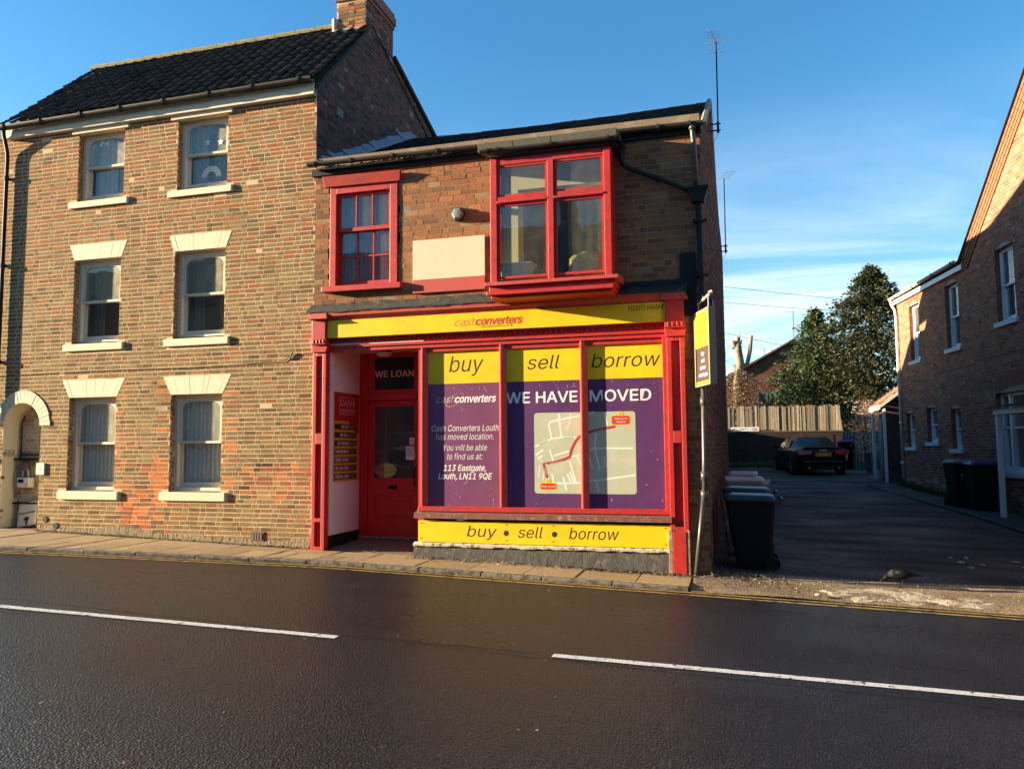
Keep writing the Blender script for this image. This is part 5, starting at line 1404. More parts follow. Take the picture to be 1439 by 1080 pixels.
mb = MB(); mb.box(-6.5, -4.7, LDY+1.6, LDY+1.65, .1, 3.4); mb.box(-6.5, -4.7, LDY+.1, LDY+1.6, .18, .2); mb.box(-6.5, -6.45, LDY+.1, LDY+1.6, .2, 3.4); mb.box(-4.75, -4.7, LDY+.1, LDY+1.6, .2, 3.4); part('inner_hall', mb, M_DARKIN, SH)
# red price board on the white lobby wall
M_RT = frame((0, 0, 0), (1, 0, 0)) @ Matrix.Rotation(rad(90), 4, 'X')
sgx = -6.25
mb = MB(); mb.box(sgx-.002, sgx+.012, .13, 1.0, 1.235, 2.69); pb = part('price_board', mb, mat('yellow_price_board', (.44, .27, .015), .5), SH, label='red and yellow price board on the white lobby wall')
mb = MB(); mb.box(sgx+.011, sgx+.0135, .14, .99, 2.22, 2.68); mb.add([(sgx+.0135, .99, 2.0), (sgx+.0135, .99, 2.22), (sgx+.0135, .62, 2.22), (sgx+.0135, .66, 2.12)], [(0, 1, 2, 3)]); part('price_board_head', mb, mat('deep_red_print', (.32, .012, .012), .5), pb)
M_PINK = mat('pale_red_print', (.62, .32, .30), .5)
text('lettering', 'CASH', pb, (sgx+.0155, .56, 2.47), .15, M_PINK, .46, 0, .01, R=M_RT); text('lettering', 'CONVERTERS', pb, (sgx+.0155, .56, 2.36), .085, M_PINK, .48, 0, .01, R=M_RT)
mb = MB()
for (y0, y1, z0, z1) in ((.30, .82, 2.605, 2.615), (.30, .82, 2.325, 2.335), (.30, .31, 2.33, 2.61), (.81, .82, 2.33, 2.61)): mb.box(sgx+.0132, sgx+.015, y0, y1, z0, z1)
part('logo_border', mb, M_PINK, pb)
for i, tx in enumerate(('WE BUY', 'WE SELL', 'BUY BACKS', 'PAWNBROKING', 'CHEQUE CASHING', 'WE LOAN CASH', 'PERSONAL LOANS')):
    zc_ = 2.125-i*.135
    n = 6; pl = [(.15, zc_-.045), (.86, zc_-.045)]+[(.86+.045*math.cos(rad(a_)), zc_+.045*math.sin(rad(a_))) for a_ in (-60, -30, 0, 30, 60)]+[(.86, zc_+.045), (.15, zc_+.045)]
    mb = MB(); mb.prism(pl, lambda p, q, dd: (dd, p, q), sgx+.0115, sgx+.0145); part('price_strip', mb, M_BLACK, pb)
    L = min(.44, .042*len(tx)); text('lettering', tx, pb, (sgx+.0162, .62-L/2, zc_-.025), .075, M_WHITEP, L, 0, .015, R=M_RT)
    for k in (0, 1): text('lettering', ('great prices', 'ask in store')[k], pb, (sgx+.0162, .74, zc_+.01-k*.032), .03, mat('grey_white_print', (.5, .5, .5), .5), .19, R=M_RT)
ll = empty('lobby_light', (-5.59, .6, 3.40), 'round cream ceiling light above the recessed shop door', 'light')
mb = MB(); mb.tube([(-5.59, .6, 3.40), (-5.59, .6, 3.355)], .115, 20); part('base', mb, M_DARKPL, ll)
mb = MB(); mb.tube([(-5.59, .6, 3.355), (-5.59, .6, 3.33), (-5.59, .6, 3.30), (-5.59, .6, 3.285)], [.125, .125, .11, .07], 20); part('shade', mb, M_CREAMW, ll, smooth=True)
# shell behind the front
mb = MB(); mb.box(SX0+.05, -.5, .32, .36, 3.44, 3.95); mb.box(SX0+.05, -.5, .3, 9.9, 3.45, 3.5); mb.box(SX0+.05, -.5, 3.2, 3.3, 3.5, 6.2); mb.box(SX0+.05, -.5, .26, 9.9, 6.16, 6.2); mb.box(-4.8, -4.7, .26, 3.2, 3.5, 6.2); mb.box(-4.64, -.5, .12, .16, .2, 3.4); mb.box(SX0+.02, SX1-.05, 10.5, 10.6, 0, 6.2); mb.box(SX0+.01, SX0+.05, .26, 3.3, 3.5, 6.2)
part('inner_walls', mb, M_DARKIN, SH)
for (xa, xb, c, d) in ((RW[0], RW[1], RW[2], RW[3]), (BAY[0], BAY[1], BAY[2], BAY[3])):
    mb = MB(); mb.box(xa-.05, xa, .0, .26, c, d); mb.box(xb, xb+.05, .0, .26, c, d); mb.box(xa, xb, .0, .26, c-.05, c); mb.box(xa, xb, 0, .26, d, d+.05); part('window_reveal', mb, M_CREAMIN, SH)
mb = MB(); mb.box(-1.62, -.70, -.055, .0, 4.02, 4.12); mb.box(-.72, -.50, -.03, .0, 3.6, 4.5); part('tar_board', mb, M_PIPEBLK, SH)
finish_bricks(SH)

# ------------------------------------------------------------------ projecting sign, alarm box, aerials on the shop
ns = Vector((-.937, -.348, 0)).normalized()
far = Vector((-.53, -.12, 0)); MS = frame(far, ns)   # x runs from the far edge to the near edge
ps = empty('projecting_sign', (-.42, -.4, 2.57), 'narrow yellow and brown projecting sign hanging by the grey downpipe', 'sign')
Ls = .62
mb = MB(); mb.box(.03, Ls-.03, .006, .07, 2.60, 3.57); part('panel', mb, mat('brown_sign_panel', (.040, .019, .020), .5), ps, M=MS)
mb = MB(); mb.box(.03, Ls-.03, .002, .03, 3.10, 3.57); part('panel', mb, mat('bright_yellow_panel', (.80, .66, .005), .5), ps, M=MS, label='yellow upper panel')
mb = MB()
for (a, b, c, d) in ((0, .03, 2.57, 3.60), (Ls-.03, Ls, 2.57, 3.60), (.03, Ls-.03, 2.57, 2.60), (.03, Ls-.03, 3.57, 3.60)): mb.box(a, b, -.012, .085, c, d)
part('frame', mb, mat('bronze_sign_frame', (.24, .19, .11), .55, .1, 20), ps, M=MS, bevel=.004)
TXS = MS @ Matrix.Rotation(rad(90), 4, 'X'); TXS.translation = (0, 0, 0)
def on_sign(u, z): return MS @ Vector((u, -.0015, z))
text('lettering', 'cash', ps, on_sign(.31, 3.36), .09, M_BROWNP, .26, .2, R=TXS); text('lettering', 'converters', ps, on_sign(.31, 3.28), .09, M_BROWNP, .46, .2, .015, R=TXS)
for i, (tx, w) in enumerate((('buy', .13), ('sell', .13), ('borrow', .24), ('cash cheques', .36))): text('lettering', tx, ps, on_sign(.31, 2.985-i*.095), .075, M_WHITEP, w, .2, .012, R=TXS)
mb = MB(); mb.box(.04, Ls-.04, -.002, .01, 2.615, 2.635); part('yellow_strip', mb, M_YELLOW, ps, M=MS)
mb = MB(); P0 = MS @ Vector((.08, .035, 3.72)); P1 = MS @ Vector((.60, .035, 3.78))
mb.tube([(-.45, .0, 3.93), (-.42, -.1, 3.86), P0*.5+P1*.5], .014, 6); mb.tube([P0, P1], .020, 6); mb.tube([P0, (P0.x, P0.y, 3.59)], .008, 6); mb.tube([MS @ Vector((.50, .035, 3.77)), MS @ Vector((.50, .035, 3.6))], .008, 6); mb.disc(P1, (1, 0, .3), .035, 10, .05)
part('bracket', mb, mat('chalky_metal', (.42, .38, .32), .6, .1, 20), ps)
ab = empty('alarm_box', (-.33, .8, 3.66), 'blue alarm box high on the shop side wall behind the projecting sign', 'alarm box')
mb = MB(); fr_ = frame((-.385, .66, 0), (1, 0, 0)); mb.prism([(0, 3.70), (.12, 3.66), (.24, 3.70), (.24, 3.95), (0, 3.95)], lambda p, q, dd: (p, -dd, q), .0, .085); part('case', mb, mat('blue_plastic', (.012, .035, .22), .4), ab, M=fr_, bevel=.012)
mb = MB(); mb.box(.10, .24, -.092, -.085, 3.69, 3.94); part('label', mb, M_WHITEP, ab, M=fr_)
def aerial(name, x, y, zb, zt, label, boom=.75, elems=7, reflector=True, wall=None, ang=0.3, tilt=0.0, cat='aerial'):
    a = empty(name, (x, y, zb), label, cat)
    mb = MB(); mb.tube([(x, y, zb), (x+.01, y, zt)], .014, 6); part('mast', mb, M_DARKPL, a)
    c, s = math.cos(ang), math.sin(ang)
    mb = MB(); B0 = Vector((x, y, zt-.03)); D = Vector((-s, -c, 0)); Nn = Vector((c, -s, 0))
    mb.tube([B0-D*.15, B0+D*boom], .009, 5)
    for i in range(elems):
        q = B0+D*(boom*i/(elems-1)); L = .155-.008*i
        mb.tube([q-Nn*L, q+Nn*L], .004, 4)
    part('boom', mb, M_CHROME, a)
    if reflector:
        mb = MB()
        for k in (-.13, -.065, .065, .13): mb.tube([B0-D*.1+Vector((0, 0, k))-Nn*.17, B0-D*.1+Vector((0, 0, k))+Nn*.17], .005, 4)
        mb.tube([B0-D*.1+Vector((0, 0, -.14)), B0-D*.1+Vector((0, 0, .14))], .006, 4); part('reflector', mb, M_CHROME, a)
    if wall is not None:
        mb = MB()
        for z in (zb+.03, zb+.16): mb.tube([(wall, y, z), (x+.05, y, z)], .014, 6)
        mb.tube([(x, y, zb-.02), (x, y, zb+.2)], .024, 6); mb.tube([(x, y, zb), (x-.03, y, zb-.1), (wall+.01, y, zb-.25)], .005, 4); part('bracket', mb, M_DARKPL, a)
    return a
aerial('aerial', -.19, 4.0, 7.80, 9.60, 'tall television aerial bracketed to the gable of the shop', wall=-.34, ang=.12, boom=.55)
aerial('aerial', -.15, 8.5, 6.52, 8.40, 'lower television aerial on the rear part of the shop side wall', wall=-.29, ang=-.35, elems=5, reflector=False, boom=.5)

# ================================================================== RIGHT HOUSE
def wallx(Y): return 5.1-.1367*(Y-10.7)
O_R = Vector((wallx(14.0), 14.0, 0)); nR = Vector((-1, -.1367, 0)).normalized()
FR = frame(O_R, nR); CS = 1/math.hypot(1, .1367)
def U(Y): return (14.0-Y)/CS
RH = empty('brick_house', (O_R.x, O_R.y, .56), 'red brick house with white sashes running along the right of the alley', 'house', rotz=math.atan2(FR[1][0], FR[0][0]))
RWIN = [  # u0,u1,z0,z1,kind
    (U(13.05), U(12.33), 4.10, 5.66), (U(10.55), U(9.77), 4.13, 5.72), (U(7.84), U(7.02), 4.37, 5.95),
    (U(13.66), U(13.02), 1.70, 2.66), (U(12.12), U(11.42), 1.83, 2.74), (U(10.55), U(9.98), 1.65, 2.64), (U(8.16), U(6.15), 1.16, 2.86)]
ULEN = U(-.4); UG = U(9.30); APX = (UG+ULEN)/2
def rtop(u):
    if u < UG: return 6.0
    return 6.14+.846*(u-UG) if u < APX else 6.14+.846*(ULEN-u)
bodyR = wall_sheet(FR, [0, UG, ULEN], [-.2, 6.0], [w[:4] for w in RWIN])
bodyR.add([FR @ Vector(p) for p in ((UG, 0, 6.0), (ULEN, 0, 6.0), (ULEN, 0, 6.14), (APX, 0, rtop(APX)), (UG, 0, 6.14))], [(0, 1, 2, 3, 4)])
rwall = part('side_wall', bodyR, M_MORT_R, RH, fixn=False)
def tone_r(u, z, R):
    red = clampf(1-u/2.0, 0, 1)*.4+(.5 if (z > 6.3) else 0)
    low = z < gz(5, 14-u*.99)+.45
    if low and R.random() < .35: return pick(R, [(1, (.34, .31, .27)), (1, (.15, .10, .08))])
    nearwin = any(abs(u-w[0]) < .22 or abs(u-w[1]) < .22 for w in RWIN[3:6]) and 1.2 < z < 3
    return pick(R, [(2.4+2*red+(2 if nearwin else 0), (.37, .135, .072)), (2.4, (.295, .115, .068)), (1.4, (.235, .10, .066)), (.5, (.16, .08, .06)), (.4, (.38, .19, .10))])
def spans_r(z0, z1):
    zm = (z0+z1)/2; lo, hi = 0, ULEN
    if z1 > 6.0 and z1 <= 6.14: lo = UG
    if z1 > 6.14: e = (z1-6.14)/.846; lo, hi = UG+e, ULEN-e
    iv = [(lo, hi)] if hi-lo > .1 else []
    for k, (a, b, c, d) in enumerate(RWIN):
        if c < zm < d: iv = sub(iv, a, b)
        hh = .34 if k == 6 else .29
        if d-.02 < zm < d+hh: iv = sub(iv, a-.06, b+.06)
        if c-.11 < zm <= c: iv = sub(iv, a-.09, b+.09)
    return iv
lay(RH, rwall, FR, .3, 10.2, spans_r, .225, .108, .0762, .011, tone_r, 'garden', relief=.004, jit=.003)
M_ARCH = mat('rubbed_red_brick', (.26, .075, .04), .85, .25, 25, .3, 80, .005)
def arch_head(u0, u1, zs, rise, h, parent):
    """segmental arch of red voussoirs"""
    n = max(7, int((u1-u0)/.075)); c = (u0+u1)/2; hw = (u1-u0)/2; Rr = (hw*hw+rise*rise)/(2*rise); zc = zs+rise-Rr; t0 = math.asin(hw/Rr)
    mb = MB(); R = random.Random(int(u0*100))
    for i in range(n):
        a, b = -t0+2*t0*i/n+.003, -t0+2*t0*(i+1)/n-.003; p = -.006-R.uniform(0, .004)
        q = [(c+r*math.sin(t), zc+r*math.cos(t)) for r, t in ((Rr, a), (Rr+h, a), (Rr+h, b), (Rr, b))]
        mb.hexa([(x, p, z) for x, z in q]+[(x, .12, z) for x, z in q])
    part('arch', mb, M_ARCH, parent, M=FR)
for k, (a, b, z0, z1) in enumerate(RWIN):
    big = k == 6
    arch_head(a, b, z1-.02, .12 if not big else .14, .25 if not big else .30, RH)
    # fill above the flat head behind the arch, cheeks, frame
    mb = MB(); mb.box(a-.02, b+.02, .215, .235, z1-.03, z1+.22); part('head_fill', mb, M_MORT_R, RH, M=FR)
    for u, s in ((a, 1), (b, -1)):
        mb = MB(); mb.box(u-.01 if s > 0 else u, u if s > 0 else u+.01, .0, .24, z0, z1); part('window_cheek', mb, M_ARCH, RH, M=FR)
    j = .06; d = .10
    mb = MB(); mb.box(a, a+j, d, d+.12, z0, z1+.1); mb.box(b-j, b, d, d+.12, z0, z1+.1); mb.box(a+j, b-j, d, d+.12, z1-.03, z1+.1); mb.box(a+j, b-j, d, d+.12, z0, z0+.05)
    if big:
        for uu in (a+.42, b-.42): mb.box(uu-.05, uu+.05, d-.005, d+.12, z0+.05, z1-.03)
    w = part('window', mb, M_WHITE, RH, M=FR, bevel=.004)
    zm = (z0+z1)/2
    if not big:
        cells = [(a+j, b-j)]
    else: cells = [(a+j, a+.37), (a+.47, b-.47), (b-.37, b-j)]
    if big: zm = z0+(z1-z0)*.56
    for (ca, cb) in cells:
        mb = MB(); sash_frame(mb, ca, cb, zm-.02, z1-.03, d+.015, d+.055, .04, .04, .04, arch=.0); part('sash', mb, M_WHITE, w, M=FR)
        mb = MB(); mb.box(ca+.035, cb-.035, d+.033, d+.037, zm+.01, z1-.06); part('pane', mb, M_GLASS, w, M=FR)
        mb = MB(); sash_frame(mb, ca, cb, z0+.05, zm+.02, d+.06, d+.10, .04, .04, .07); part('sash', mb, M_WHITE, w, M=FR)
        mb = MB(); mb.box(ca+.035, cb-.035, d+.078, d+.082, z0+.11, zm-.01); part('pane', mb, M_GLASS, w, M=FR)
    mb = MB(); mb.box(a-.09, b+.09, -.06, .10, z0-.105, z0); part('sill', mb, M_STONEW, w, M=FR, bevel=.008)
    mb = MB(); n = 30; vs = []
    for i in range(n+1):
        for zz_ in (z0+.02, z1): vs.append((a+.05+(b-a-.1)*i/n, .3+.02*math.sin(i*1.7), zz_))
    mb.add(vs, [(2*i, 2*i+2, 2*i+3, 2*i+1) for i in range(n)]); part('curtain', mb, M_NET if big else M_CURT, w, M=FR, fixn=False)
# string course lines, gable corbel, eaves
mb = MB(); mb.box(U(11.5), U(9.0), -.012, 0, 3.585, 3.612); mb.box(U(8.95), ULEN, -.012, 0, 3.66, 3.69); part('string_course', mb, mat('dark_string_brick', (.10, .055, .045), .9, .2, 20), RH, M=FR)
M_CORB = mat('orange_corbel_brick', (.27, .10, .048), .85, .25, 20, .4, 60, .006)
rk = Vector((1, 0, .846)).normalized(); rn_ = Vector((-.846, 0, 1)).normalized()
for side in (0, 1):
    for (o0, o1, pj) in ((-.06, .02, .085), (.02, .11, .065), (.11, .19, .048), (.19, .27, .032)):
        n = 34; Lr = (APX-UG+.15)/rk.x
        for i in range(n):
            s0, s1 = -.12+Lr*i/n+.005, -.12+Lr*(i+1)/n-.005
            mb = MB() if i == 0 else mb
            def pt(s, o, y):
                u = UG+rk.x*s+(-rn_.x)*o*1.0; z = 6.14+rk.z*s-rn_.z*o*1.0
                if side: u = ULEN-(u-UG)
                return (u, y, z)
            mb.hexa([pt(s0, o1, -pj), pt(s1, o1, -pj), pt(s1, o1, .05), pt(s0, o1, .05), pt(s0, o0, -pj), pt(s1, o0, -pj), pt(s1, o0, .05), pt(s0, o0, .05)])
        part('gable_corbel', mb, M_CORB, RH, M=FR)
mb = MB(); mb.box(-.12, UG-.02, -.09, -.07, 5.90, 6.02); mb.box(-.12, UG-.02, -.07, .02, 5.905, 5.925); part('fascia_board', mb, M_WHITE, RH, M=FR)
g0, g1 = FR @ Vector((-.15, -.15, 6.10)), FR @ Vector((UG-.08, -.15, 6.14))
gutter('gutter', g0, g1, .06, mat('old_white_gutter', (.42, .38, .32), .5, .1, 10), RH, [.1, .4, .7, .95], M_GUTTER)
mb = MB(); mb.tube([FR @ Vector(p) for p in ((-.10, -.15, 6.05), (-.08, -.13, 5.92), (.02, -.07, 5.72), (.05, -.06, 5.5), (.05, -.06, .75))], .037, 8)
for z in (5.3, 3.9, 2.35, 1.2): mb.tube([FR @ Vector((.05, -.06, z)), FR @ Vector((.05, -.06, z+.09))], .05, 8)
part('downpipe', mb, M_WHITE, RH, smooth=True)
mb = MB()
mb.add([FR @ Vector(p) for p in ((-.15, -.14, 6.12), (UG+.1, -.14, 6.12), (UG+.1, 3.0, 6.45), (-.15, 3.0, 6.45), (UG+.1, 6.2, 6.1), (-.15, 6.2, 6.1))], [(0, 1, 2, 3), (3, 2, 4, 5)])
for s in (0, 1):
    e0 = UG-.12 if not s else ULEN+.12
    mb.add([FR @ Vector(p) for p in ((e0, -.14, 6.14-.06), (APX, -.14, rtop(APX)+.10), (APX, 8, rtop(APX)+.10), (e0, 8, 6.08))], [(0, 1, 2, 3)])
part('roof', mb, mat('dark_slate_roof', (.045, .04, .042), .7, .3, 8, .3, 30, .01), RH)
mb = MB()
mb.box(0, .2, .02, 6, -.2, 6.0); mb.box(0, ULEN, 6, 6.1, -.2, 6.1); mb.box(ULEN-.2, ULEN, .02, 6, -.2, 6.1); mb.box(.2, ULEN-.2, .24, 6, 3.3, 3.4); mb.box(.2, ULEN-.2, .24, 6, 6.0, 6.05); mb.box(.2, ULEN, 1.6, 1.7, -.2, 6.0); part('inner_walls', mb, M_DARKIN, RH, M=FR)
mb = MB(); mb.box(-.01, .0, .0, 6, .2, 6.0); part('end_wall', mb, mat('end_brick', (.26, .11, .06), .9, .3, 12), RH, M=FR)
# porch: white posts and beam carrying a small canopy
pu = U(6.95)
po = empty('porch', FR @ Vector((pu, -.5, .15)), 'white timber porch with thin post in front of the big ground floor window', 'porch')
mb = MB(); mb.box(pu-.045, pu+.045, -.545, -.455, .05, 2.36); part('post', mb, M_WHITE, po, M=FR, bevel=.006)
mb = MB(); mb.box(pu+2.3-.045, pu+2.3+.045, -.545, -.455, .0, 2.36); part('post', mb, M_WHITE, po, M=FR, bevel=.006)
mb = MB(); mb.box(pu-.12, pu+2.5, -.55, -.45, 2.36, 2.48); mb.box(pu-.05, pu+.05, -.45, -.01, 2.36, 2.48); part('beam', mb, M_WHITE, po, M=FR, bevel=.006)
mb = MB(); mb.add([(pu-.15, -.62, 2.49), (pu+2.55, -.62, 2.49), (pu+2.55, -.01, 2.60), (pu-.15, -.01, 2.60), (pu-.15, -.62, 2.515), (pu+2.55, -.62, 2.515), (pu+2.55, -.01, 2.625), (pu-.15, -.01, 2.625)], MB.BF); part('canopy', mb, M_DARKPL, po, M=FR)
mb = MB(); mb.box(pu-.2, pu+2.6, -.62, -.02, -.2, .07); part('step', mb, M_KERB, po, M=FR, bevel=.01)
finish_bricks(RH)
# stone strip along the foot of that wall
pth = sheet('path', lin(0, 1, 2), lin(0, 1, 30), lambda x, y: 0, M_JOINT)
for v in pth.data.vertices:
    Y = -.3+14.6*v.co.y; x = wallx(Y)-.98+1.0*v.co.x; v.co.x, v.co.y, v.co.z = x, Y, gz(x, Y)+.02
R = random.Random(51); Y = 14.2
while Y > .2:
    L = R.uniform(.6, .95); mb = MB(); pts = []
    for dz in (-.03, .032+R.uniform(-.004, .004)):
        for (yy, o_) in ((Y, -.97), (Y-L+.014, -.97), (Y-L+.014, -.03), (Y, -.03)):
            xx = wallx(yy)+o_; pts.append((xx, yy, gz(xx, yy)+dz))
    mb.hexa(pts); k = R.uniform(.6, 1.1); mb.cur = (.050*k, .046*k, .040*k); mb.t = [mb.cur]*8
    part('paving_slab', mb, M_FLAG, pth, tone=True, bevel=.006); Y -= L

# ================================================================== END OF THE ALLEY
def at(u, v, Y):   # spot on the photograph carried to depth Y, used to lay out the far end of the alley
    d = rt*0
    a, b = (u-719.5)/1100.0, (v-540)/1100.0
    d = r2*a-u2*b+fw
    t = (Y-CAM.y)/d.y
    return CAM+d*t
gwall = empty('garden_wall', (1.8, 24.0, gz(1.8, 24)), 'low dark brick wall across the end of the alley below the plank fence', 'wall')
FG = frame((0, 24.0, 0), (0, -1, 0))
gws = MB(); gws.box(-1.2, 4.2, 24.0, 24.22, .6, 2.36); gws = part('wall_core', gws, mat('mortar_grimy', (.045, .038, .03), .95, .25, 20), gwall)
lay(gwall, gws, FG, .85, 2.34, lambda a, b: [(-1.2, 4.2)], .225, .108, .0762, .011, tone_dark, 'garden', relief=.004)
mb = MB(); mb.box(-1.2, 4.22, 23.97, 24.25, 2.345, 2.39); part('coping', mb, mat('coping_dark', (.09, .08, .07), .9, .3, 12), gwall)
finish_bricks(gwall)
fnc = empty('plank_fence', (1.8, 24.1, 2.36), 'weathered close boarded plank fence on top of the garden wall', 'fence')
R = random.Random(61); x = -.75; pm = {}
while x < 4.08:
    w = R.uniform(.075, .105); h = R.uniform(1.02, 1.10); mb = MB(); y0 = 24.06+R.choice((0, .02))+R.uniform(-.006, .006); l = R.uniform(-.004, .006)
    mb.hexa([(x, y0, 2.40), (x+w-.016, y0, 2.40), (x+w-.016, y0+.018, 2.40), (x, y0+.018, 2.40), (x+l, y0, 2.39+h), (x+w-.016+l, y0, 2.385+h), (x+w-.016+l, y0+.018, 2.385+h), (x+l, y0+.018, 2.39+h)])
    k = R.uniform(.5, 1.3); mb.cur = (.33*k, .255*k, .165*k); mb.t = [mb.cur]*8
    part('plank', mb, M_PLANK, fnc, tone=True); x += w
mb = MB(); mb.hexa([(4.12, 24.0, 2.35), (4.22, 24.0, 2.35), (4.22, 24.03, 2.35), (4.12, 24.03, 2.35), (4.0, 24.0, 3.35), (4.1, 24.0, 3.35), (4.1, 24.03, 3.35), (4.0, 24.03, 3.35)]); mb.t = [(.3, .24, .16)]*8; part('plank', mb, M_PLANK, fnc, tone=True, label='loose end plank leaning out')
mb = MB(); mb.box(-.75, 4.1, 24.09, 24.14, 2.6, 2.68); mb.box(-.75, 4.1, 24.09, 24.14, 3.2, 3.28); mb.t = [(.2, .15, .1)]*16; part('rail', mb, M_PLANK, fnc, tone=True)
nsn = empty('street_nameplate', (.32, 23.95, 2.40), 'white street name plate fixed under the plank fence', 'sign')
mb = MB(); mb.box(-.27, .89, 23.935, 23.955, 2.395, 2.565); part('plate', mb, M_WHITEP, nsn, bevel=.006)
text('lettering', "BELLAMYS YARD", nsn, (.31, 23.932, 2.435), .135, M_BLACK, 1.04)
# grass and weeds at the foot of the wall
def tufts(name, n, xr, yr, hr, cols, seed, zoff=0.0, spread=.5):
    R = random.Random(seed); mb = MB()
    for i in range(n):
        x, y = R.uniform(*xr), R.uniform(*yr); z = gz(x, y)+zoff; h = R.uniform(*hr); a = R.uniform(0, 6.28); w = R.uniform(.004, .009)*max(1, h*6)
        lx, ly = R.gauss(0, spread)*h, R.gauss(0, spread)*h; k = R.uniform(.6, 1.4); c = R.choice(cols); mb.cur = tuple(q*k for q in c)
        mb.add([(x-w*math.cos(a), y-w*math.sin(a), z), (x+w*math.cos(a), y+w*math.sin(a), z), (x+lx*.4+w*.6*math.cos(a), y+ly*.4+w*.6*math.sin(a), z+h*.6), (x+lx, y+ly, z+h*.95)], [(0, 1, 2, 3)])
    o = part(name, mb, M_WEED, tone=True, fixn=False); o['kind'] = 'stuff'; return o
tufts('grass', 2600, (-.7, 1.5), (22.4, 23.95), (.06, .22), [(.05, .11, .02), (.08, .13, .03)], 71)
yw = empty('yard_shade_wall', (-1.1, 22.1, .85), 'unseen brick wall from the shop rear to the plank fence, added to shade the alley end', 'wall')  # unseen wall, added to keep low sun off the garden wall and car
mb = MB(); mb.box(-1.25, -1.05, 20.2, 23.97, .6, 2.58); part('wall_core', mb, mat('rear_brick', (.19, .09, .06), .9, .3, 12, .4, 60, .006), yw)
mb = MB(); mb.box(-1.29, -1.01, 20.2, 23.96, 2.582, 2.63); part('coping', mb, mat('coping_dark', (.09, .08, .07), .9, .3, 12), yw)
# brick house beyond the fence
BH = empty('gabled_house', (3.0, 31, 1.0), 'dark brick gabled house with teal window frames behind the conifers', 'house')
M_FARBR = mat('far_brick', (.17, .085, .06), .9, .25, 14, .5, 40, .01, color2=(.10, .06, .05), c2scale=5)
def far_rows(x0, x1, top, Y, z0, parent, wins):
    """courses of brick on a far wall, joined: too far to tell apart singly"""
    R = random.Random(5); mb = MB(); z = z0; c = 0
    while z < 7.3:
        x = x0-(.11 if c % 2 else 0)
        while x < x1:
            zt = top(x+.1)
            if z+.07 < zt and not any(a-.05 < x+.1 < b+.05 and c_ < z+.03 < d for a, b, c_, d in wins):
                k = R.uniform(.6, 1.5); b_ = R.uniform(.8, 1.1); mb.cur = (.105*k, .052*k*b_, .038*k*b_); p = R.uniform(.002, .010)
                xa, xb = max(x, x0), min(x+.215, x1)
                if xb-xa > .03: mb.add([(xa, Y-p, z), (xb, Y-p, z), (xb, Y-p, z+.064), (xa, Y-p, z+.064), (xa, Y+.01, z), (xb, Y+.01, z), (xb, Y+.01, z+.064), (xa, Y+.01, z+.064)], [(0, 1, 2, 3), (3, 2, 6, 7), (0, 3, 7, 4), (1, 5, 6, 2)])
            x += .226
        z += .0755; c += 1
    o = part('brickwork', mb, M_BRICK, parent, tone=True, kind='stuff'); return o
hw = [(1.1, 1.94, 3.55, 4.51), (5.0, 5.78, 3.18, 4.62)]
gt = lambda x: 7.12-.515*abs(x-2.85)
mb = wall_sheet(Matrix.Translation((0, 31, 0)), [-.8, 7.0], [.8, 4.9], hw)
mb.add([(-.8, 31, 4.9), (7.0, 31, 4.9), (7.0, 31, 4.98), (2.85, 31, 7.12), (-.8, 31, 5.24)], [(0, 1, 2, 3, 4)])
mb.add([(-.8, 31, .8), (-.8, 38, .8), (-.8, 38, 5.24), (-.8, 31, 5.24), (7, 31, .8), (7, 38, .8), (7, 38, 5.0), (7, 31, 5.0)], [(0, 1, 2, 3), (4, 5, 6, 7)]); mb.box(-.8, 7, 37.9, 38, .8, 5); mb.box(-.8, 7, 32.5, 32.6, .8, 4.9); part('wall', mb, mat('far_mortar', (.085, .065, .055), .95, .2, 12), BH, fixn=False)
far_rows(-.8, 7.0, gt, 31, .9, BH, hw)
mb = MB(); mb.add([(-1.0, 30.8, 5.06), (2.85, 30.8, 7.18), (2.85, 38.2, 7.18), (-1.0, 38.2, 5.06), (7.2, 30.8, 4.92), (7.2, 38.2, 4.92)], [(0, 1, 2, 3), (1, 4, 5, 2)]); o = part('roof', mb, mat('far_roof_tile', (.05, .04, .035), .9, .3, 10), BH)
sm = o.modifiers.new('thick', 'SOLIDIFY'); sm.thickness = .09
M_TEALW = mat('teal_window_paint', (.05, .13, .16), .6)
for (a, b, c, d) in hw:
    mb = MB(); sash_frame(mb, a, b, c, d, 31.02, 31.10, .07, .07, .07); mb.box((a+b)/2-.03, (a+b)/2+.03, 31.03, 31.09, c+.07, d-.07); w = part('window', mb, M_TEALW, BH)
    mb = MB(); mb.box(a+.06, b-.06, 31.05, 31.055, c+.06, d-.06); part('pane', mb, M_GLASS, w)
aerial('aerial', 2.95, 31.6, 7.0, 8.72, 'thin aerial on the ridge of the gabled house behind the conifers', elems=4, reflector=False, boom=.4, ang=1.2)
for k, (u, v) in enumerate(((1074, 489), (1084, 490))):
    p = at(u, v, 36.0); aerial('aerial', p.x, 36.0, gt(p.x)+.02, p.z, ('small aerial on the left slope of the far gabled house', 'small aerial a step right on the far gabled roof slope')[k], elems=3, reflector=False, boom=.3, ang=1.2)

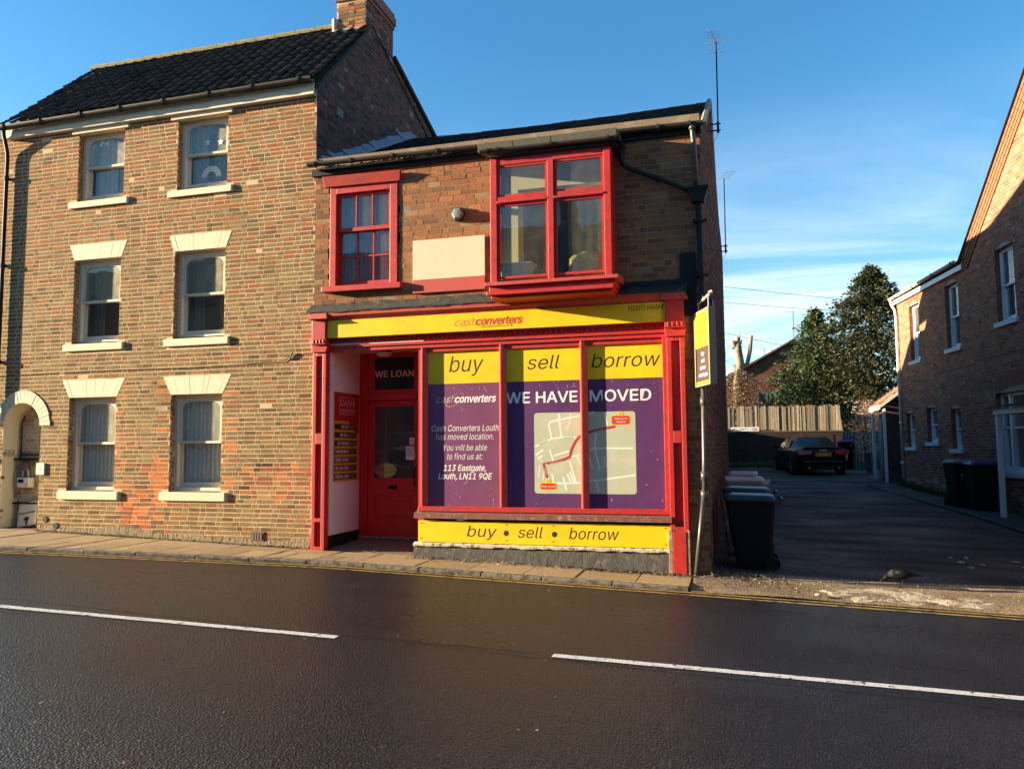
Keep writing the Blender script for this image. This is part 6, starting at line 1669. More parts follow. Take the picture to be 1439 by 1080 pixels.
# teal gate and the purple lidded bin beside it
tg = empty('teal_gate', (4.45, 20.0, gz(4.4, 20)), 'teal boarded gate closing the right end of the alley', 'gate')
R = random.Random(81); x = 3.72
while x < 5.2:
    w = R.uniform(.10, .125); mb = MB(); zt = 2.27+R.uniform(-.015, .01); mb.box(x, x+w-.01, 20.0+R.uniform(0, .008), 20.022, .84, zt); part('board', mb, M_TEAL, tg); x += w
mb = MB(); mb.box(3.72, 5.2, 20.025, 20.07, 1.05, 1.15); mb.box(3.72, 5.2, 20.025, 20.07, 1.95, 2.05); part('rail', mb, M_TEAL, tg)
mb = MB(); mb.box(5.2, 5.32, 19.98, 20.1, .8, 2.4); part('post', mb, M_WOODOLD, tg)
# lean-to with tiled roof past the house corner
OB = empty('lean_to', (5.3, 16.5, .6), 'small white lean-to with brown tiled roof past the brick house corner', 'outbuilding')
mb = MB(); mb.add([(4.40, 15.45, .5), (4.52, 17.1, .5), (4.52, 17.1, 3.12), (4.40, 15.45, 3.06)], [(0, 1, 2, 3)]); mb.add([(4.40, 15.45, .5), (6.0, 15.45, .5), (6.0, 15.45, 4.1), (5.7, 15.45, 4.02), (4.40, 15.45, 3.06)], [(0, 1, 2, 3, 4)]); part('wall', mb, mat('dark_creosoted_boarding', (.06, .045, .035), .85, .25, 6, .4, 30, .01, color2=(.10, .07, .05), c2scale=3, c2lo=.5, c2hi=.65), OB)
def lr(x, y, l=0): return (x, y, 3.06+(x-4.32)*.76+l)
mb = MB(); mb.add([lr(4.28, 15.3), lr(5.9, 15.3), lr(5.9, 17.2), lr(4.28, 17.2)], [(0, 1, 2, 3)]); rf = part('roof', mb, mat('lean_to_batten', (.1, .07, .05), .9), OB)
R = random.Random(83)
for r in range(9):
    for c in range(8):
        x0 = 4.26+r*.185; y0 = 15.28+c*.24; mb = MB(); k = R.uniform(.7, 1.3); mb.cur = (.20*k, .105*k, .065*k)
        mb.add([lr(x0, y0, .03), lr(x0, y0+.24, .03), lr(x0+.2, y0+.24, .012), lr(x0+.2, y0, .012), lr(x0, y0, .008), lr(x0, y0+.24, .008)], [(0, 1, 2, 3), (0, 4, 5, 1)]); mb.t = [mb.cur]*6
        part('roof_tile', mb, M_TILE, rf, tone=True, fixn=False)
mb = MB(); mb.box(4.24, 4.29, 15.28, 17.2, 2.86, 3.0); mb.hexa([(4.24, 15.24, 2.88), (5.8, 15.24, 4.06), (5.8, 15.28, 4.06), (4.24, 15.28, 2.88), (4.24, 15.24, 2.99), (5.8, 15.24, 4.17), (5.8, 15.28, 4.17), (4.24, 15.28, 2.99)]); part('barge_board', mb, M_CREAMW, OB)
for k, (x, y, zt) in enumerate(((4.38, 15.3, 2.9), (4.30, 16.9, 2.9))):
    mb = MB(); mb.box(x-.04, x+.04, y-.04, y+.04, gz(x, y)-.02, zt); part('post', mb, M_WHITE, OB, bevel=.005)
mb = MB(); mb.box(4.38, 4.42, 15.8, 16.5, .7, 2.6); part('door', mb, mat('grey_door_paint', (.10, .095, .09), .6), OB)

# ------------------------------------------------------------------ trees
def conifer(name, x, y, zb, base_z, top_z, prof, n, cols, label, seed, lean=0.0, dens=1.0):
    t = empty(name, (x, y, zb), label, 'tree')
    R = random.Random(seed)
    mb = MB(); mb.tube([(x, y, zb-.1), (x+.03, y, zb+(top_z-zb)*.4), (x+lean, y, top_z-.6)], [.16, .11, .03], 8); part('trunk', mb, M_TRUNK, t, smooth=True)
    mb = MB(); H = top_z-base_z
    boughs = []
    for i in range(n):
        f = R.random()**dens; a = R.uniform(0, 6.283)
        r = prof(f)*(.72+.36*R.random())*(1+.16*math.sin(a*2+seed)+.12*math.sin(a*5-f*15))
        boughs.append((f, a, r))
    for (f, a, r) in boughs:
        ca, sa = math.cos(a), math.sin(a); cz = base_z+H*f
        tip = Vector((x+lean*f+ca*r, y+sa*r, cz+R.uniform(-.1, .25)*min(1, r))); root = Vector((x+lean*f, y, cz+.1+.15*r))
        k0 = R.uniform(.5, 1.35); c0 = R.choice(cols); m_ = int(26+26*r); cw = .13+.15*r
        for q in range(m_):
            s = 1-R.random()**1.6*.95; p = root.lerp(tip, s); sp = cw*(1.15-.75*s)*(.4+.6*s)
            p = p+Vector((R.gauss(0, sp), R.gauss(0, sp), R.gauss(0, sp*.7)-.10*s*s))
            L = R.uniform(.07, .20); w = L*R.uniform(.16, .34)
            d = (Vector((ca*1.2, sa*1.2, R.uniform(-.9, .5)))+Vector((R.gauss(0, .6), R.gauss(0, .6), R.gauss(0, .4)))).normalized()
            sd_ = d.cross(Vector((R.gauss(0, 1), R.gauss(0, 1), R.gauss(0, 1)))).normalized()
            k = k0*R.uniform(.7, 1.3); mb.cur = tuple(cc*k for cc in c0)
            e = p+d*L; mid = p+d*L*.5
            mb.add([p, mid+sd_*w, e, mid-sd_*w], [(0, 1, 2, 3)])
    part('crown', mb, M_LEAF, t, tone=True, fixn=False)
    # a few dark boughs inside the crown
    mb = MB()
    for i in range(26):
        f, a, r = boughs[i*7 % len(boughs)]; cz = base_z+H*f
        mb.tube([(x+lean*f, y, cz), (x+lean*f+math.cos(a)*r*.8, y+math.sin(a)*r*.8, cz-.12*r)], [.03, .008], 5)
    part('bough', mb, M_TRUNK, t)
    return t
def interp(tab):
    def f(t):
        for (a, b), (c, d) in zip(tab, tab[1:]):
            if t <= c: return b+(d-b)*(t-a)/(c-a)
        return tab[-1][1]
    return f
conifer('conifer_tree', 3.40, 27.0, 1.0, 2.2, 7.95, interp([(0, 1.6), (.15, 1.95), (.35, 1.8), (.6, 1.2), (.8, .72), (.93, .36), (1, .10)]), 430, [(.066, .100, .038), (.092, .122, .055), (.046, .074, .028)], 'broad lighter green conifer in front of the gabled house', 101, .2)
conifer('conifer_tree', 5.55, 25.6, 1.0, 3.7, 9.45, interp([(0, 1.3), (.12, 1.65), (.35, 1.8), (.6, 1.6), (.78, 1.05), (.9, .62), (1, .14)]), 460, [(.044, .054, .019), (.068, .068, .024), (.030, .042, .015)], 'taller dark conifer beside the white gutter of the brick house', 102, .25)
pt_ = empty('pollard_tree', (.12, 26, 1.0), 'pale pollarded tree trunk with lopped limb stubs above the plank fence', 'tree')
mb = MB(); mb.tube([(.02, 26, .9), (.04, 26, 3.2), (.10, 26, 4.9), (.20, 26, 5.5), (.15, 26, 6.1), (.10, 26, 6.5)], [.24, .21, .19, .2, .17, .15], 10)
mb.tube([(.20, 26, 5.35), (.52, 26, 5.5), (.66, 26.02, 6.1), (.74, 26, 6.8)], [.11, .10, .09, .07], 8)
mb.tube([(.12, 26, 6.25), (-.06, 25.9, 6.5), (-.16, 25.9, 6.55)], [.12, .10, .08], 7); mb.tube([(.14, 26, 6.3), (.12, 26, 6.75)], [.12, .09], 7); mb.tube([(.16, 26, 6.2), (.28, 26.05, 6.62)], [.09, .06], 7); mb.tube([(.2, 26, 6.4), (.24, 26, 6.95)], [.03, .02], 6)
part('trunk', mb, M_BARK, pt_, smooth=True)
mb = MB(); R = random.Random(9)
for i in range(14):
    z = R.uniform(5.2, 6.6); s = R.choice((-1, 1)); mb.tube([(.14, 26, z), (.14+s*R.uniform(.12, .28), 25.9, z+R.uniform(-.05, .2))], [.03, .014], 5)
part('twig', mb, M_BARK, pt_, kind='stuff')
db = empty('dead_shrub', (.2, 24.9, 1.0), 'brown leafed climber bush round the foot of the pollarded trunk', 'shrub')
R = random.Random(13); mb = MB()
for i in range(4200):
    a, e = R.uniform(0, 6.28), R.gauss(0, .4); rx = abs(R.gauss(0, .42)); x = .15+math.cos(a)*rx*1.25; y = 25.2+math.sin(a)*rx*.9; z = 3.3+R.random()**1.3*1.9-.55*rx*abs(math.cos(a))
    s = R.uniform(.02, .055); d = Vector((R.gauss(0, 1), R.gauss(0, 1), R.gauss(0, 1))).normalized(); q = d.orthogonal().normalized(); k = R.uniform(.5, 1.5); c = R.choice([(.20, .12, .07), (.28, .19, .11), (.12, .075, .05), (.10, .09, .04)]); mb.cur = tuple(v_*k for v_ in c); p = Vector((x, y, z))
    mb.add([p-d*s, p+q*s*.6, p+d*s, p-q*s*.6], [(0, 1, 2, 3)])
part('leaves', mb, M_DEAD, db, tone=True, fixn=False, kind='stuff')
mb = MB()
for i in range(30):
    a = R.uniform(0, 6.28); mb.tube([(.1, 25.3, 1.0), (.1+math.cos(a)*.3, 25.2+math.sin(a)*.3, 3.2), (.1+math.cos(a)*R.uniform(.4, .9), 25.2+math.sin(a)*.5, R.uniform(3.6, 5.0))], [.02, .013, .004], 4)
part('stem', mb, M_TRUNK, db)
bt = empty('bare_tree', (-.9, 34, 1.0), 'faint leafless tree showing past the shop corner behind the pollard', 'tree')
R = random.Random(17); mb = MB()
def branch(p, d, L, r, depth):
    q = p+d*L; mb.tube([p, p.lerp(q, .5)+Vector((R.gauss(0, .03), 0, R.gauss(0, .03)))*L, q], [r, r*.8, r*.6], 4, caps=False)
    if depth == 0: return
    for i in range(3): branch(p.lerp(q, R.uniform(.5, 1)), (d+Vector((R.gauss(0, .5), R.gauss(0, .4), R.gauss(.15, .3)))).normalized(), L*R.uniform(.55, .8), r*.6, depth-1)
branch(Vector((-.9, 34, .8)), Vector((.08, 0, 1)).normalized(), 2.6, .09, 5); part('branches', mb, M_TRUNK, bt)
cl = empty('climbing_shrub', (4.3, 18.3, .8), 'pale dry climber hanging over the white lean-to by the gate', 'shrub')
R = random.Random(23); mb = MB()
for i in range(1500):
    x = 4.35+R.gauss(0, .22); y = 18.6+R.gauss(0, .3); z = 1.5+R.random()*1.85; s = R.uniform(.02, .05); d = Vector((R.gauss(0, 1), R.gauss(0, 1), R.gauss(0, 1))).normalized(); q = d.orthogonal().normalized(); k = R.uniform(.5, 1.4); c = R.choice([(.36, .26, .17), (.28, .12, .07), (.45, .4, .3)]); mb.cur = tuple(v_*k for v_ in c); p = Vector((x, y, z)); mb.add([p-d*s, p+q*s*.6, p+d*s, p-q*s*.6], [(0, 1, 2, 3)])
part('leaves', mb, M_DEAD, cl, tone=True, fixn=False, kind='stuff')
mb = MB()
for i in range(6): mb.tube([(4.3+i*.03, 18.5, .8), (4.3+R.gauss(0, .1), 18.5, 2.2), (4.3+R.gauss(0, .2), 18.5, 3.2)], [.02, .015, .006], 5)
part('stem', mb, M_TRUNK, cl)
for k, (a, b, lab) in enumerate((((1020, 403), (1190, 421), 'highest overhead wire crossing the sky past the shop'), ((1020, 425), (1180, 437), 'middle overhead wire crossing the sky past the shop'), ((1020, 468), (1095, 484), 'lowest overhead wire above the gabled house roof'))):
    A, B = at(*a, 28.5), at(*b, 28.5); d = B-A; mb = MB(); mb.tube([A-d*1.6, A, A.lerp(B, .5)+Vector((0, 0, -.02)), B, B+d*1.4], .010, 5)
    tag(part('overhead_wire', mb, M_DARKPL), lab, 'wire')

# ------------------------------------------------------------------ wheelie bins
def wheelie_bin(loc, rotz, bodym, lidm, label, group, sx=1.0, text_=None):
    b = empty('wheelie_bin', loc, label, 'bin', group, rotz); M = WM[b.name] @ Matrix.Diagonal((sx, sx, 1, 1))
    mb = MB(); rings = []
    for (z, hx, y0, y1) in ((.03, .20, -.20, .24), (.10, .215, -.23, .26), (.5, .245, -.29, .29), (.90, .27, -.345, .325), (.93, .285, -.36, .335), (.985, .285, -.36, .335)):
        rings.append([(p[0], p[1], z) for p in rrect(-hx, hx, y0, y1, 0, .05)])
    mb.loft(rings); part('body', mb, bodym, b, M=M, bevel=.004)
    mb = MB(); rings = []
    for (z, e) in ((.975, .012), (1.0, .018), (1.03, .008), (1.055, -.03), (1.068, -.10)): rings.append([(p[0], p[1], z-.012*p[1]*2) for p in rrect(-.285-e, .285+e, -.375-e, .335+e*.5, 0, .06)])
    mb.loft(rings); part('lid', mb, lidm, b, M=M, bevel=.004)
    mb = MB(); mb.tube([(-.24, .36, .96), (-.24, .43, 1.0), (.24, .43, 1.0), (.24, .36, .96)], .017, 8); mb.box(-.26, -.2, .32, .42, .93, .985); mb.box(.2, .26, .32, .42, .93, .985); part('handle', mb, lidm, b, M=M)
    for s in (-1, 1):
        mb = MB(); mb.tube([(s*.225, .27, .10), (s*.275, .27, .10)], .10, 16); w = part('wheel', mb, M_DARKPL, b, M=M)
    mb = MB(); mb.tube([(-.25, .27, .10), (.25, .27, .10)], .012, 6); part('axle', mb, M_CHROME, b, M=M)
    if text_:
        text('lettering', text_, b, M @ Vector((0, -.335, .62)), .20, M_WHITEP, .22, R=(M.to_3x3() @ Matrix.Rotation(rad(96), 3, 'X')).to_4x4())
    return b
M_BINN = mat('navy_bin_plastic', (.0045, .007, .012), .6, .1, 6, .05, 30, .002, spec=.15)
M_BINB = mat('dark_blue_lid_plastic', (.012, .019, .036), .35, .1, 6)
M_BING = mat('grey_green_bin_plastic', (.20, .23, .20), .5, .1, 6)
M_BINW = mat('pale_lid_plastic', (.48, .48, .50), .45, .1, 6)
M_PURL = mat('purple_lid_plastic', (.15, .035, .20), .4, .08, 6)
M_BLKB = mat('black_bin_plastic', (.008, .008, .010), .6, .1, 6, spec=.15)
M_GRYL = mat('grey_lid_plastic', (.19, .20, .20), .5, .1, 6)
def g3(x, y): return (x, y, gz(x, y)-.004)
wheelie_bin(g3(.16, .88), rad(-90), M_BINN, M_BINB, 'nearest navy wheelie bin by the shop corner', 'wheelie bins in the alley')
wheelie_bin(g3(.13, 1.95), rad(-93), M_BINN, M_BINB, 'dark blue lidded wheelie bin between the navy bin and the pale one', 'wheelie bins in the alley')
wheelie_bin(g3(.10, 4.05), rad(-88), M_BING, M_BINW, 'grey green wheelie bin with pale lid along the shop wall', 'wheelie bins in the alley')
bl = wallx(8.5)
ang = math.atan2(FR[1][0], FR[0][0])
wheelie_bin((wallx(8.75)-.57, 8.75, gz(4.8, 8.75)+.02), rad(12), M_BLKB, M_GRYL, 'black wheelie bin with grey lid numbered 5A', 'wheelie bins in the alley', .82, '5A')
wheelie_bin((wallx(8.25)-.36, 8.15, gz(5, 8.15)+.02), rad(4), M_BLKB, M_PURL, 'black wheelie bin with purple lid under the porch window', 'wheelie bins in the alley', 1.0)
wheelie_bin((3.76, 19.4, gz(3.8, 19.4)+.12), rad(0), M_BLKB, M_PURL, 'purple lidded wheelie bin half hidden behind the parked car', 'wheelie bins in the alley', .95)
rp_ = empty('red_post', (3.40, 19.7, .8), 'short red painted post standing behind the purple lidded bin', 'post')
mb = MB(); mb.box(3.37, 3.44, 19.68, 19.74, .75, 2.12); part('shaft', mb, mat('dull_red_post', (.22, .03, .03), .6), rp_)
mb = MB(); mb.box(3.36, 3.45, 19.67, 19.75, 2.12, 2.15); part('cap', mb, mat('dull_red_post', (.22, .03, .03), .6), rp_)
sk = empty('folded_sack', (.10, 4.05, gz(.1, 4.05)+1.07), 'folded lilac plastic sack lying on the pale bin lid', 'sack')
mb = MB(); mb.loft([rrect(-.16, .32, 3.86, 4.2, gz(.1, 4)+1.075, .03), rrect(-.18, .34, 3.85, 4.22, gz(.1, 4)+1.11, .05), rrect(-.14, .30, 3.88, 4.18, gz(.1, 4)+1.15, .05)]); part('bundle', mb, mat('lilac_plastic', (.42, .40, .56), .4, .1, 9, .4, 14, .02), sk, bevel=.01)
mb = MB(); mb.box(-.17, .33, 3.98, 4.02, gz(.1, 4)+1.11, gz(.1, 4)+1.158); part('tie', mb, M_WHITEP, sk)
# boards leaning on the shop side wall behind the bins
for k, (y, w, h, c) in enumerate(((2.7, .10, 1.45, .5), (3.0, .14, 1.25, .3), (1.25, .12, 1.1, .6))):
    x = -.36+.012*y; mb = MB(); g0 = gz(0, y); mb.hexa([(x+.17, y, g0), (x+.19, y, g0), (x+.19, y+w, g0), (x+.17, y+w, g0), (x+.055, y, g0+h), (x+.075, y, g0+h), (x+.075, y+w, g0+h), (x+.055, y+w, g0+h)]); mb.t = [(.16*c, .13*c, .10*c)]*8
    tag(part('timber_board', mb, M_PLANK, tone=True), ('tallest dark timber board leaning on the shop side wall', 'wider dark timber board farthest along the shop side wall', 'short dark board behind the nearest navy bin')[k], 'board', 'boards leaning behind the bins')

# ------------------------------------------------------------------ parked car
M_CARP = mat('black_car_paint', (.004, .004, .006), .3, spec=.22)
M_CARG = mat('tinted_car_glass', (.008, .010, .013), .15, spec=.25)
M_RLENS = mat('red_lamp_lens', (.36, .012, .012), .25, spec=.5)
cr_ = (2.84, 17.95)
car = empty('parked_car', (cr_[0], cr_[1], gz(2.8, 18)), 'black two door coupe parked by the garden wall, rear towards the street', 'car', rotz=rad(9)); MC = WM[car.name]
# stations along the length: y, belly z, sill half width, max half width, shoulder z, belt half width, deck z, roof half width, roof z
ST = [(0.00, .34, .62, .74, .62, .72, .80, .60, .86), (.10, .24, .72, .86, .66, .83, .90, .66, .96), (.45, .20, .78, .91, .68, .87, .95, .70, 1.00), (.85, .19, .80, .925, .68, .88, .96, .66, 1.10), (1.30, .18, .80, .925, .67, .885, .96, .60, 1.29), (1.80, .17, .79, .92, .66, .885, .95, .57, 1.385), (2.35, .17, .79, .92, .66, .885, .94, .57, 1.395), (2.80, .17, .80, .92, .66, .885, .935, .58, 1.33), (3.25, .17, .80, .92, .66, .88, .92, .66, 1.10), (3.60, .18, .80, .92, .65, .86, .88, .70, .93), (4.15, .20, .78, .90, .62, .80, .80, .60, .83), (4.50, .24, .70, .82, .56, .70, .68, .5, .70), (4.62, .32, .58, .66, .50, .55, .58, .4, .60)]
def ringc(s):
    y, zb, hs, hm, zs, hb, zd, hr, zr = s
    half = [(0, zb), (hs*.7, zb), (hs, zb+.03), (hm, zb+.22), (hm, zs), (hb+.01, zd-.04), (hb-.03, zd), (hr+.02, zr-.05), (hr-.06, zr-.012), (0, zr)]
    return [(x, y, z) for x, z in half]+[(-x, y, z) for x, z in half[-2:0:-1]]
mb = MB(); mb.loft([ringc(s) for s in ST]); bo = part('body', mb, M_CARP, car, M=MC, smooth=True)
sm = bo.modifiers.new('smooth', 'SUBSURF'); sm.levels = 1; sm.render_levels = 2
def glass_patch(name, pts, parent, material=M_CARG):
    mb = MB(); mb.add(pts, [tuple(range(len(pts)))]); o = part(name, mb, material, parent, M=MC); s = o.modifiers.new('t', 'SOLIDIFY'); s.thickness = .012; s.offset = 1; return o
glass_patch('rear_window', [(-.62, .78, 1.055), (.62, .78, 1.055), (.54, 1.30, 1.285), (.50, 1.55, 1.352), (-.50, 1.55, 1.352), (-.54, 1.30, 1.285)], bo)
glass_patch('windscreen', [(-.62, 3.36, 1.04), (.62, 3.36, 1.04), (.54, 2.78, 1.345), (-.54, 2.78, 1.345)], bo)
for s in (-1, 1):
    glass_patch('side_window', [(s*.855, 1.35, 1.0), (s*.87, 2.0, .985), (s*.66, 2.0, 1.315), (s*.655, 1.65, 1.29)], bo)
    glass_patch('side_window', [(s*.87, 2.05, .985), (s*.865, 3.05, .97), (s*.665, 2.65, 1.30), (s*.66, 2.05, 1.32)], bo, mat('side_glass_sky', (.03, .045, .045), .05, spec=.9))
    mb = MB(); mb.hexa([(s*.86, 2.98, .96), (s*1.02, 2.96, .99), (s*1.02, 3.10, .99), (s*.86, 3.12, .96), (s*.86, 2.98, 1.07), (s*1.02, 2.96, 1.10), (s*1.02, 3.08, 1.10), (s*.86, 3.10, 1.07)]); part('mirror', mb, M_CARP, car, M=MC, bevel=.02)
    mb = MB(); mb.hexa([(s*.42, -.045, .74), (s*.83, .02, .72), (s*.86, .22, .72), (s*.42, .15, .74), (s*.36, -.02, .885), (s*.87, .06, .89), (s*.90, .27, .89), (s*.36, .16, .885)]); part('tail_lamp', mb, M_RLENS, car, M=MC, bevel=.012)
    for yy in (.92, 3.68):
        mb = MB(); mb.tube([(s*.70, yy, .325), (s*.905, yy, .325)], .325, 28); w = part('tyre', mb, M_DARKPL, car, M=MC, bevel=.02)
        mb = MB(); mb.tube([(s*.90, yy, .325), (s*.912, yy, .325)], .235, 24); 
        for k in range(7):
            a_ = k*2*math.pi/7; mb.tube([(s*.914, yy, .325), (s*.914, yy+.21*math.cos(a_), .325+.21*math.sin(a_))], .018, 5)
        part('rim', mb, mat('dark_alloy', (.10, .095, .095), .4, metal=.6), w, M=MC)
        mb = MB(); rings = [[(s*(.900+q), yy+rr_*math.cos(t), .33+rr_*math.sin(t)) for t in lin(-.3, math.pi+.3, 16)] for q, rr_ in ((0, .345), (.022, .36), (.0, .40))]
        n = 16; vs = [p for r_ in rings for p in r_]; mb.add(vs, [(i*n+k, i*n+k+1, (i+1)*n+k+1, (i+1)*n+k) for i in range(2) for k in range(n-1)]); part('wheel_arch', mb, M_CARP, car, M=MC, fixn=False)
mb = MB(); mb.box(-.262, .262, -.012, .02, .68, .79); npl = part('number_plate', mb, mat('yellow_plate', (.62, .36, .03), .5), car, M=MC)
RC = (MC.to_3x3() @ Matrix.Rotation(rad(90), 3, 'X')).to_4x4()
text('lettering', 'KJ63 LZC', npl, MC @ Vector((0, -.0145, .70)), .10, M_BLACK, .46, 0, .02, R=RC)
mb = MB()
for k in range(4):
    c = Vector((-.09+k*.06, -.0, .885)); pts = [c+Vector((.036*math.cos(t), .004, .036*math.sin(t))) for t in lin(0, 2*math.pi, 17)]; mb.tube(pts, .005, 5)
part('badge', mb, M_CHROME, car, M=MC)
mb = MB(); mb.box(-.72, .72, -.03, .10, .33, .36); mb.box(-.60, .60, -.02, .08, .22, .33); part('rear_diffuser', mb, M_DARKPL, car, M=MC, bevel=.01)
mb = MB(); mb.box(-.66, .66, -.022, -.008, .50, .512); part('bumper_trim', mb, M_CHROME, car, M=MC)
mb = MB(); mb.tube([(-.50, -.03, .28), (-.50, .1, .28)], .04, 12); mb.tube([(.50, -.03, .28), (.50, .1, .28)], .04, 12); part('exhaust', mb, M_CHROME, car, M=MC)
mb = MB(); mb.hexa([(-.64, .12, .965), (.64, .12, .965), (.66, .32, .985), (-.66, .32, .985), (-.62, .10, .985), (.62, .10, .985), (.65, .32, 1.0), (-.65, .32, 1.0)]); part('boot_lip', mb, M_CARP, car, M=MC, bevel=.008)

# ------------------------------------------------------------------ crow pecking at the gravel
cx0, cy0 = 1.97, .04; cz0 = gz(cx0, cy0)+.040
cw_ = empty('crow', (cx0, cy0, cz0), 'black crow with grey nape standing on the pale concrete patch', 'bird')
spine = [(-.225, .060, .014, .012), (-.205, .085, .030, .028), (-.175, .105, .036, .034), (-.145, .118, .036, .036), (-.115, .132, .046, .050), (-.07, .142, .066, .068), (-.01, .142, .074, .074), (.05, .140, .064, .062), (.10, .140, .044, .040), (.15, .136, .032, .022), (.20, .130, .028, .012), (.245, .124, .024, .006), (.262, .122, .012, .003)]
mb = MB(); rings = []
for (x, z, ry, rz) in spine: rings.append([(cx0+x, cy0+ry*math.cos(t), cz0+z+rz*math.sin(t)) for t in [2*math.pi*k/14 for k in range(14)]])
mb.loft(rings); cb_ = part('body', mb, mat('crow_feathers', (.006, .006, .007), .75, .2, 40, .3, 60, .004, spec=.12), cw_, smooth=True)
s_ = cb_.modifiers.new('s', 'SUBSURF'); s_.levels = 1; s_.render_levels = 2
mb = MB(); rings = []
for (x, z, ry, rz) in ((-.158, .119, .0375, .0375), (-.14, .124, .040, .041), (-.118, .134, .049, .053), (-.10, .139, .053, .058)): rings.append([(cx0+x, cy0+ry*math.cos(t), cz0+z+rz*math.sin(t)) for t in lin(-.35, math.pi+.35, 14)])
n = 14; vs = [p for r_ in rings for p in r_]; mb.add(vs, [(i*n+k, i*n+k+1, (i+1)*n+k+1, (i+1)*n+k) for i in range(3) for k in range(n-1)]); part('nape', mb, mat('grey_nape_feathers', (.03, .03, .03), .7, spec=.1), cw_, smooth=True, fixn=False)
mb = MB(); mb.tube([(cx0-.215, cy0, cz0+.066), (cx0-.24, cy0, cz0+.044), (cx0-.262, cy0, cz0+.020)], [.016, .011, .002], 8); part('beak', mb, M_DARKPL, cw_, smooth=True)
for s in (-1, 1):
    mb = MB(); mb.disc((cx0-.19, cy0+s*.031, cz0+.098), (0, 1, 0), .006, 8, .004); part('eye', mb, M_CHROME, cw_)
    mb = MB(); q = .02*s; mb.tube([(cx0+.0-.01*s, cy0+q, cz0+.09), (cx0+.008-.01*s, cy0+q, cz0+.045), (cx0-.005-.01*s, cy0+q, cz0-.028)], [.015, .006, .005], 7)
    for d_ in ((-.04, -.012), (-.045, .003), (-.038, .016), (.025, .0)): mb.tube([(cx0-.005-.01*s, cy0+q, cz0-.024), (cx0-.005-.01*s+d_[0], cy0+q+d_[1], cz0-.032)], [.005, .002], 5)
    part('leg', mb, M_DARKPL, cw_)
    mb = MB(); rings = []
    for (x, z, w, h) in ((-.07, .148, .012, .030), (-.02, .152, .016, .048), (.05, .148, .015, .042), (.12, .142, .010, .026), (.19, .134, .005, .010), (.235, .128, .002, .003)): rings.append([(cx0+x, cy0+s*(.058-abs(x)*.16)+w*math.cos(t), cz0+z+h*math.sin(t)) for t in [2*math.pi*k/10 for k in range(10)]])
    mb.loft(rings); part('wing', mb, mat('crow_wing', (.007, .007, .009), .6, .2, 50, spec=.2), cw_, smooth=True)

# ------------------------------------------------------------------ stones, litter, weeds
R = random.Random(91)
stn = [(3.10, 2.45), (3.32, 2.5), (3.16, 2.12), (3.42, 2.0), (3.2, 1.75), (3.95, 2.35), (3.98, 1.95), (3.75, 1.25), (3.98, 1.28), (4.3, .9), (.88, -.9)]
whr = ['farthest pale flat stone of the scatter in the alley mouth', 'pale stone beside the farthest one in the alley mouth', 'small pale stone in the left cluster of the alley mouth', 'small pale stone at the right of the left cluster', 'small pale stone nearest the crow in the alley cluster', 'pale stone at the back right of the alley mouth', 'broad pale stone at the right of the alley mouth', 'flat pale stone left of the front right pair', 'flat pale stone right of the front right pair', 'lumpy pale stone at the edge of the sunlit gravel', 'pale flat stone by the yellow lines left of the concrete']
for k, (x, y) in enumerate(stn):
    bm = bmesh.new(); bmesh.ops.create_icosphere(bm, subdivisions=2, radius=1)
    sx, sy, sz = R.uniform(.03, .075), R.uniform(.03, .06), R.uniform(.012, .022)
    if k == 9: sx, sy, sz = .12, .09, .06
    for v in bm.verts:
        kk = 1+.25*mnoise.noise(v.co*1.7+Vector((k*3, 0, 0))); v.co = Vector((v.co.x*sx*kk, v.co.y*sy*kk, v.co.z*sz*kk))
    me = bpy.data.meshes.new('stone'); bm.to_mesh(me); bm.free(); me.materials.append(M_STONEG if k < 9 else M_CONC)
    o = bpy.data.objects.new('stone', me); COL.objects.link(o); o.location = (x, y, gz(x, y)+.008); tag(o, whr[k], 'stone', 'pale stones at the alley mouth')
# dry leaves, twigs and grit along the foot of the shopfront and the alley corner
R = random.Random(95); mb = MB()
def flake(x, y, z, s, c):
    a = R.uniform(0, 6.28); d = Vector((math.cos(a), math.sin(a), R.uniform(-.4, .6))).normalized(); q = d.cross(Vector((R.gauss(0, .5), R.gauss(0, .5), 1))).normalized(); k = R.uniform(.5, 1.4); mb.cur = tuple(v_*k for v_ in c); p = Vector((x, y, z+s*.4)); mb.add([p-d*s, p+q*s*.5, p+d*s, p-q*s*.5], [(0, 1, 2, 3)])
for i in range(1500):
    t = R.random(); x = R.choice([R.uniform(-4.8, -.8), R.uniform(-2.2, -.6), R.uniform(-.7, .6)]); y = -.10-abs(R.gauss(0, .09)) if x < -.6 else R.gauss(.05, .25)
    flake(x, y, gz(x, y)+R.random()*.012, R.uniform(.006, .03), R.choice([(.22, .13, .07), (.30, .2, .1), (.14, .09, .05), (.08, .09, .03)]))
for i in range(260):
    x = R.uniform(-6.2, -4.8); y = R.uniform(-.1, .9); flake(x, y, gz(x, 0)+.02+max(0, y)*.05, R.uniform(.006, .025), (.2, .13, .08))
for i in range(400):
    x = R.uniform(-12, -6.6); y = -.05-abs(R.gauss(0, .05)); flake(x, y, gz(x, y)+.005, R.uniform(.005, .018), R.choice([(.2, .13, .07), (.12, .13, .04)]))
for i in range(500):
    x = R.uniform(-14, -.6); y = kerb_y(x)-abs(R.gauss(0, .04)); flake(x, y, road_z(x, y)+.004, R.uniform(.005, .018), (.2, .14, .08))
for i in range(90):
    x = R.uniform(-9, 4); y = R.uniform(-7.5, -1.3); flake(x, y, road_z(x, y)+.003, R.uniform(.006, .02), R.choice([(.2, .14, .08), (.12, .09, .06), (.4, .38, .35)]))
o = part('leaf_litter', mb, M_DEAD, tone=True, fixn=False); o['kind'] = 'stuff'
mb = MB()
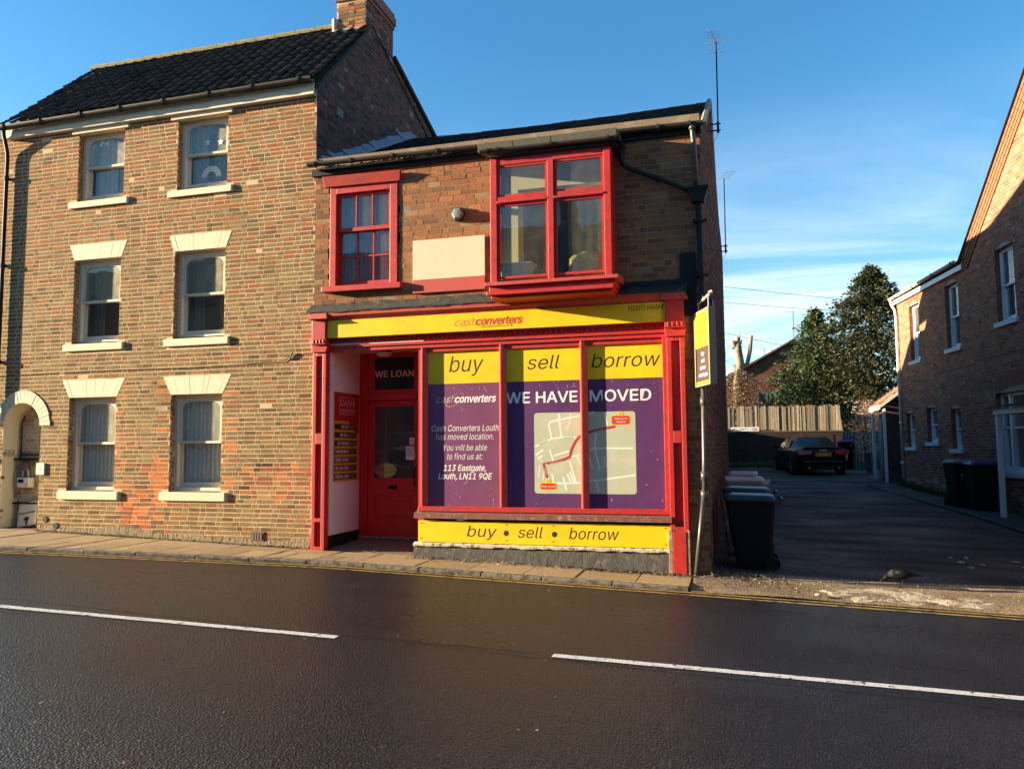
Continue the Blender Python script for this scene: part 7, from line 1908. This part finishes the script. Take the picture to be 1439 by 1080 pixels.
for i in range(40):
    x, y = R.uniform(-.75, .4), R.uniform(-.25, .35); a = R.uniform(0, 3.14); L = R.uniform(.06, .22); z = gz(x, y)+.012; k = R.uniform(.5, 1.3); mb.cur = (.26*k, .19*k, .12*k)
    mb.tube([(x, y, z), (x+math.cos(a)*L*.5, y+math.sin(a)*L*.5, z+R.uniform(.01, .05)), (x+math.cos(a)*L, y+math.sin(a)*L, z+R.uniform(0, .06))], R.uniform(.002, .005), 4)
o = part('twigs', mb, M_DEAD, tone=True); o['kind'] = 'stuff'
R = random.Random(97); mb = MB()
for i in range(1500):
    Y = 9.8+4.4*R.random()**.7; x = wallx(Y)-abs(R.gauss(0, .10))-.01; h = R.uniform(.04, .20); a = R.uniform(0, 6.28); w = .008; k = R.uniform(.5, 1.4); mb.cur = (.06*k, .085*k, .025*k); z = gz(x, Y)+.03
    mb.add([(x-w*math.cos(a), Y-w*math.sin(a), z), (x+w*math.cos(a), Y+w*math.sin(a), z), (x+R.gauss(0, .05), Y+R.gauss(0, .05), z+h)], [(0, 1, 2)])
o = part('weeds', mb, M_WEED, tone=True, fixn=False); o['kind'] = 'stuff'
tufts('moss_tufts', 700, (-12, -6.6), (-.08, -.02), (.01, .045), [(.07, .085, .02), (.10, .09, .03)], 99)

# ------------------------------------------------------------------ the terrace across the street, behind the photographer: the windows mirror it
def terrace(x0, w, h, rid, col, label):
    h += 2.2; rid += 3.0
    t = empty('terraced_house', (x0+w/2, -18.5, gz(x0, -18)), label, 'house', 'terrace across the street')
    holes = [(x0+w*.14, x0+w*.36, 1.0, 2.5), (x0+w*.64, x0+w*.86, 1.0, 2.5), (x0+w*.14, x0+w*.36, 3.9, 5.2), (x0+w*.64, x0+w*.86, 3.9, 5.2)]
    Mt = frame((0, -18.5, 0), (0, 1, 0)); hh = [(-b, -a, c, d) for a, b, c, d in holes]
    mb = wall_sheet(Mt, [-x0-w, -x0], [-.6, h], hh); mb.box(x0, x0+w, -26, -25.9, -.6, h); mb.box(x0, x0+.05, -26, -18.5, -.6, h); mb.box(x0+w-.05, x0+w, -26, -18.5, -.6, h); part('wall', mb, mat('terrace_brick_'+label.split()[0], col, .9, .3, 10), t)
    mb = MB(); mb.add([(x0, -18.2, h-.1), (x0+w, -18.2, h-.1), (x0+w, -22.2, rid), (x0, -22.2, rid), (x0+w, -26.2, h-.1), (x0, -26.2, h-.1)], [(0, 1, 2, 3), (3, 2, 4, 5)]); rf = part('roof', mb, mat('terrace_slate', (.05, .048, .05), .8, .2, 6), t)
    mb = MB(); mb.box(x0+w-.9, x0+w-.2, -22.7, -21.7, rid-1, rid+.9); part('chimney', mb, mat('terrace_brick_red', (.22, .09, .055), .9, .3, 10), rf)
    for (a, b, c, d) in holes:
        mb = MB(); sash_frame(mb, a, b, c, d, -18.62, -18.55, .07, .07, .07); mb.box(a, b, -18.6, -18.56, (c+d)/2-.03, (c+d)/2+.03); wi = part('window', mb, M_WHITE, t)
        mb = MB(); mb.box(a, b, -18.60, -18.595, c, d); part('pane', mb, mat('dark_far_pane', (.02, .022, .025), .1), wi)
for k, (x0, w, h, rid, col, lab) in enumerate(((-34, 7.2, 5.9, 8.3, (.24, .10, .06), 'red brick terraced house farthest left across the street'), (-26.6, 6.6, 6.1, 8.5, (.36, .30, .22), 'cream rendered terraced house across the street left of the shop'), (-19.8, 7.0, 5.8, 8.2, (.20, .10, .07), 'brown brick terraced house across the street facing the tall house'), (-12.6, 6.4, 6.2, 8.4, (.24, .10, .06), 'plum brick terraced house across the street facing the arched niche'))):
    terrace(x0, w, h, rid, col, lab)
src = {o.name: o for o in COL.objects if o.get('category') == 'house' and o.get('group') == 'terrace across the street'}
def dup_tree(o, parent=None):
    c = o.copy(); COL.objects.link(c)
    if parent is not None: c.parent = parent
    for ch in list(o.children): dup_tree(ch, c)
    return c
base_ = [src[n_] for n_ in sorted(src)]
for k, (b_, dx, lab) in enumerate(((base_[0], 28.0, 'red brick terraced house across the street facing the shop'), (base_[1], 27.6, 'cream terraced house across the street facing the alley mouth'), (base_[2], 27.6, 'brown brick terraced house across the street right of the alley'), (base_[3], 27.4, 'plum brick terraced house farthest right across the street'), (base_[1], -14.4, 'cream terraced house far up the street on the other side'), (base_[2], -28.4, 'brown brick terraced house at the far upper end of the other side'))):
    c = dup_tree(b_); c.location.x += dx; c['label'] = lab
